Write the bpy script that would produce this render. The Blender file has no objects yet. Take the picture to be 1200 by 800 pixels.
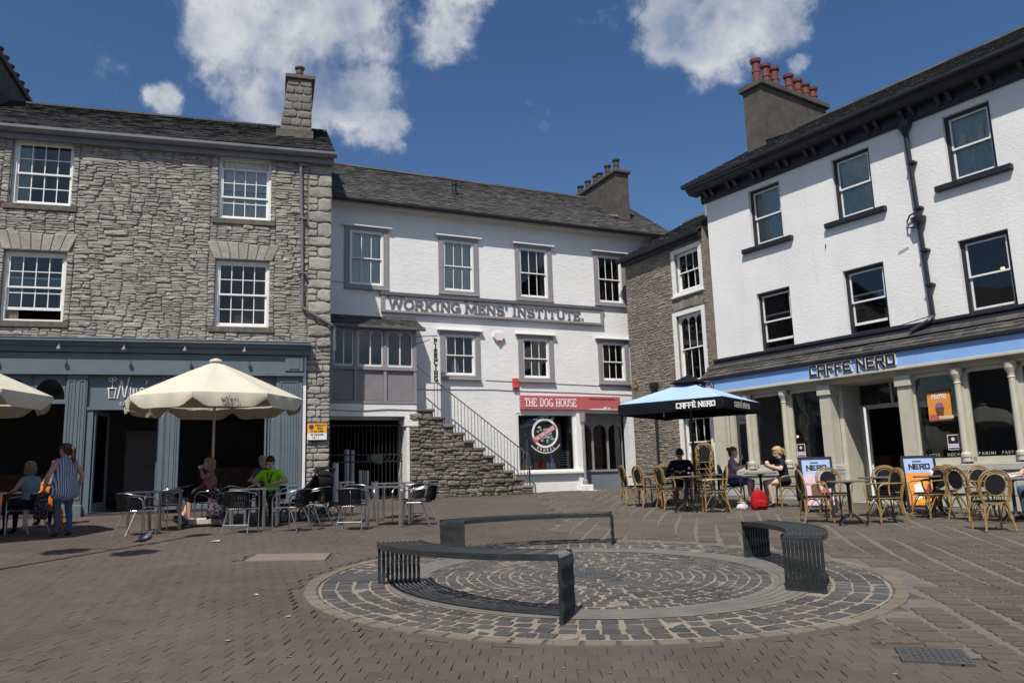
import bpy, bmesh, math, random
import numpy as np
from mathutils import Vector, Matrix
R = math.radians
scene = bpy.context.scene
col = scene.collection

# ------------------------------------------------------------------ camera
CAM_H = 1.44
cam_data = bpy.data.cameras.new('camera')
cam_data.sensor_width = 36.0
cam_data.lens = 27.9
cam_data.clip_end = 2000
cam = bpy.data.objects.new('camera', cam_data)
col.objects.link(cam)
_p, _r = R(9.79), R(-1.755)
_f = Vector((0, math.cos(_p), math.sin(_p))); _u = Vector((0, -math.sin(_p), math.cos(_p))); _x = Vector((1, 0, 0))
_X = math.cos(_r)*_x + math.sin(_r)*_u
_U = -math.sin(_r)*_x + math.cos(_r)*_u
cam.matrix_world = Matrix(((_X.x, _U.x, -_f.x, 0), (_X.y, _U.y, -_f.y, 0), (_X.z, _U.z, -_f.z, CAM_H), (0, 0, 0, 1)))
scene.camera = cam

# ------------------------------------------------------------------ world: clear sky with cumulus
SUN_BEARING, SUN_EL = 196.0, 55.0
world = bpy.data.worlds.new('World'); scene.world = world
world.use_nodes = True
wt = world.node_tree; wt.nodes.clear()
def wn(t, **k):
    n = wt.nodes.new(t)
    for a, b in k.items(): setattr(n, a, b)
    return n
wout = wn('ShaderNodeOutputWorld')
sky = wn('ShaderNodeTexSky', sky_type='NISHITA', sun_disc=False, sun_elevation=R(SUN_EL), sun_rotation=R(SUN_BEARING),
         altitude=60.0, air_density=1.0, dust_density=1.1, ozone_density=2.4)
bg_sky = wn('ShaderNodeBackground'); bg_sky.inputs[1].default_value = 0.092
hsv = wn('ShaderNodeHueSaturation'); hsv.inputs['Saturation'].default_value = 1.22; hsv.inputs['Hue'].default_value = 0.505
wt.links.new(sky.outputs[0], hsv.inputs['Color']); wt.links.new(hsv.outputs[0], bg_sky.inputs[0])
tc = wn('ShaderNodeTexCoord')
def wmath(op, a, b=None, clamp=False):
    n = wn('ShaderNodeMath', operation=op); n.use_clamp = clamp
    for i, v in enumerate((a, b)):
        if v is None: continue
        if isinstance(v, (int, float)): n.inputs[i].default_value = v
        else: wt.links.new(v, n.inputs[i])
    return n.outputs[0]
def wnoise(scale, detail, rough, off=(0, 0, 0), sc=(1, 1, 1)):
    m = wn('ShaderNodeMapping'); m.inputs['Location'].default_value = off; m.inputs['Scale'].default_value = sc
    wt.links.new(tc.outputs['Generated'], m.inputs[0])
    n = wn('ShaderNodeTexNoise'); n.inputs['Scale'].default_value = scale; n.inputs['Detail'].default_value = detail
    n.inputs['Roughness'].default_value = rough
    wt.links.new(m.outputs[0], n.inputs['Vector'])
    return n.outputs[0]
CLOUDS = [(-0.294,0.813,0.503,0.060),(-0.236,0.844,0.482,0.085),(-0.260,0.863,0.434,0.062),(-0.169,0.879,0.445,0.055),(-0.147,0.902,0.406,0.034),(-0.188,0.830,0.525,0.075),
          (-0.241,0.790,0.564,0.110),(-0.058,0.848,0.527,0.052),(-0.036,0.824,0.565,0.055),(0.197,0.835,0.514,0.045),(0.253,0.831,0.495,0.060),
          (0.305,0.807,0.505,0.060),(0.275,0.791,0.547,0.080),(-0.373,0.827,0.420,0.022),(0.340,0.827,0.448,0.016),(-0.292,0.836,0.464,0.050)]
# billowing outline: the cloud positions are warped by two octaves of noise
def warp_noise(scale, amt, det):
    n = wn('ShaderNodeTexNoise'); n.inputs['Scale'].default_value = scale; n.inputs['Detail'].default_value = det; n.inputs['Roughness'].default_value = 0.6
    wt.links.new(tc.outputs['Generated'], n.inputs['Vector'])
    s = wn('ShaderNodeVectorMath', operation='SUBTRACT'); wt.links.new(n.outputs['Color'], s.inputs[0]); s.inputs[1].default_value = (0.5, 0.5, 0.5)
    m = wn('ShaderNodeVectorMath', operation='SCALE'); wt.links.new(s.outputs[0], m.inputs[0]); m.inputs['Scale'].default_value = amt
    return m.outputs[0]
wv = wn('ShaderNodeVectorMath', operation='ADD'); wt.links.new(tc.outputs['Generated'], wv.inputs[0]); wt.links.new(warp_noise(9.0, 0.10, 5.0), wv.inputs[1])
WDIR = wv.outputs[0]
blob = None
for cx, cy, cz, cr in CLOUDS:
    s = wn('ShaderNodeVectorMath', operation='DISTANCE')
    wt.links.new(WDIR, s.inputs[0]); s.inputs[1].default_value = (cx, cy, cz)
    v = wmath('SUBTRACT', 1.0, wmath('DIVIDE', s.outputs['Value'], cr*1.08))
    blob = v if blob is None else wmath('MAXIMUM', blob, v)
# the same scattered cumulus carries on round the rest of the sky
wide = wnoise(2.6, 1.0, 0.5, (3.1, 1.7, 0.4), (1, 1, 1.6))
dotv = wn('ShaderNodeVectorMath', operation='DOT_PRODUCT'); wt.links.new(tc.outputs['Generated'], dotv.inputs[0])
dotv.inputs[1].default_value = (_f.x, _f.y, _f.z)
away = wmath('SUBTRACT', 0.72, dotv.outputs['Value'])
away = wmath('MULTIPLY', away, 8.0, True)
wide = wmath('MULTIPLY', wmath('SUBTRACT', wide, 0.52), 5.0)
wide = wmath('SUBTRACT', wmath('MULTIPLY', wmath('ADD', wide, 1.0), away), 1.0)
blob = wmath('MAXIMUM', blob, wide)
n1 = wnoise(10.0, 5.0, 0.62)
n2 = wnoise(34.0, 4.0, 0.66, (5, 2, 1))
soft = wn('ShaderNodeMapRange', interpolation_type='SMOOTHSTEP'); soft.inputs['From Min'].default_value = -0.45; soft.inputs['From Max'].default_value = 0.75
wt.links.new(blob, soft.inputs[0])
dens = wmath('ADD', wmath('SUBTRACT', wmath('MULTIPLY', soft.outputs[0], 1.25), 0.46), wmath('MULTIPLY', wmath('SUBTRACT', n1, 0.50), 2.6))
dens = wmath('ADD', dens, wmath('MULTIPLY', wmath('SUBTRACT', n2, 0.5), 1.0))
mask = wn('ShaderNodeMapRange', interpolation_type='SMOOTHSTEP')
mask.inputs['From Min'].default_value = -0.15; mask.inputs['From Max'].default_value = 0.92
wt.links.new(dens, mask.inputs[0])
# shading: thicker parts seen from below are greyer, parts towards the sun brighter
n3 = wnoise(10.0, 3.0, 0.55, (0.022, 0.0, -0.03))
lit = wmath('MULTIPLY', wmath('SUBTRACT', n1, n3), 3.2)
shade = wmath('SUBTRACT', wmath('MULTIPLY', wmath('SUBTRACT', dens, 0.30), 1.05), lit, True)
cmix = wn('ShaderNodeMix', data_type='RGBA')
cmix.inputs['A'].default_value = (0.66, 0.68, 0.71, 1); cmix.inputs['B'].default_value = (0.235, 0.30, 0.43, 1)
wt.links.new(shade, cmix.inputs['Factor'])
bg_cloud = wn('ShaderNodeBackground'); bg_cloud.inputs[1].default_value = 1.0
wt.links.new(cmix.outputs['Result'], bg_cloud.inputs[0])
wmix = wn('ShaderNodeMixShader')
wt.links.new(wmath('MULTIPLY', wmath('POWER', mask.outputs[0], 1.25), 0.95), wmix.inputs[0])
wt.links.new(bg_sky.outputs[0], wmix.inputs[1]); wt.links.new(bg_cloud.outputs[0], wmix.inputs[2])
wt.links.new(wmix.outputs[0], wout.inputs[0])

# ------------------------------------------------------------------ sun
sun_data = bpy.data.lights.new('sun', 'SUN'); sun_data.energy = 4.7; sun_data.angle = R(0.53); sun_data.color = (1.0, 0.94, 0.845)
sun = bpy.data.objects.new('sun', sun_data); col.objects.link(sun)
_b, _e = R(SUN_BEARING), R(SUN_EL)
SUN_DIR = Vector((math.sin(_b)*math.cos(_e), math.cos(_b)*math.cos(_e), math.sin(_e)))
sun.rotation_euler = SUN_DIR.to_track_quat('Z', 'Y').to_euler()
sun.location = (0, -10, 30)

scene.render.engine = 'CYCLES'
scene.view_settings.view_transform = 'Standard'
scene.view_settings.look = 'None'
scene.view_settings.exposure = 0.0
scene.view_settings.gamma = 1.0
scene.view_settings.use_curve_mapping = False

# ------------------------------------------------------------------ helpers
def gz(x, y):
    """height of the gently rising market place"""
    return -0.012*max(-40, min(40, x)) + 0.040*max(-12, min(40, y))

class MB:
    """collects faces of one mesh object"""
    def __init__(s): s.v = []; s.f = []; s.m = []
    def add(s, vs, fs, mi=0):
        b = len(s.v); s.v.extend([tuple(p) for p in vs])
        for f in fs: s.f.append(tuple(b+i for i in f)); s.m.append(mi)
    def box(s, x0, x1, y0, y1, z0, z1, mi=0, M=None):
        vs = [Vector(p) for p in ((x0,y0,z0),(x1,y0,z0),(x1,y1,z0),(x0,y1,z0),(x0,y0,z1),(x1,y0,z1),(x1,y1,z1),(x0,y1,z1))]
        if M is not None: vs = [M @ p for p in vs]
        s.add(vs, [(0,3,2,1),(4,5,6,7),(0,1,5,4),(1,2,6,5),(2,3,7,6),(3,0,4,7)], mi)
        return s
    def bbox(s, x0, x1, y0, y1, z0, z1, b=0.01, mi=0, M=None):
        """box with chamfered edges"""
        vs = []
        for z, i in ((z0, b), (z0+b, 0), (z1-b, 0), (z1, b)):
            vs += [(x0+i+b*(i==0), y0+i, z), (x1-i-b*(i==0), y0+i, z), (x1-i, y0+i+b*(i==0), z), (x1-i, y1-i-b*(i==0), z),
                   (x1-i-b*(i==0), y1-i, z), (x0+i+b*(i==0), y1-i, z), (x0+i, y1-i-b*(i==0), z), (x0+i, y0+i+b*(i==0), z)]
        vs = [Vector(p) for p in vs]
        if M is not None: vs = [M @ p for p in vs]
        fs = [tuple(range(7, -1, -1)), tuple(range(24, 32))]
        for k in range(3):
            for j in range(8):
                a = k*8+j; c = k*8+(j+1) % 8
                fs.append((a, c, c+8, a+8))
        s.add(vs, fs, mi); return s
    def quad(s, a, b, c, d, mi=0): s.add((a, b, c, d), [(0,1,2,3)], mi); return s
    def tube(s, path, r, n=6, closed=False, mi=0, caps=True):
        P = [Vector(p) for p in path]; L = len(P)
        rs = r if isinstance(r, (list, tuple)) else [r]*L
        T = []
        for i in range(L):
            a = P[(i-1) % L] if (closed or i > 0) else P[i]
            b = P[(i+1) % L] if (closed or i < L-1) else P[i]
            t = b-a
            T.append(t.normalized() if t.length > 1e-9 else Vector((0, 0, 1)))
        up = Vector((0, 0, 1)) if abs(T[0].z) < 0.9 else Vector((1, 0, 0))
        N = (up - T[0]*up.dot(T[0])).normalized(); vs = []
        for i in range(L):
            N = (N - T[i]*N.dot(T[i]))
            N = N.normalized() if N.length > 1e-6 else T[i].orthogonal().normalized()
            B = T[i].cross(N)
            for k in range(n):
                a = 2*math.pi*k/n + math.pi/n
                vs.append(P[i] + (N*math.cos(a) + B*math.sin(a))*rs[i])
        fs = []
        for i in range(L if closed else L-1):
            j = (i+1) % L
            for k in range(n):
                k2 = (k+1) % n
                fs.append((i*n+k, i*n+k2, j*n+k2, j*n+k))
        if caps and not closed:
            fs.append(tuple(range(n-1, -1, -1))); fs.append(tuple((L-1)*n+k for k in range(n)))
        s.add(vs, fs, mi); return s
    def lathe(s, prof, n=16, c=(0,0,0), mi=0, caps=True):
        vs = []; L = len(prof)
        for r, z in prof:
            for k in range(n):
                a = 2*math.pi*k/n
                vs.append((c[0]+r*math.cos(a), c[1]+r*math.sin(a), c[2]+z))
        fs = []
        for i in range(L-1):
            for k in range(n):
                k2 = (k+1) % n
                fs.append((i*n+k, i*n+k2, (i+1)*n+k2, (i+1)*n+k))
        if caps:
            fs.append(tuple(range(n-1, -1, -1))); fs.append(tuple((L-1)*n+k for k in range(n)))
        s.add(vs, fs, mi); return s
    def prism(s, poly, y0, y1, mi=0, M=None):
        """polygon in local x,z (counter-clockwise seen from -y) pushed from y0 (front) to y1"""
        n = len(poly)
        vs = [Vector((p[0], y0, p[1])) for p in poly] + [Vector((p[0], y1, p[1])) for p in poly]
        if M is not None: vs = [M @ p for p in vs]
        fs = [tuple(range(n)), tuple(range(2*n-1, n-1, -1))]
        for i in range(n):
            j = (i+1) % n
            fs.append((j, i, n+i, n+j))
        s.add(vs, fs, mi); return s
    def xprism(s, poly, x0, x1, mi=0):
        """polygon in y,z pushed along x"""
        n = len(poly)
        vs = [(x0, p[0], p[1]) for p in poly] + [(x1, p[0], p[1]) for p in poly]
        fs = [tuple(range(n)), tuple(range(2*n-1, n-1, -1))]
        for i in range(n):
            j = (i+1) % n
            fs.append((j, i, n+i, n+j))
        s.add(vs, fs, mi); return s
    def mesh(s, name, smooth=False):
        me = bpy.data.meshes.new(name)
        me.from_pydata(s.v, [], s.f)
        if smooth: me.polygons.foreach_set('use_smooth', [True]*len(s.f))
        if any(s.m): me.polygons.foreach_set('material_index', s.m)
        me.update(); return me
    def build(s, name, mats, parent=None, smooth=False, loc=None, rotz=0.0):
        me = s.mesh(name, smooth)
        bm = bmesh.new(); bm.from_mesh(me); bmesh.ops.recalc_face_normals(bm, faces=bm.faces); bm.to_mesh(me); bm.free()
        return link(name, me, mats, parent, loc, rotz)

def link(name, me, mats, parent=None, loc=None, rotz=0.0):
    if not isinstance(mats, (list, tuple)): mats = [mats]
    if not me.materials:
        for m in mats: me.materials.append(m)
    o = bpy.data.objects.new(name, me); col.objects.link(o)
    if loc is not None: o.location = loc
    if rotz: o.rotation_euler = (0, 0, rotz)
    if parent is not None: o.parent = parent
    return o

def tag(o, label=None, cat=None, group=None, kind=None):
    if label: o['label'] = label
    if cat: o['category'] = cat
    if group: o['group'] = group
    if kind: o['kind'] = kind
    return o

def thing(name, label, cat, loc=(0,0,0), rotz=0.0, group=None):
    o = bpy.data.objects.new(name, None); col.objects.link(o)
    o.empty_display_size = 0.2
    o.location = loc; o.rotation_euler = (0, 0, rotz)
    return tag(o, label, cat, group)

CH = {}
def kids(o): return CH.get(o.name) or [c for c in o.children]
def copy_tree(src, parent=None):
    c = src.copy(); col.objects.link(c)
    if parent is not None: c.parent = parent
    for ch in list(src.children): copy_tree(ch, c)
    return c

# ------------------------------------------------------------------ materials
def newmat(name):
    m = bpy.data.materials.new(name); m.use_nodes = True
    nt = m.node_tree; b = nt.nodes['Principled BSDF']
    return m, nt, b
def nd(nt, t, **k):
    n = nt.nodes.new(t)
    for a, v in k.items(): setattr(n, a, v)
    return n
def c4(c): return (c[0], c[1], c[2], 1.0)
def noise_node(nt, scale, detail=4.0, rough=0.55, sc=None, coord='pos'):
    if coord == 'pos': src = nd(nt, 'ShaderNodeNewGeometry').outputs['Position']
    else: src = nd(nt, 'ShaderNodeTexCoord').outputs['Object']
    n = nd(nt, 'ShaderNodeTexNoise'); n.inputs['Scale'].default_value = scale
    n.inputs['Detail'].default_value = detail; n.inputs['Roughness'].default_value = rough
    if sc:
        m = nd(nt, 'ShaderNodeMapping'); m.inputs['Scale'].default_value = sc
        nt.links.new(src, m.inputs[0]); src = m.outputs[0]
    nt.links.new(src, n.inputs['Vector']); return n
def ramp(nt, fac, stops):
    r = nd(nt, 'ShaderNodeValToRGB'); e = r.color_ramp.elements
    while len(e) > 1: e.remove(e[-1])
    e[0].position = stops[0][0]; e[0].color = c4(stops[0][1])
    for p, c in stops[1:]:
        k = e.new(p); k.color = c4(c)
    nt.links.new(fac, r.inputs[0]); return r.outputs[0]
def mixc(nt, fac, a, b, mode='MIX'):
    n = nd(nt, 'ShaderNodeMix', data_type='RGBA', blend_type=mode)
    for k, v in (('Factor', fac), ('A', a), ('B', b)):
        if isinstance(v, (int, float)): n.inputs[k].default_value = v
        elif isinstance(v, tuple): n.inputs[k].default_value = c4(v)
        else: nt.links.new(v, n.inputs[k])
    return n.outputs['Result']
def bump(nt, b, h, strength=0.3, dist=0.02):
    n = nd(nt, 'ShaderNodeBump'); n.inputs['Strength'].default_value = strength; n.inputs['Distance'].default_value = dist
    nt.links.new(h, n.inputs['Height']); nt.links.new(n.outputs[0], b.inputs['Normal'])

def paint(name, c, rough=0.5, var=0.12, nscale=3.0, bscale=60.0, bstr=0.1, metal=0.0, dirt=None, dirt_amt=0.35, spec=None):
    m, nt, b = newmat(name)
    n = noise_node(nt, nscale, 3)
    lo = tuple(x*(1-var) for x in c); hi = tuple(min(1, x*(1+var)) for x in c)
    cc = ramp(nt, n.outputs[0], [(0.3, lo), (0.7, hi)])
    if dirt:
        n2 = noise_node(nt, nscale*2.7, 5, 0.7)
        f = nd(nt, 'ShaderNodeMapRange'); f.inputs[1].default_value = 0.52; f.inputs[2].default_value = 0.75; f.inputs[4].default_value = dirt_amt
        nt.links.new(n2.outputs[0], f.inputs[0]); cc = mixc(nt, f.outputs[0], cc, dirt)
    nt.links.new(cc, b.inputs['Base Color'])
    b.inputs['Roughness'].default_value = rough; b.inputs['Metallic'].default_value = metal
    if spec is not None: b.inputs['Specular IOR Level'].default_value = spec
    if bstr: bump(nt, b, noise_node(nt, bscale, 2).outputs[0], bstr, 0.01)
    return m

def pieces(name, stops, rough=0.85, grain=40.0, gstr=0.5, big=2.0, lichen=None, gdist=0.012, lich_scale=6.0, lich_amt=0.6):
    """material for loose pieces: each piece its own tone, plus grain and stains"""
    m, nt, b = newmat(name)
    g = nd(nt, 'ShaderNodeNewGeometry'); oi = nd(nt, 'ShaderNodeObjectInfo')
    a = nd(nt, 'ShaderNodeMath', operation='ADD'); nt.links.new(g.outputs['Random Per Island'], a.inputs[0]); nt.links.new(oi.outputs['Random'], a.inputs[1])
    fr = nd(nt, 'ShaderNodeMath', operation='FRACT'); nt.links.new(a.outputs[0], fr.inputs[0])
    cc = ramp(nt, fr.outputs[0], stops)
    n = noise_node(nt, big, 3, 0.6)
    cc = mixc(nt, 1.0, cc, ramp(nt, n.outputs[0], [(0.25, (0.72,0.72,0.72)), (0.75, (1.2,1.2,1.2))]), 'MULTIPLY')
    n2 = noise_node(nt, grain, 4, 0.7)
    cc = mixc(nt, 1.0, cc, ramp(nt, n2.outputs[0], [(0.3, (0.78,0.78,0.78)), (0.7, (1.18,1.18,1.18))]), 'MULTIPLY')
    if lichen:
        n3 = noise_node(nt, lich_scale, 5, 0.7)
        f = nd(nt, 'ShaderNodeMapRange'); f.inputs[1].default_value = 0.56; f.inputs[2].default_value = 0.68; f.inputs[4].default_value = lich_amt
        nt.links.new(n3.outputs[0], f.inputs[0]); cc = mixc(nt, f.outputs[0], cc, lichen)
    nt.links.new(cc, b.inputs['Base Color']); b.inputs['Roughness'].default_value = rough
    bump(nt, b, n2.outputs[0], gstr, gdist)
    return m

def glassmat(name, tint=(0.75,0.8,0.8), refl=0.05, tr=0.75):
    m, nt, b = newmat(name); nt.nodes.remove(b)
    out = nt.nodes['Material Output']
    t = nd(nt, 'ShaderNodeBsdfTransparent'); t.inputs[0].default_value = c4(tuple(x*tr for x in tint))
    gl = nd(nt, 'ShaderNodeBsdfGlossy'); gl.inputs['Roughness'].default_value = 0.015; gl.inputs[0].default_value = (1,1,1,1)
    nz = noise_node(nt, 1.3, 2); bp = nd(nt, 'ShaderNodeBump'); bp.inputs['Strength'].default_value = 0.06; bp.inputs['Distance'].default_value = 0.05
    nt.links.new(nz.outputs[0], bp.inputs['Height']); nt.links.new(bp.outputs[0], gl.inputs['Normal'])
    fr = nd(nt, 'ShaderNodeFresnel'); fr.inputs[0].default_value = 1.38
    ad = nd(nt, 'ShaderNodeMath', operation='ADD'); ad.use_clamp = True; nt.links.new(fr.outputs[0], ad.inputs[0]); ad.inputs[1].default_value = refl
    mx = nd(nt, 'ShaderNodeMixShader'); nt.links.new(ad.outputs[0], mx.inputs[0]); nt.links.new(t.outputs[0], mx.inputs[1]); nt.links.new(gl.outputs[0], mx.inputs[2])
    nt.links.new(mx.outputs[0], out.inputs[0])
    return m

def slatemat(name, stops, sx=0.28, sy=0.16):
    return pieces(name, stops, 0.75, 30.0, 0.4, 1.2, lichen=(0.13,0.13,0.095), lich_scale=3.0, lich_amt=0.30)

def emit(name, c, s):
    m, nt, b = newmat(name); b.inputs['Base Color'].default_value = c4(c)
    b.inputs['Emission Color'].default_value = c4(c); b.inputs['Emission Strength'].default_value = s
    return m

def cloth(name, c, c2=None, scale=300.0, rough=0.9, stripes=None):
    m, nt, b = newmat(name)
    n = noise_node(nt, 9.0, 5)
    a = tuple(x*0.85 for x in c); d = tuple(min(1, x*1.12) for x in c)
    cc = ramp(nt, n.outputs[0], [(0.3, a), (0.7, d)])
    if stripes:
        tcx = nd(nt, 'ShaderNodeTexCoord'); w = nd(nt, 'ShaderNodeTexWave', wave_type='BANDS', bands_direction=stripes[0])
        w.inputs['Scale'].default_value = stripes[1]; w.inputs['Distortion'].default_value = 1.2; w.inputs['Detail'].default_value = 1.0
        nt.links.new(tcx.outputs['Object'], w.inputs['Vector'])
        cc = mixc(nt, ramp(nt, w.outputs[0], [(0.45, (0,0,0)), (0.6, (1,1,1))]), cc, c2)
    elif c2:
        n2 = noise_node(nt, 26.0, 3)
        cc = mixc(nt, ramp(nt, n2.outputs[0], [(0.5, (0,0,0)), (0.56, (1,1,1))]), cc, c2)
    nt.links.new(cc, b.inputs['Base Color']); b.inputs['Roughness'].default_value = rough
    b.inputs['Specular IOR Level'].default_value = 0.12
    bump(nt, b, noise_node(nt, 28.0, 4).outputs[0], 0.35, 0.012)
    return m

M = {}
M['stone'] = pieces('grey limestone rubble', [(0,(0.2838,0.2683,0.2408)),(0.25,(0.3440,0.3294,0.3010)),(0.5,(0.3956,0.3801,0.3483)),(0.75,(0.3268,0.3148,0.2924)),(1,(0.3698,0.3483,0.3096))], 0.9, 26.0, 0.75, 1.6, lichen=(0.1892,0.1789,0.1591), lich_scale=4.0, lich_amt=0.5, gdist=0.02)
M['quoin'] = pieces('dressed limestone', [(0,(0.38,0.36,0.32)),(0.5,(0.45,0.425,0.385)),(1,(0.34,0.32,0.287))], 0.88, 34.0, 0.6, 2.0, lichen=(0.19,0.18,0.16), gdist=0.014)
M['mortar'] = paint('lime mortar', (0.20,0.187,0.167), 0.95, 0.25, 6.0, 45.0, 0.6)
M['tan_stone'] = pieces('brown rubble', [(0,(0.21,0.185,0.152)),(0.4,(0.275,0.245,0.205)),(0.75,(0.325,0.29,0.245)),(1,(0.235,0.216,0.188))], 0.9, 30.0, 0.7, 1.8, lichen=(0.15,0.132,0.11), gdist=0.016)
M['stack_stone'] = pieces('sooty chimney stone', [(0,(0.14,0.133,0.12)),(0.5,(0.22,0.21,0.19)),(1,(0.17,0.16,0.145))], 0.9, 26.0, 0.8, 1.6, lichen=(0.09,0.085,0.075), gdist=0.02)
M['tan_mortar'] = paint('brown mortar', (0.225,0.195,0.16), 0.95, 0.25, 6.0, 50.0, 0.5)
M['step_stone'] = pieces('weathered step stone', [(0,(0.135,0.122,0.102)),(0.5,(0.195,0.178,0.15)),(1,(0.25,0.23,0.195))], 0.92, 26.0, 0.85, 1.6, lichen=(0.085,0.095,0.05), lich_scale=3.0, lich_amt=0.6, gdist=0.025)
def limewash():
    m, nt, b = newmat('white limewashed wall')
    n = noise_node(nt, 1.1, 3); cc = ramp(nt, n.outputs[0], [(0.3,(0.74,0.75,0.75)), (0.7,(0.81,0.815,0.81))])
    n2 = noise_node(nt, 3.0, 5, 0.65, (1.6, 1.6, 0.16)); f = nd(nt, 'ShaderNodeMapRange'); f.inputs[1].default_value = 0.56; f.inputs[2].default_value = 0.78; f.inputs[4].default_value = 0.22
    nt.links.new(n2.outputs[0], f.inputs[0]); cc = mixc(nt, f.outputs[0], cc, (0.53,0.535,0.52))
    n3 = noise_node(nt, 7.0, 4, 0.7); f = nd(nt, 'ShaderNodeMapRange'); f.inputs[1].default_value = 0.62; f.inputs[2].default_value = 0.78; f.inputs[4].default_value = 0.35
    nt.links.new(n3.outputs[0], f.inputs[0]); cc = mixc(nt, f.outputs[0], cc, (0.60,0.59,0.56))
    nt.links.new(cc, b.inputs['Base Color']); b.inputs['Roughness'].default_value = 0.85
    bump(nt, b, noise_node(nt, 5.0, 4, 0.6, (1, 1, 2.2)).outputs[0], 0.4, 0.03)
    return m
M['white_wall'] = limewash()
def roughcast():
    m, nt, b = newmat('white roughcast')
    n = noise_node(nt, 0.9, 7); cc = ramp(nt, n.outputs[0], [(0.3,(0.75,0.755,0.75)), (0.7,(0.83,0.83,0.82))])
    n2 = noise_node(nt, 2.2, 9, 0.75); f = nd(nt, 'ShaderNodeMapRange'); f.inputs[1].default_value = 0.6; f.inputs[2].default_value = 0.8; f.inputs[4].default_value = 0.3
    nt.links.new(n2.outputs[0], f.inputs[0]); cc = mixc(nt, f.outputs[0], cc, (0.55,0.55,0.53))
    n3 = noise_node(nt, 2.6, 5, 0.65, (1.6, 1.6, 0.14)); f = nd(nt, 'ShaderNodeMapRange'); f.inputs[1].default_value = 0.56; f.inputs[2].default_value = 0.76; f.inputs[4].default_value = 0.34
    nt.links.new(n3.outputs[0], f.inputs[0]); cc = mixc(nt, f.outputs[0], cc, (0.58,0.575,0.55))
    nt.links.new(cc, b.inputs['Base Color']); b.inputs['Roughness'].default_value = 0.9
    k = noise_node(nt, 13.0, 6, 0.62, (1, 1, 1.7)); bump(nt, b, k.outputs[0], 0.32, 0.03)
    return m
M['roughcast'] = roughcast()
M['white_paint'] = paint('white gloss paint', (0.80,0.81,0.80), 0.35, 0.04, 4.0, 80.0, 0.06, dirt=(0.62,0.62,0.6), dirt_amt=0.2)
M['lilac_grey'] = paint('lilac grey paint', (0.27,0.255,0.27), 0.5, 0.08, 4.0, 70.0, 0.1)
M['dark_grey_paint'] = paint('dark grey paint', (0.115,0.115,0.13), 0.5, 0.1, 4.0, 70.0, 0.1)
M['navy'] = paint('navy black paint', (0.016,0.018,0.026), 0.45, 0.2, 3.0, 60.0, 0.12)
M['slate_blue'] = paint('slate blue shopfront paint', (0.125,0.162,0.195), 0.42, 0.08, 3.0, 60.0, 0.08, dirt=(0.10,0.12,0.135), dirt_amt=0.4)
M['riser_blue'] = paint('blue grey riser paint', (0.155,0.185,0.225), 0.5, 0.1, 3.0, 60.0, 0.08)
M['cream'] = paint('stone cream paint', (0.53,0.515,0.425), 0.5, 0.07, 3.0, 60.0, 0.1, dirt=(0.36,0.35,0.30), dirt_amt=0.35)
M['plinth'] = paint('painted stone plinth', (0.43,0.44,0.40), 0.7, 0.1, 3.0, 30.0, 0.3, dirt=(0.28,0.28,0.25))
M['sky_blue'] = paint('sky blue fascia paint', (0.26,0.47,0.86), 0.45, 0.06, 2.0, 60.0, 0.06, dirt=(0.26,0.43,0.72), dirt_amt=0.4)
M['slate'] = slatemat('roof slate', [(0,(0.042,0.042,0.042)),(0.4,(0.07,0.068,0.065)),(0.75,(0.096,0.093,0.086)),(1,(0.054,0.053,0.055))])
M['slate_dark'] = slatemat('dark roof slate', [(0,(0.015,0.016,0.017)),(0.5,(0.026,0.026,0.025)),(1,(0.036,0.035,0.031))])
M['lead'] = paint('lead flashing', (0.24,0.25,0.26), 0.55, 0.15, 5.0, 40.0, 0.2)
M['render_dark'] = paint('dark render', (0.085,0.077,0.066), 0.95, 0.25, 3.0, 25.0, 0.5, dirt=(0.055,0.05,0.045), dirt_amt=0.7)
M['gutter'] = paint('grey gutter', (0.15,0.155,0.165), 0.45, 0.15, 3.0, 50.0, 0.1)
M['pot_red'] = paint('red clay pot', (0.15,0.038,0.033), 0.7, 0.2, 6.0, 40.0, 0.2, dirt=(0.10,0.05,0.045))
M['pot_dark'] = paint('sooted clay pot', (0.06,0.055,0.05), 0.85, 0.2, 6.0, 40.0, 0.2)
M['pot_brown'] = paint('brown clay pot', (0.12,0.085,0.075), 0.8, 0.2, 6.0, 40.0, 0.2)
M['sill_stone'] = paint('mossy sill stone', (0.115,0.105,0.088), 0.95, 0.3, 8.0, 40.0, 0.6, dirt=(0.20,0.19,0.165))
M['glass'] = glassmat('window glass', (0.95,0.97,0.96), refl=0.012, tr=0.98)
M['glass_shop'] = glassmat('shop glass', (0.93,0.96,0.96), refl=0.01, tr=0.98)
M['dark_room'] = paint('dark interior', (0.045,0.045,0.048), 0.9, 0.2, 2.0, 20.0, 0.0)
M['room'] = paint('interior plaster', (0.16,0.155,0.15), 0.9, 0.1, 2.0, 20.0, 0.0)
M['net'] = cloth('net curtain', (0.80,0.81,0.79), stripes=('X', 6.0), c2=(0.66,0.68,0.67))
M['blind'] = cloth('grey blind', (0.42,0.50,0.49))
M['curtain_dark'] = cloth('beige curtain', (0.30,0.28,0.25))
M['steel'] = paint('brushed aluminium', (0.60,0.60,0.61), 0.3, 0.06, 8.0, 120.0, 0.03, metal=1.0)
M['weave_black'] = cloth('black woven plastic', (0.006,0.0065,0.007), stripes=('X', 22.0), c2=(0.011,0.012,0.013), rough=0.75)
M['bamboo'] = paint('varnished cane', (0.30,0.195,0.072), 0.42, 0.28, 14.0, 40.0, 0.15, dirt=(0.22,0.13,0.05), dirt_amt=0.6)
M['cane_dark'] = paint('dark cane', (0.06,0.045,0.032), 0.5, 0.3, 14.0, 40.0, 0.15)
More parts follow.
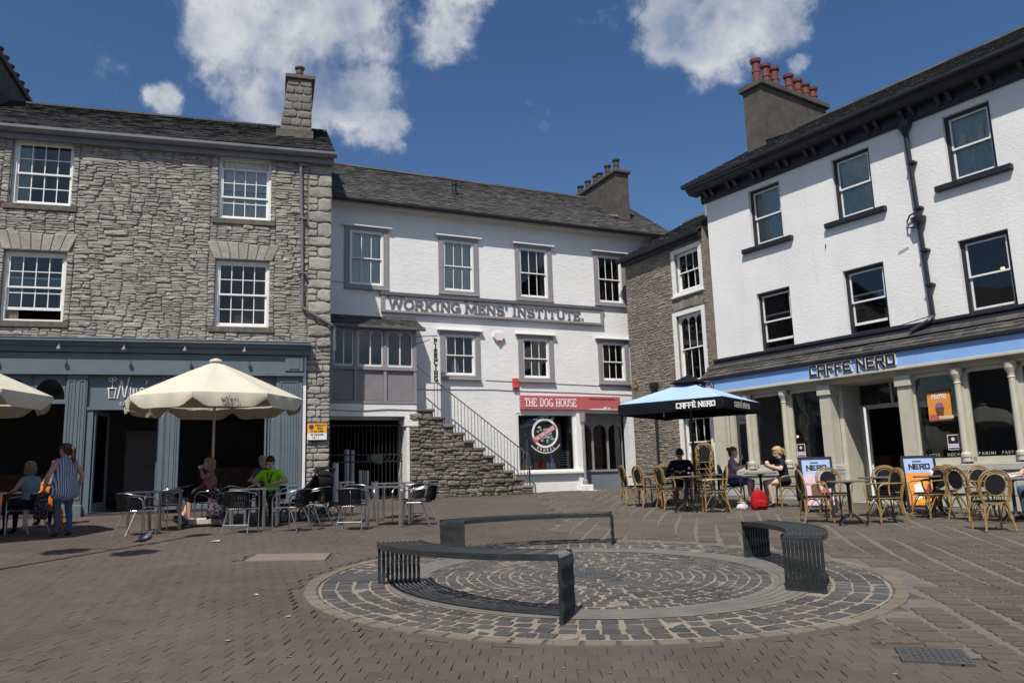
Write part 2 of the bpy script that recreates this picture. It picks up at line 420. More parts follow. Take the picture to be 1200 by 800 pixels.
M['rattan_black'] = cloth('black rattan weave', (0.010,0.011,0.014), stripes=('Z', 26.0), c2=(0.026,0.027,0.032), rough=0.6)
M['iron'] = paint('black iron', (0.018,0.018,0.02), 0.45, 0.2, 5.0, 60.0, 0.15)
M['bench'] = paint('galvanised painted bench steel', (0.055,0.064,0.068), 0.38, 0.25, 9.0, 60.0, 0.15, metal=0.55, dirt=(0.12,0.13,0.13), dirt_amt=0.5)
M['table_top'] = paint('grey laminate table top', (0.16,0.15,0.14), 0.35, 0.15, 6.0, 60.0, 0.05)
M['canvas'] = paint('cream canvas', (0.62,0.58,0.47), 0.9, 0.05, 2.0, 45.0, 0.25, dirt=(0.52,0.48,0.37), dirt_amt=0.35)
M['canvas_blue'] = paint('pale blue canvas', (0.36,0.52,0.76), 0.9, 0.04, 2.0, 45.0, 0.2)
M['canvas_black'] = cloth('black canvas', (0.012,0.013,0.02))
M['pole_wood'] = paint('pale wooden pole', (0.56,0.50,0.36), 0.5, 0.1, 5.0, 50.0, 0.1)
M['concrete'] = paint('pale concrete', (0.42,0.42,0.40), 0.85, 0.12, 5.0, 40.0, 0.3)
M['red_sign'] = paint('faded red signboard', (0.50,0.12,0.14), 0.45, 0.08, 3.0, 60.0, 0.05)
M['red_plastic'] = paint('red alarm casing', (0.55,0.06,0.05), 0.4, 0.08, 5.0, 60.0, 0.05)
M['white_plastic'] = paint('white plastic', (0.74,0.74,0.72), 0.4, 0.06, 5.0, 60.0, 0.05)
M['white_print'] = paint('white lettering', (0.82,0.80,0.78), 0.5, 0.03, 5.0, 60.0, 0.0)
M['black_print'] = paint('black lettering', (0.02,0.018,0.018), 0.5, 0.1, 5.0, 60.0, 0.0)
M['letter_grey'] = paint('grey letter paint', (0.15,0.147,0.16), 0.5, 0.1, 6.0, 60.0, 0.1)
M['orange'] = paint('orange card', (0.80,0.32,0.05), 0.5, 0.1, 8.0, 60.0, 0.0)
M['yellow_sign'] = paint('amber sign', (0.85,0.42,0.03), 0.4, 0.05, 5.0, 60.0, 0.0)
M['blue_print'] = paint('blue sign print', (0.03,0.05,0.28), 0.5, 0.05, 5.0, 60.0, 0.0)
M['red_print'] = paint('red sign print', (0.6,0.04,0.04), 0.5, 0.05, 5.0, 60.0, 0.0)
M['pale_pink'] = paint('pale pink card', (0.68,0.50,0.62), 0.5, 0.08, 7.0, 60.0, 0.0)
M['pale_blue'] = paint('pale blue card', (0.36,0.50,0.78), 0.5, 0.06, 7.0, 60.0, 0.0)
M['brown_wood'] = paint('brown wood', (0.16,0.075,0.035), 0.5, 0.2, 5.0, 40.0, 0.15)
M['teal_print'] = paint('teal and white window print', (0.30,0.46,0.43), 0.5, 0.5, 30.0, 60.0, 0.0)
M['skin'] = paint('skin', (0.50,0.31,0.23), 0.55, 0.08, 12.0, 80.0, 0.05)
M['skin_pale'] = paint('pale skin', (0.62,0.42,0.34), 0.55, 0.08, 12.0, 80.0, 0.05)
M['eye'] = paint('dark eye', (0.02,0.015,0.012), 0.2, 0.0, 5, 5, 0.0)
M['tube_white'] = paint('white plastic tube', (0.62,0.65,0.68), 0.45, 0.08, 4.0, 50.0, 0.05)
# ------------------------------------------------------------------ ground
rnd = random.Random(11)
SLOPE_N = Vector((0.012, -0.040, 1)).normalized()
SLOPE_Q = Vector((0, 0, 1)).rotation_difference(SLOPE_N)
CX, CY = 0.85, 9.20            # centre of the paved circle

M['ground'] = paint('dusty joint sand', (0.0863,0.0713,0.0600), 0.95, 0.2, 5.0, 60.0, 0.4)
M['bed_circle'] = paint('pale sett mortar', (0.2440,0.2123,0.1732), 0.95, 0.18, 6.0, 70.0, 0.5, dirt=(0.2074,0.1830,0.1464))
M['bed_right'] = paint('grey cement joints', (0.142,0.13,0.117), 0.95, 0.18, 5.0, 70.0, 0.5, dirt=(0.15,0.14,0.125))
M['brick_paver'] = pieces('brown brick paver', [(0,(0.0864,0.0678,0.0565)),(0.3,(0.0985,0.0770,0.0630)),(0.6,(0.0931,0.0770,0.0662)),(0.85,(0.1066,0.0849,0.0694)),(1,(0.0824,0.0684,0.0591))], 0.9, 55.0, 0.5, 0.55, lichen=(0.0708,0.0592,0.0508), lich_scale=1.6, lich_amt=0.6, gdist=0.006)
M['sett'] = pieces('whinstone sett', [(0,(0.0569,0.0569,0.0586)),(0.35,(0.0776,0.0759,0.0752)),(0.6,(0.0934,0.0855,0.0776)),(0.85,(0.0697,0.0712,0.0744)),(1,(0.1108,0.0949,0.0807))], 0.66, 45.0, 0.6, 1.0, gdist=0.008)
M['sandy_sett'] = pieces('brown gritstone sett', [(0,(0.0876,0.0693,0.0543)),(0.35,(0.1105,0.0884,0.0696)),(0.6,(0.0952,0.0847,0.0730)),(0.85,(0.1257,0.1009,0.0779)),(1,(0.0799,0.0685,0.0577))], 0.85, 45.0, 0.6, 0.8, gdist=0.008)
M['border'] = pieces('tan border stone', [(0,(0.15,0.125,0.10)),(0.5,(0.19,0.158,0.125)),(1,(0.165,0.14,0.115))], 0.88, 45.0, 0.5, 0.8, gdist=0.006)
M['ring_stone'] = paint('worn ring paving', (0.1575,0.1494,0.1368), 0.85, 0.15, 4.0, 60.0, 0.3)
M['slab_pink'] = paint('pinkish slab', (0.1997,0.1573,0.1318), 0.9, 0.12, 5.0, 60.0, 0.3)
M['plate_dark'] = paint('dark cover plate', (0.07,0.072,0.075), 0.55, 0.15, 5.0, 60.0, 0.25)

g = MB()
xs = [-160, -40, 40, 160]; ys = [-160, -12, 40, 200]
for a in xs:
    pass
vs = [(x, y, gz(x, y)-0.016) for y in ys for x in xs]
g.add(vs, [(j*4+i, j*4+i+1, (j+1)*4+i+1, (j+1)*4+i) for j in range(3) for i in range(3)])
ground = tag(g.build('ground', M['ground']), kind='structure')

def piece(w, l, h=0.05, b=0.008, jit=0.0, rr=rnd, cut=0.0):
    """one paving piece, top at z=0: chamfered, slightly uneven, corners rounded off by cut"""
    j = lambda a: rr.uniform(-a, a)
    x, y = w/2, l/2
    if cut:
        k = cut*min(w, l); c = []
        for sx, sy in ((-1,-1),(1,-1),(1,1),(-1,1)):
            p, q = (sx*(x-k*rr.uniform(.5,1.4)), sy*y), (sx*x, sy*(y-k*rr.uniform(.5,1.4)))
            c += [q, p] if sx*sy > 0 else [p, q]
        c = [c[1], c[2], c[3], c[4], c[5], c[6], c[7], c[0]] if False else c
        ang = sorted(c, key=lambda p: math.atan2(p[1]/y, p[0]/x)); c = [(p[0]+j(jit), p[1]+j(jit)) for p in ang]
    else:
        c = [(-x+j(jit), -y+j(jit)), (x+j(jit), -y+j(jit)), (x+j(jit), y+j(jit)), (-x+j(jit), y+j(jit))]
    n = len(c)
    v = [(p[0], p[1], -h) for p in c] + [(p[0], p[1], -b*1.1) for p in c]
    v += [(p[0]*(1-b/x), p[1]*(1-b/y), j(b*0.25)) for p in c]
    f = []
    for i in range(n):
        k = (i+1) % n; f += [(i, k, n+k, n+i), (n+i, n+k, 2*n+k, 2*n+i)]
    f.append(tuple(range(2*n, 3*n)))
    return v, f

def lay(name, plural, spots, mat, parent, protos, limit=300, jitter_h=0.004, bev=0.06, cut=0.0, jit=0.03):
    """spots: (x, y, rot, w, l); the nearest in view become objects of their own, the rest one mesh"""
    inview = [s for s in spots if s[1] > 5.0 and abs(s[0]) < 0.66*s[1]]
    inview.sort(key=lambda s: s[0]**2+s[1]**2)
    own = set(id(s) for s in inview[:limit])
    meshes = []
    for k in range(protos):
        mb = MB(); mb.add(*piece(1, 1, 0.05, bev, jit, cut=cut)); me = mb.mesh(name); me.materials.append(mat)
        for v in me.vertices: v.co.z = v.co.z if v.co.z < -0.045 else v.co.z*0.13
        meshes.append(me)
    rest = MB()
    for s in spots:
        x, y, rot, w, l = s
        dz = rnd.uniform(-jitter_h, jitter_h*0.4)
        if id(s) in own:
            o = bpy.data.objects.new(name, rnd.choice(meshes)); col.objects.link(o)
            q = SLOPE_Q @ Matrix.Rotation(rot + rnd.uniform(-0.02, 0.02), 3, 'Z').to_quaternion()
            o.matrix_basis = Matrix.LocRotScale(Vector((x, y, gz(x, y)+dz)), q, Vector((w, l, 1)))
            o.parent = parent
        else:
            v, f = piece(w, l, 0.03, min(w, l)*bev, min(w, l)*jit, cut=cut)
            c, sn = math.cos(rot), math.sin(rot); vv = []
            for a, b_, z in v:
                px, py = x+a*c-b_*sn, y+a*sn+b_*c
                vv.append((px, py, gz(px, py)+z+dz))
            rest.add(vv, f)
    if rest.f:
        me = rest.mesh(plural)
        tag(link(plural, me, mat, parent), kind='stuff')

def right_zone(x, y):
    """where the larger brown setts lie"""
    r = math.hypot(x-CX, y-CY)
    if y < 5.0: return False
    if y > 12.2: return x > 0.7 + 0.12*math.sin(y*2.1)
    edge = 2.75 + 0.35*(6.6-y) + 0.08*math.sin(y*5)
    return x > CX and x > edge - max(0, y-6.6)*1.5 and y > 5.05
# bed under the larger setts
bd = MB(); n = 0
for i in range(0, 46):
    y0 = 5.05+i*0.5
    for j in range(0, 36):
        x0 = 0.5+j*0.4
        if right_zone(x0+0.2, y0+0.25) and math.hypot(x0+0.2-CX, y0+0.25-CY) > 3.05:
            bd.quad(*[(x, y, gz(x, y)-0.011) for x, y in ((x0, y0), (x0+0.4, y0), (x0+0.4, y0+0.5), (x0, y0+0.5))])
sett_pavement = tag(bd.build('sett_pavement', M['bed_right']), kind='structure')
brick_pavement = MB()
nb = 72; ang = [2*math.pi*k/nb for k in range(nb)]
brick_pavement.add([(CX+3.26*math.cos(a), CY+3.26*math.sin(a), gz(CX+3.26*math.cos(a), CY+3.26*math.sin(a))-0.012) for a in ang], [tuple(range(nb))])
brick_pavement = tag(brick_pavement.build('brick_pavement', M['ground']), kind='structure')
cb = MB()
cb.add([(CX+3.01*math.cos(a), CY+3.01*math.sin(a), gz(CX+3.01*math.cos(a), CY+3.01*math.sin(a))-0.008) for a in ang], [tuple(range(nb))])
paved_circle = tag(cb.build('paved_circle', M['bed_circle']), kind='structure')

spots = []
rot = R(-3)
c, sn = math.cos(rot), math.sin(rot)
BW, BL = 0.150, 0.185
for i in range(-106, 84):
    for j in range(0, 113):
        u = i*BW + (BW/2 if j % 2 else 0); v = 4.2 + j*BL
        wob = 0.03*math.sin(u*1.3+j*0.14) + 0.02*math.sin(u*0.6+2)
        x, y = u*c-v*sn, u*sn+v*c+wob
        if abs(x) > 0.70*y+0.4: continue
        r = math.hypot(x-CX, y-CY)
        if r < 3.26 or right_zone(x, y): continue
        if -3.72 < x < -2.5 and 10.72 < y < 11.5: continue
        if abs((x-2.76)*.951-(y-5.62)*.309) < .29 and abs((x-2.76)*.309+(y-5.62)*.951) < .29: continue
        if y > 19.0 + 0.30*(x+10) and x < -4.0: continue
        if y > 24.5+0.43*(x+0.5) and x < 4: continue
        spots.append((x, y, rot+rnd.uniform(-0.03, 0.03)+0.04*math.cos(u*1.3+j*0.14), BW-rnd.choice((0.002, 0.002, 0.003, 0.004, 0.005, 0.009)), BL-rnd.uniform(0.0008, 0.0035)))
lay('brick', 'bricks', spots, M['brick_paver'], brick_pavement, 6, jitter_h=0.0025, bev=0.018, jit=0.012)
# brown border of the circle
spots = []
for k in range(72):
    a = 2*math.pi*k/72; r = 3.09
    spots.append((CX+r*math.cos(a), CY+r*math.sin(a), a+math.pi/2+rnd.uniform(-0.03, 0.03), rnd.uniform(0.245, 0.262), rnd.uniform(0.13, 0.15)))
lay('border_stone', 'border_stones', spots, M['border'], brick_pavement, 4, bev=0.05, cut=0.1)
# setts of the circle: rings
spots = []
def rings(r0, r1, rows, wid):
    dr = (r1-r0)/rows
    for k in range(rows):
        r = r0+(k+0.5)*dr; n = max(3, int(2*math.pi*r/wid)); ph = rnd.random()*6
        for j in range(n):
            a = ph + 2*math.pi*(j+rnd.uniform(-0.09, 0.09))/n
            if r > 2.35 and abs(a % (2*math.pi) - R(178)) < R(6): continue
            rr = r+rnd.uniform(-0.008, 0.008)
            spots.append((CX+rr*math.cos(a), CY+rr*math.sin(a), a+math.pi/2+rnd.uniform(-0.05, 0.05), 2*math.pi*r/n-rnd.uniform(0.009, 0.021), dr-rnd.uniform(0.010, 0.020)))
rings(2.31, 3.0, 4, 0.175)
rings(0.26, 1.89, 14, 0.145)
lay('sett', 'setts', spots, M['sett'], paved_circle, 10, jitter_h=0.008, bev=0.07, cut=0.11, jit=0.04)
# larger setts to the right and behind
spots = []
rot = R(-11); c, sn = math.cos(rot), math.sin(rot)
for i in range(-14, 46):
    v = 2.0+rnd.random()*0.2; u = i*0.30
    while v < 27:
        l = rnd.uniform(0.12, 0.19); uu = u+0.10*math.sin(v*0.35+i*0.13)+0.05*math.sin(v*0.9+i); vv = v+l/2
        x, y = uu*c-vv*sn+0.4, uu*sn+vv*c+0.6
        v += l
        if x > 0.72*y+0.5 or y > 27: continue
        if not right_zone(x, y) or math.hypot(x-CX, y-CY) < 3.33: continue
        if abs((x-2.76)*.951-(y-5.62)*.309) < .33 and abs((x-2.76)*.309+(y-5.62)*.951) < .27: continue
        if (x-8.257)*0.826+(y-18.516)*0.563 > 0.0 and y < 23: continue
        spots.append((x, y, rot+rnd.uniform(-0.05, 0.05), 0.30-rnd.uniform(0.014, 0.034), l-rnd.uniform(0.008, 0.018)))
lay('large_sett', 'large_setts', spots, M['sandy_sett'], sett_pavement, 10, jitter_h=0.006, bev=0.06, cut=0.14, jit=0.04)
# the ring the benches stand on, its shallow grooves
rg = MB(); nn = 96
for k in range(5):
    r0 = 1.90+k*0.081; r1 = r0+0.075
    for i in range(nn):
        a0, a1 = 2*math.pi*i/nn, 2*math.pi*(i+1)/nn
        P = [(CX+r*math.cos(a), CY+r*math.sin(a)) for r, a in ((r0, a0), (r1, a0), (r1, a1), (r0, a1))]
        rg.quad(*[(x, y, gz(x, y)-0.001) for x, y in P])
ring = rg.build('ring_band', M['ring_stone'], paved_circle)

def flat_plate(name, label, cat, pts, mat, h=0.006):
    cx = sum(p[0] for p in pts)/len(pts); cy = sum(p[1] for p in pts)/len(pts)
    mb = MB(); n = len(pts)
    top = [(x-cx, y-cy, gz(x, y)-gz(cx, cy)+h) for x, y in pts]; bot = [(x-cx, y-cy, gz(x, y)-gz(cx, cy)-0.03) for x, y in pts]
    mb.add(top+bot, [tuple(range(n))]+[(i, n+i, n+(i+1) % n, (i+1) % n) for i in range(n)])
    return mb, (cx, cy, gz(cx, cy))
# manhole cover at the centre of the circle
t = thing('manhole_cover', 'round dark iron cover at the centre of the cobbled circle', 'cover', (CX, CY, gz(CX, CY)))
mb = MB(); mb.lathe([(0.245, -0.03), (0.245, 0.004), (0.235, 0.006), (0.22, 0.003)], 32); o = mb.build('rim', M['plate_dark'], t)
mb = MB(); mb.lathe([(0.215, -0.03), (0.215, 0.004)], 32)
for i in range(-3, 4):
    for j in range(-3, 4):
        if math.hypot(i, j)*0.05 < 0.18: mb.box(i*0.05-0.012, i*0.05+0.012, j*0.05-0.012, j*0.05+0.012, 0.004, 0.008)
mb.build('cover_plate', M['plate_dark'], t)
for o in t.children: o.rotation_mode = 'QUATERNION'; o.rotation_quaternion = SLOPE_Q
# chequer plate drain cover
t = thing('drain_cover', 'square chequered steel drain cover set in the paving at lower right', 'drain cover', (2.76, 5.62, gz(2.76, 5.62)), R(-18))
mb = MB(); mb.box(-0.19, 0.19, -0.17, 0.17, -0.03, 0.002); mb.build('cover_plate', M['plate_dark'], t)
mb = MB()
for i in range(9):
    for j in range(8):
        a = R(45 if (i+j) % 2 else -45); cx, cy = -0.165+i*0.041, -0.145+j*0.041
        mb.box(-0.016, 0.016, -0.004, 0.004, 0.002, 0.006, M=Matrix.Translation((cx, cy, 0)) @ Matrix.Rotation(a, 4, 'Z'))
tag(mb.build('chequer_bars', M['plate_dark'], t), kind='stuff')
mb = MB()
for x0, x1, y0, y1 in ((-0.215, -0.193, -0.195, 0.195), (0.193, 0.215, -0.195, 0.195), (-0.192, 0.192, -0.195, -0.173), (-0.192, 0.192, 0.173, 0.195)): mb.box(x0, x1, y0, y1, -0.03, 0.003)
mb.build('frame', M['plate_dark'], t)
for o in t.children: o.rotation_mode = 'QUATERNION'; o.rotation_quaternion = Vector((0,0,1)).rotation_difference(Matrix.Rotation(R(18), 3, 'Z') @ SLOPE_N)
mb, l = flat_plate('x', '', '', [(-3.62, 10.78), (-2.55, 10.76), (-2.62, 11.42), (-3.66, 11.46)], None)
tag(mb.build('inspection_slab', M['slab_pink'], None, loc=l), 'pale pinkish slab set into the brown brick paving left of the circle', 'slab')
pts = [(CX+r*math.cos(R(a)), CY+r*math.sin(R(a))) for r, a in ((2.36, 172.5), (2.98, 173), (2.98, 178), (2.98, 183), (2.36, 183.5), (2.36, 178))]
mb, l = flat_plate('x', '', '', pts, None)
tag(mb.build('slate_plate', M['plate_dark'], None, loc=l), 'dark grey plate let into the left rim of the cobbled circle', 'plate')

# ------------------------------------------------------------------ benches
def bench(label, cx, cy, r0, r1, a0, a1, zs, nslat=10):
    ox, oy = cx+(r0+r1)/2*math.cos(R((a0+a1)/2)), cy+(r0+r1)/2*math.sin(R((a0+a1)/2))
    t = thing('steel_bench', label, 'bench', (ox, oy, gz(ox, oy)), 0, 'curved steel benches round the circle')
    oz = gz(ox, oy)
    def P(r, a, z): return (cx+r*math.cos(a)-ox, cy+r*math.sin(a)-oy, z-oz)
    A0, A1 = R(a0), R(a1)
    for k in range(nslat):
        r = r0+(r1-r0)*k/(nslat-1); path = []
        g0 = gz(cx+r*math.cos(A0), cy+r*math.sin(A0)); g1 = gz(cx+r*math.cos(A1), cy+r*math.sin(A1))
        for i in range(19):
            f = i/18; path.append(P(r, A0+(0.0042/r)*math.sin(f*6*math.pi)*(1 if A1 > A0 else -1), g0-0.01+(zs-0.02-g0)*f))
        n = 44
        for i in range(1, n):
            f = i/n; path.append(P(r+0.005*math.sin(f*math.pi*30), A0+(A1-A0)*f, zs))
        for i in range(18, -1, -1):
            f = i/18; path.append(P(r, A1-(0.0042/r)*math.sin(f*6*math.pi)*(1 if A1 > A0 else -1), g1-0.01+(zs-0.02-g1)*f))
        mb = MB(); mb.tube(path, 0.0175, 5); mb.build('slat', M['bench'], t)
    for r in (r0-0.022, r1+0.022):
        mb = MB(); n = 36; vs = []
        for i in range(n+1):
            a = A0+(A1-A0)*i/n
            vs += [P(r-0.006, a, zs-0.035), P(r+0.006, a, zs-0.035), P(r+0.006, a, zs+0.020), P(r-0.006, a, zs+0.020)]
        fs = []
        for i in range(n):
            for q in range(4):
                fs.append((i*4+q, i*4+(q+1) % 4, i*4+4+(q+1) % 4, i*4+4+q))
        fs += [(3,2,1,0), (n*4, n*4+1, n*4+2, n*4+3)]
        mb.add(vs, fs); mb.build('edge_rail', M['bench'], t)
    for f in (0.0, 0.25, 0.5, 0.75, 1.0):
        a = A0+(A1-A0)*f; mb = MB()
        mb.tube([P(r0-0.015, a, zs-0.024), P(r1+0.015, a, zs-0.024)], 0.014, 4); mb.build('cross_bar', M['bench'], t)
    for A in (A0, A1):
        mb = MB(); mb.tube([P(r0, A, gz(cx+r0*math.cos(A), cy+r0*math.sin(A))+0.012), P(r1, A, gz(cx+r1*math.cos(A), cy+r1*math.sin(A))+0.012)], 0.013, 4); mb.build('foot_bar', M['bench'], t)
    return t
bench('curved slatted steel bench at the front left of the cobbled circle', 1.14, 9.28, 2.26, 2.68, 189.5, 252.5, 0.80)
bench('curved slatted steel bench on the far side of the cobbled circle', 1.0, 9.55, 2.30, 2.74, 139.0, 81.0, 0.885)
bench('curved slatted steel bench on the right of the cobbled circle near cane chairs', 0.20, 9.45, 2.79, 3.14, -30.2, 18.0, 0.80)
# ------------------------------------------------------------------ building helpers
def wall_faces(mb, x0, x1, z0, z1, holes, y=0.0, depth=0.3, mi=0, mr=0):
    """front face with openings, reveals and a back face"""
    X = sorted(set([x0, x1]+[h[0] for h in holes]+[h[1] for h in holes])); Z = sorted(set([z0, z1]+[h[2] for h in holes]+[h[3] for h in holes]))
    X = [a for a in X if x0 <= a <= x1]; Z = [a for a in Z if z0 <= a <= z1]
    for i in range(len(X)-1):
        for j in range(len(Z)-1):
            cx, cz = (X[i]+X[i+1])/2, (Z[j]+Z[j+1])/2
            if any(h[0] < cx < h[1] and h[2] < cz < h[3] for h in holes): continue
            a, b, c, d = X[i], X[i+1], Z[j], Z[j+1]
            mb.quad((a,y,c),(b,y,c),(b,y,d),(a,y,d), mi); mb.quad((a,y+depth,c),(a,y+depth,d),(b,y+depth,d),(b,y+depth,c), mi)
    for a, b, c, d in holes:
        mb.quad((a,y,c),(a,y,d),(a,y+depth,d),(a,y+depth,c), mr); mb.quad((b,y,c),(b,y+depth,c),(b,y+depth,d),(b,y,d), mr)
        mb.quad((a,y,d),(b,y,d),(b,y+depth,d),(a,y+depth,d), mr); mb.quad((a,y,c),(a,y+depth,c),(b,y+depth,c),(b,y,c), mr)
    mb.quad((x0,y,z0),(x0,y,z1),(x0,y+depth,z1),(x0,y+depth,z0), mi); mb.quad((x1,y,z0),(x1,y+depth,z0),(x1,y+depth,z1),(x1,y,z1), mi)
    mb.quad((x0,y,z1),(x1,y,z1),(x1,y+depth,z1),(x0,y+depth,z1), mi)

def raw_build(mb, name, mats, parent):
    return link(name, mb.mesh(name), mats, parent)

def stone_proto(rr):
    """rough stone in a unit cell: x,z in -0.5..0.5, y 0 (back) to -1 (face)"""
    out = []
    base = [(-.5,-.5),(-.17,-.5),(.17,-.5),(.5,-.5),(.5,0),(.5,.5),(.17,.5),(-.17,.5),(-.5,.5),(-.5,0)]
    for x, z in base:
        k = 0.15 if abs(x) == .5 and abs(z) == .5 else 0.05
        zc = rr.uniform(.10, .42) if abs(x) == .5 and abs(z) == .5 else rr.uniform(0, .12)
        out.append((x*(1-rr.uniform(0.0, k*0.9)) + rr.uniform(-.012,.012), z*(1-zc) + rr.uniform(-.03,.03)))
    n = len(out); v = [(x, 0.3, z) for x, z in out] + [(x, -rr.uniform(.35,.6), z) for x, z in out]
    v += [(x*0.86+rr.uniform(-.02,.02), -rr.uniform(.75,1.05), z*0.74+rr.uniform(-.03,.03)) for x, z in out]
    v.append((rr.uniform(-.12,.12), -rr.uniform(.95,1.2), rr.uniform(-.12,.12)))
    f = []
    for i in range(n):
        j = (i+1) % n
        f += [(i, j, n+j, n+i), (n+i, n+j, 2*n+j, 2*n+i), (2*n+i, 2*n+j, 3*n)]
    return v, f
_pr = random.Random(5)
STONES = [stone_proto(_pr) for _ in range(14)]
STONE_MESH = {}
def stone_meshes(matkey):
    if matkey not in STONE_MESH:
        L = []
        for v, f in STONES:
            me = bpy.data.meshes.new('stone'); me.from_pydata(v, [], f); me.materials.append(M[matkey]); me.update(); L.append(me)
        STONE_MESH[matkey] = L
    return STONE_MESH[matkey]

def rubble(parent, cells, matkey, y=0.0, proud=0.05, limit=300, name='stone', plural='stones', seed=1, wob=0.0, keep=()):
    """cells: (xc, zc, w, h). the largest are parts of their own, the rest one mesh"""
    rr = random.Random(seed)
    ms = stone_meshes(matkey)
    if wob:
        def near(x, z): return min([1.0]+[max(0.0, max(max(h[0]-x, x-h[1]), max(h[2]-z, z-h[3])))/0.45 for h in keep])
        cells = [(x+wob*0.8*near(x, z)*math.sin(z*2.3+x*0.8+seed*2), z+wob*near(x, z)*(math.sin(x*1.7+z*0.9+seed)+0.6*math.sin(x*4.1-z*2.3)), w, h) for x, z, w, h in cells]
    order = sorted(range(len(cells)), key=lambda i: -cells[i][2]*cells[i][3]); own = set(order[:limit]); rest = MB()
    for i, (xc, zc, w, h) in enumerate(cells):
        p = proud*rr.uniform(0.6, 1.35)*min(1.0, 0.45+h*3.2); k = rr.randrange(len(ms)); fx = rr.choice((1, -1)); ry = rr.uniform(-.06, .06)
        if i in own:
            o = bpy.data.objects.new(name, ms[k]); col.objects.link(o); o.parent = parent
            o.location = (xc, y, zc); o.scale = (w, p, h); o.rotation_euler = (0, ry, 0)
        else:
            c, s = math.cos(ry), math.sin(ry)
            rest.add([(xc+(a*w*c+b_*h*s), y+d*p, zc+(-a*w*s+b_*h*c)) for a, d, b_ in STONES[k][0]], STONES[k][1])
    if rest.f: tag(raw_build(rest, plural, M[matkey], parent), kind='stuff')

def courses(x0, x1, z0, z1, holes, rh, rl, gap=0.012, seed=1, xfun=None):
    rr = random.Random(seed); out = []
    Z = sorted(set([z0, z1]+[h[k] for h in holes for k in (2, 3) if z0 < h[k] < z1]))
    Zc = [Z[0]]
    for z in Z[1:]:
        if z-Zc[-1] > 0.06: Zc.append(z)
    Zc[-1] = z1
    for a, b in zip(Zc, Zc[1:]):
        z = a
        while z < b-1e-6:
            h = rr.uniform(*rh)
            if b-(z+h) < rh[0]: h = b-z
            if h > rh[1]*1.5: h = (b-z)/2
            mid = z+h/2
            free = [(x0, x1)]
            if xfun: free = [xfun(mid)]
            for hx0, hx1, hz0, hz1 in holes:
                if hz0 < mid < hz1:
                    nf = []
                    for p, q in free:
                        if hx1 <= p or hx0 >= q: nf.append((p, q)); continue
                        if hx0 > p: nf.append((p, hx0))
                        if hx1 < q: nf.append((hx1, q))
                    free = nf
            for p, q in free:
                if q-p < 0.05: continue
                x = p
                while x < q-1e-6:
                    w = rr.uniform(*rl)*(0.75+0.5*h/rh[1])
                    if q-(x+w) < rl[0]*0.8: w = q-x
                    if rr.random() < 0.16 and h > (rh[0]+rh[1])*0.42:      # two thin stones in one course
                        s = rr.uniform(0.4, 0.6)
                        out.append((x+w/2, z+h*s/2, w-gap, h*s-gap)); out.append((x+w/2, z+h*s+h*(1-s)/2, w-gap, h*(1-s)-gap))
                    else:
                        out.append((x+w/2+rr.uniform(-.006,.006), mid+rr.uniform(-.012,.012), w-gap, (h-gap)*rr.uniform(.93, 1.08)))
                    x += w
            z += h
    return out

def random_rubble(x0, x1, z0, z1, holes, wr, hr, gap=0.01, seed=1):
    """uncoursed rubble: the face is split again and again at random until the pieces have stone size"""
    rr = random.Random(seed); out = []
    def split(a, b, c, d):
        w, h = b-a, d-c; tw, th = rr.uniform(*wr), rr.uniform(*hr)
        if rr.random() < 0.12: tw *= 1.5; th *= 1.45
        if w <= tw*1.25 and h <= th*1.3: out.append(((a+b)/2, (c+d)/2, max(.03, w-gap*rr.uniform(.6, 1.6)), max(.02, h-gap*rr.uniform(.6, 1.6)))); return
        f = rr.uniform(.34, .66)
        if h/th > w/tw: split(a, b, c, c+h*f); split(a, b, c+h*f, d)
        else: split(a, a+w*f, c, d); split(a+w*f, b, c, d)
    X = sorted(set([x0, x1]+[h[k] for h in holes for k in (0, 1) if x0 < h[k] < x1])); Xc = [X[0]]
    for x in X[1:]:
        if x-Xc[-1] > 0.12: Xc.append(x)
    Xc[-1] = x1
    for a, b in zip(Xc, Xc[1:]):
        m = (a+b)/2; zz = z0
        for h in sorted((h for h in holes if h[0] < m < h[1]), key=lambda h: h[2]):
            if h[2]-zz > 0.03: split(a, b, zz, h[2])
            zz = max(zz, h[3])
        if z1-zz > 0.03: split(a, b, zz, z1)
    return out

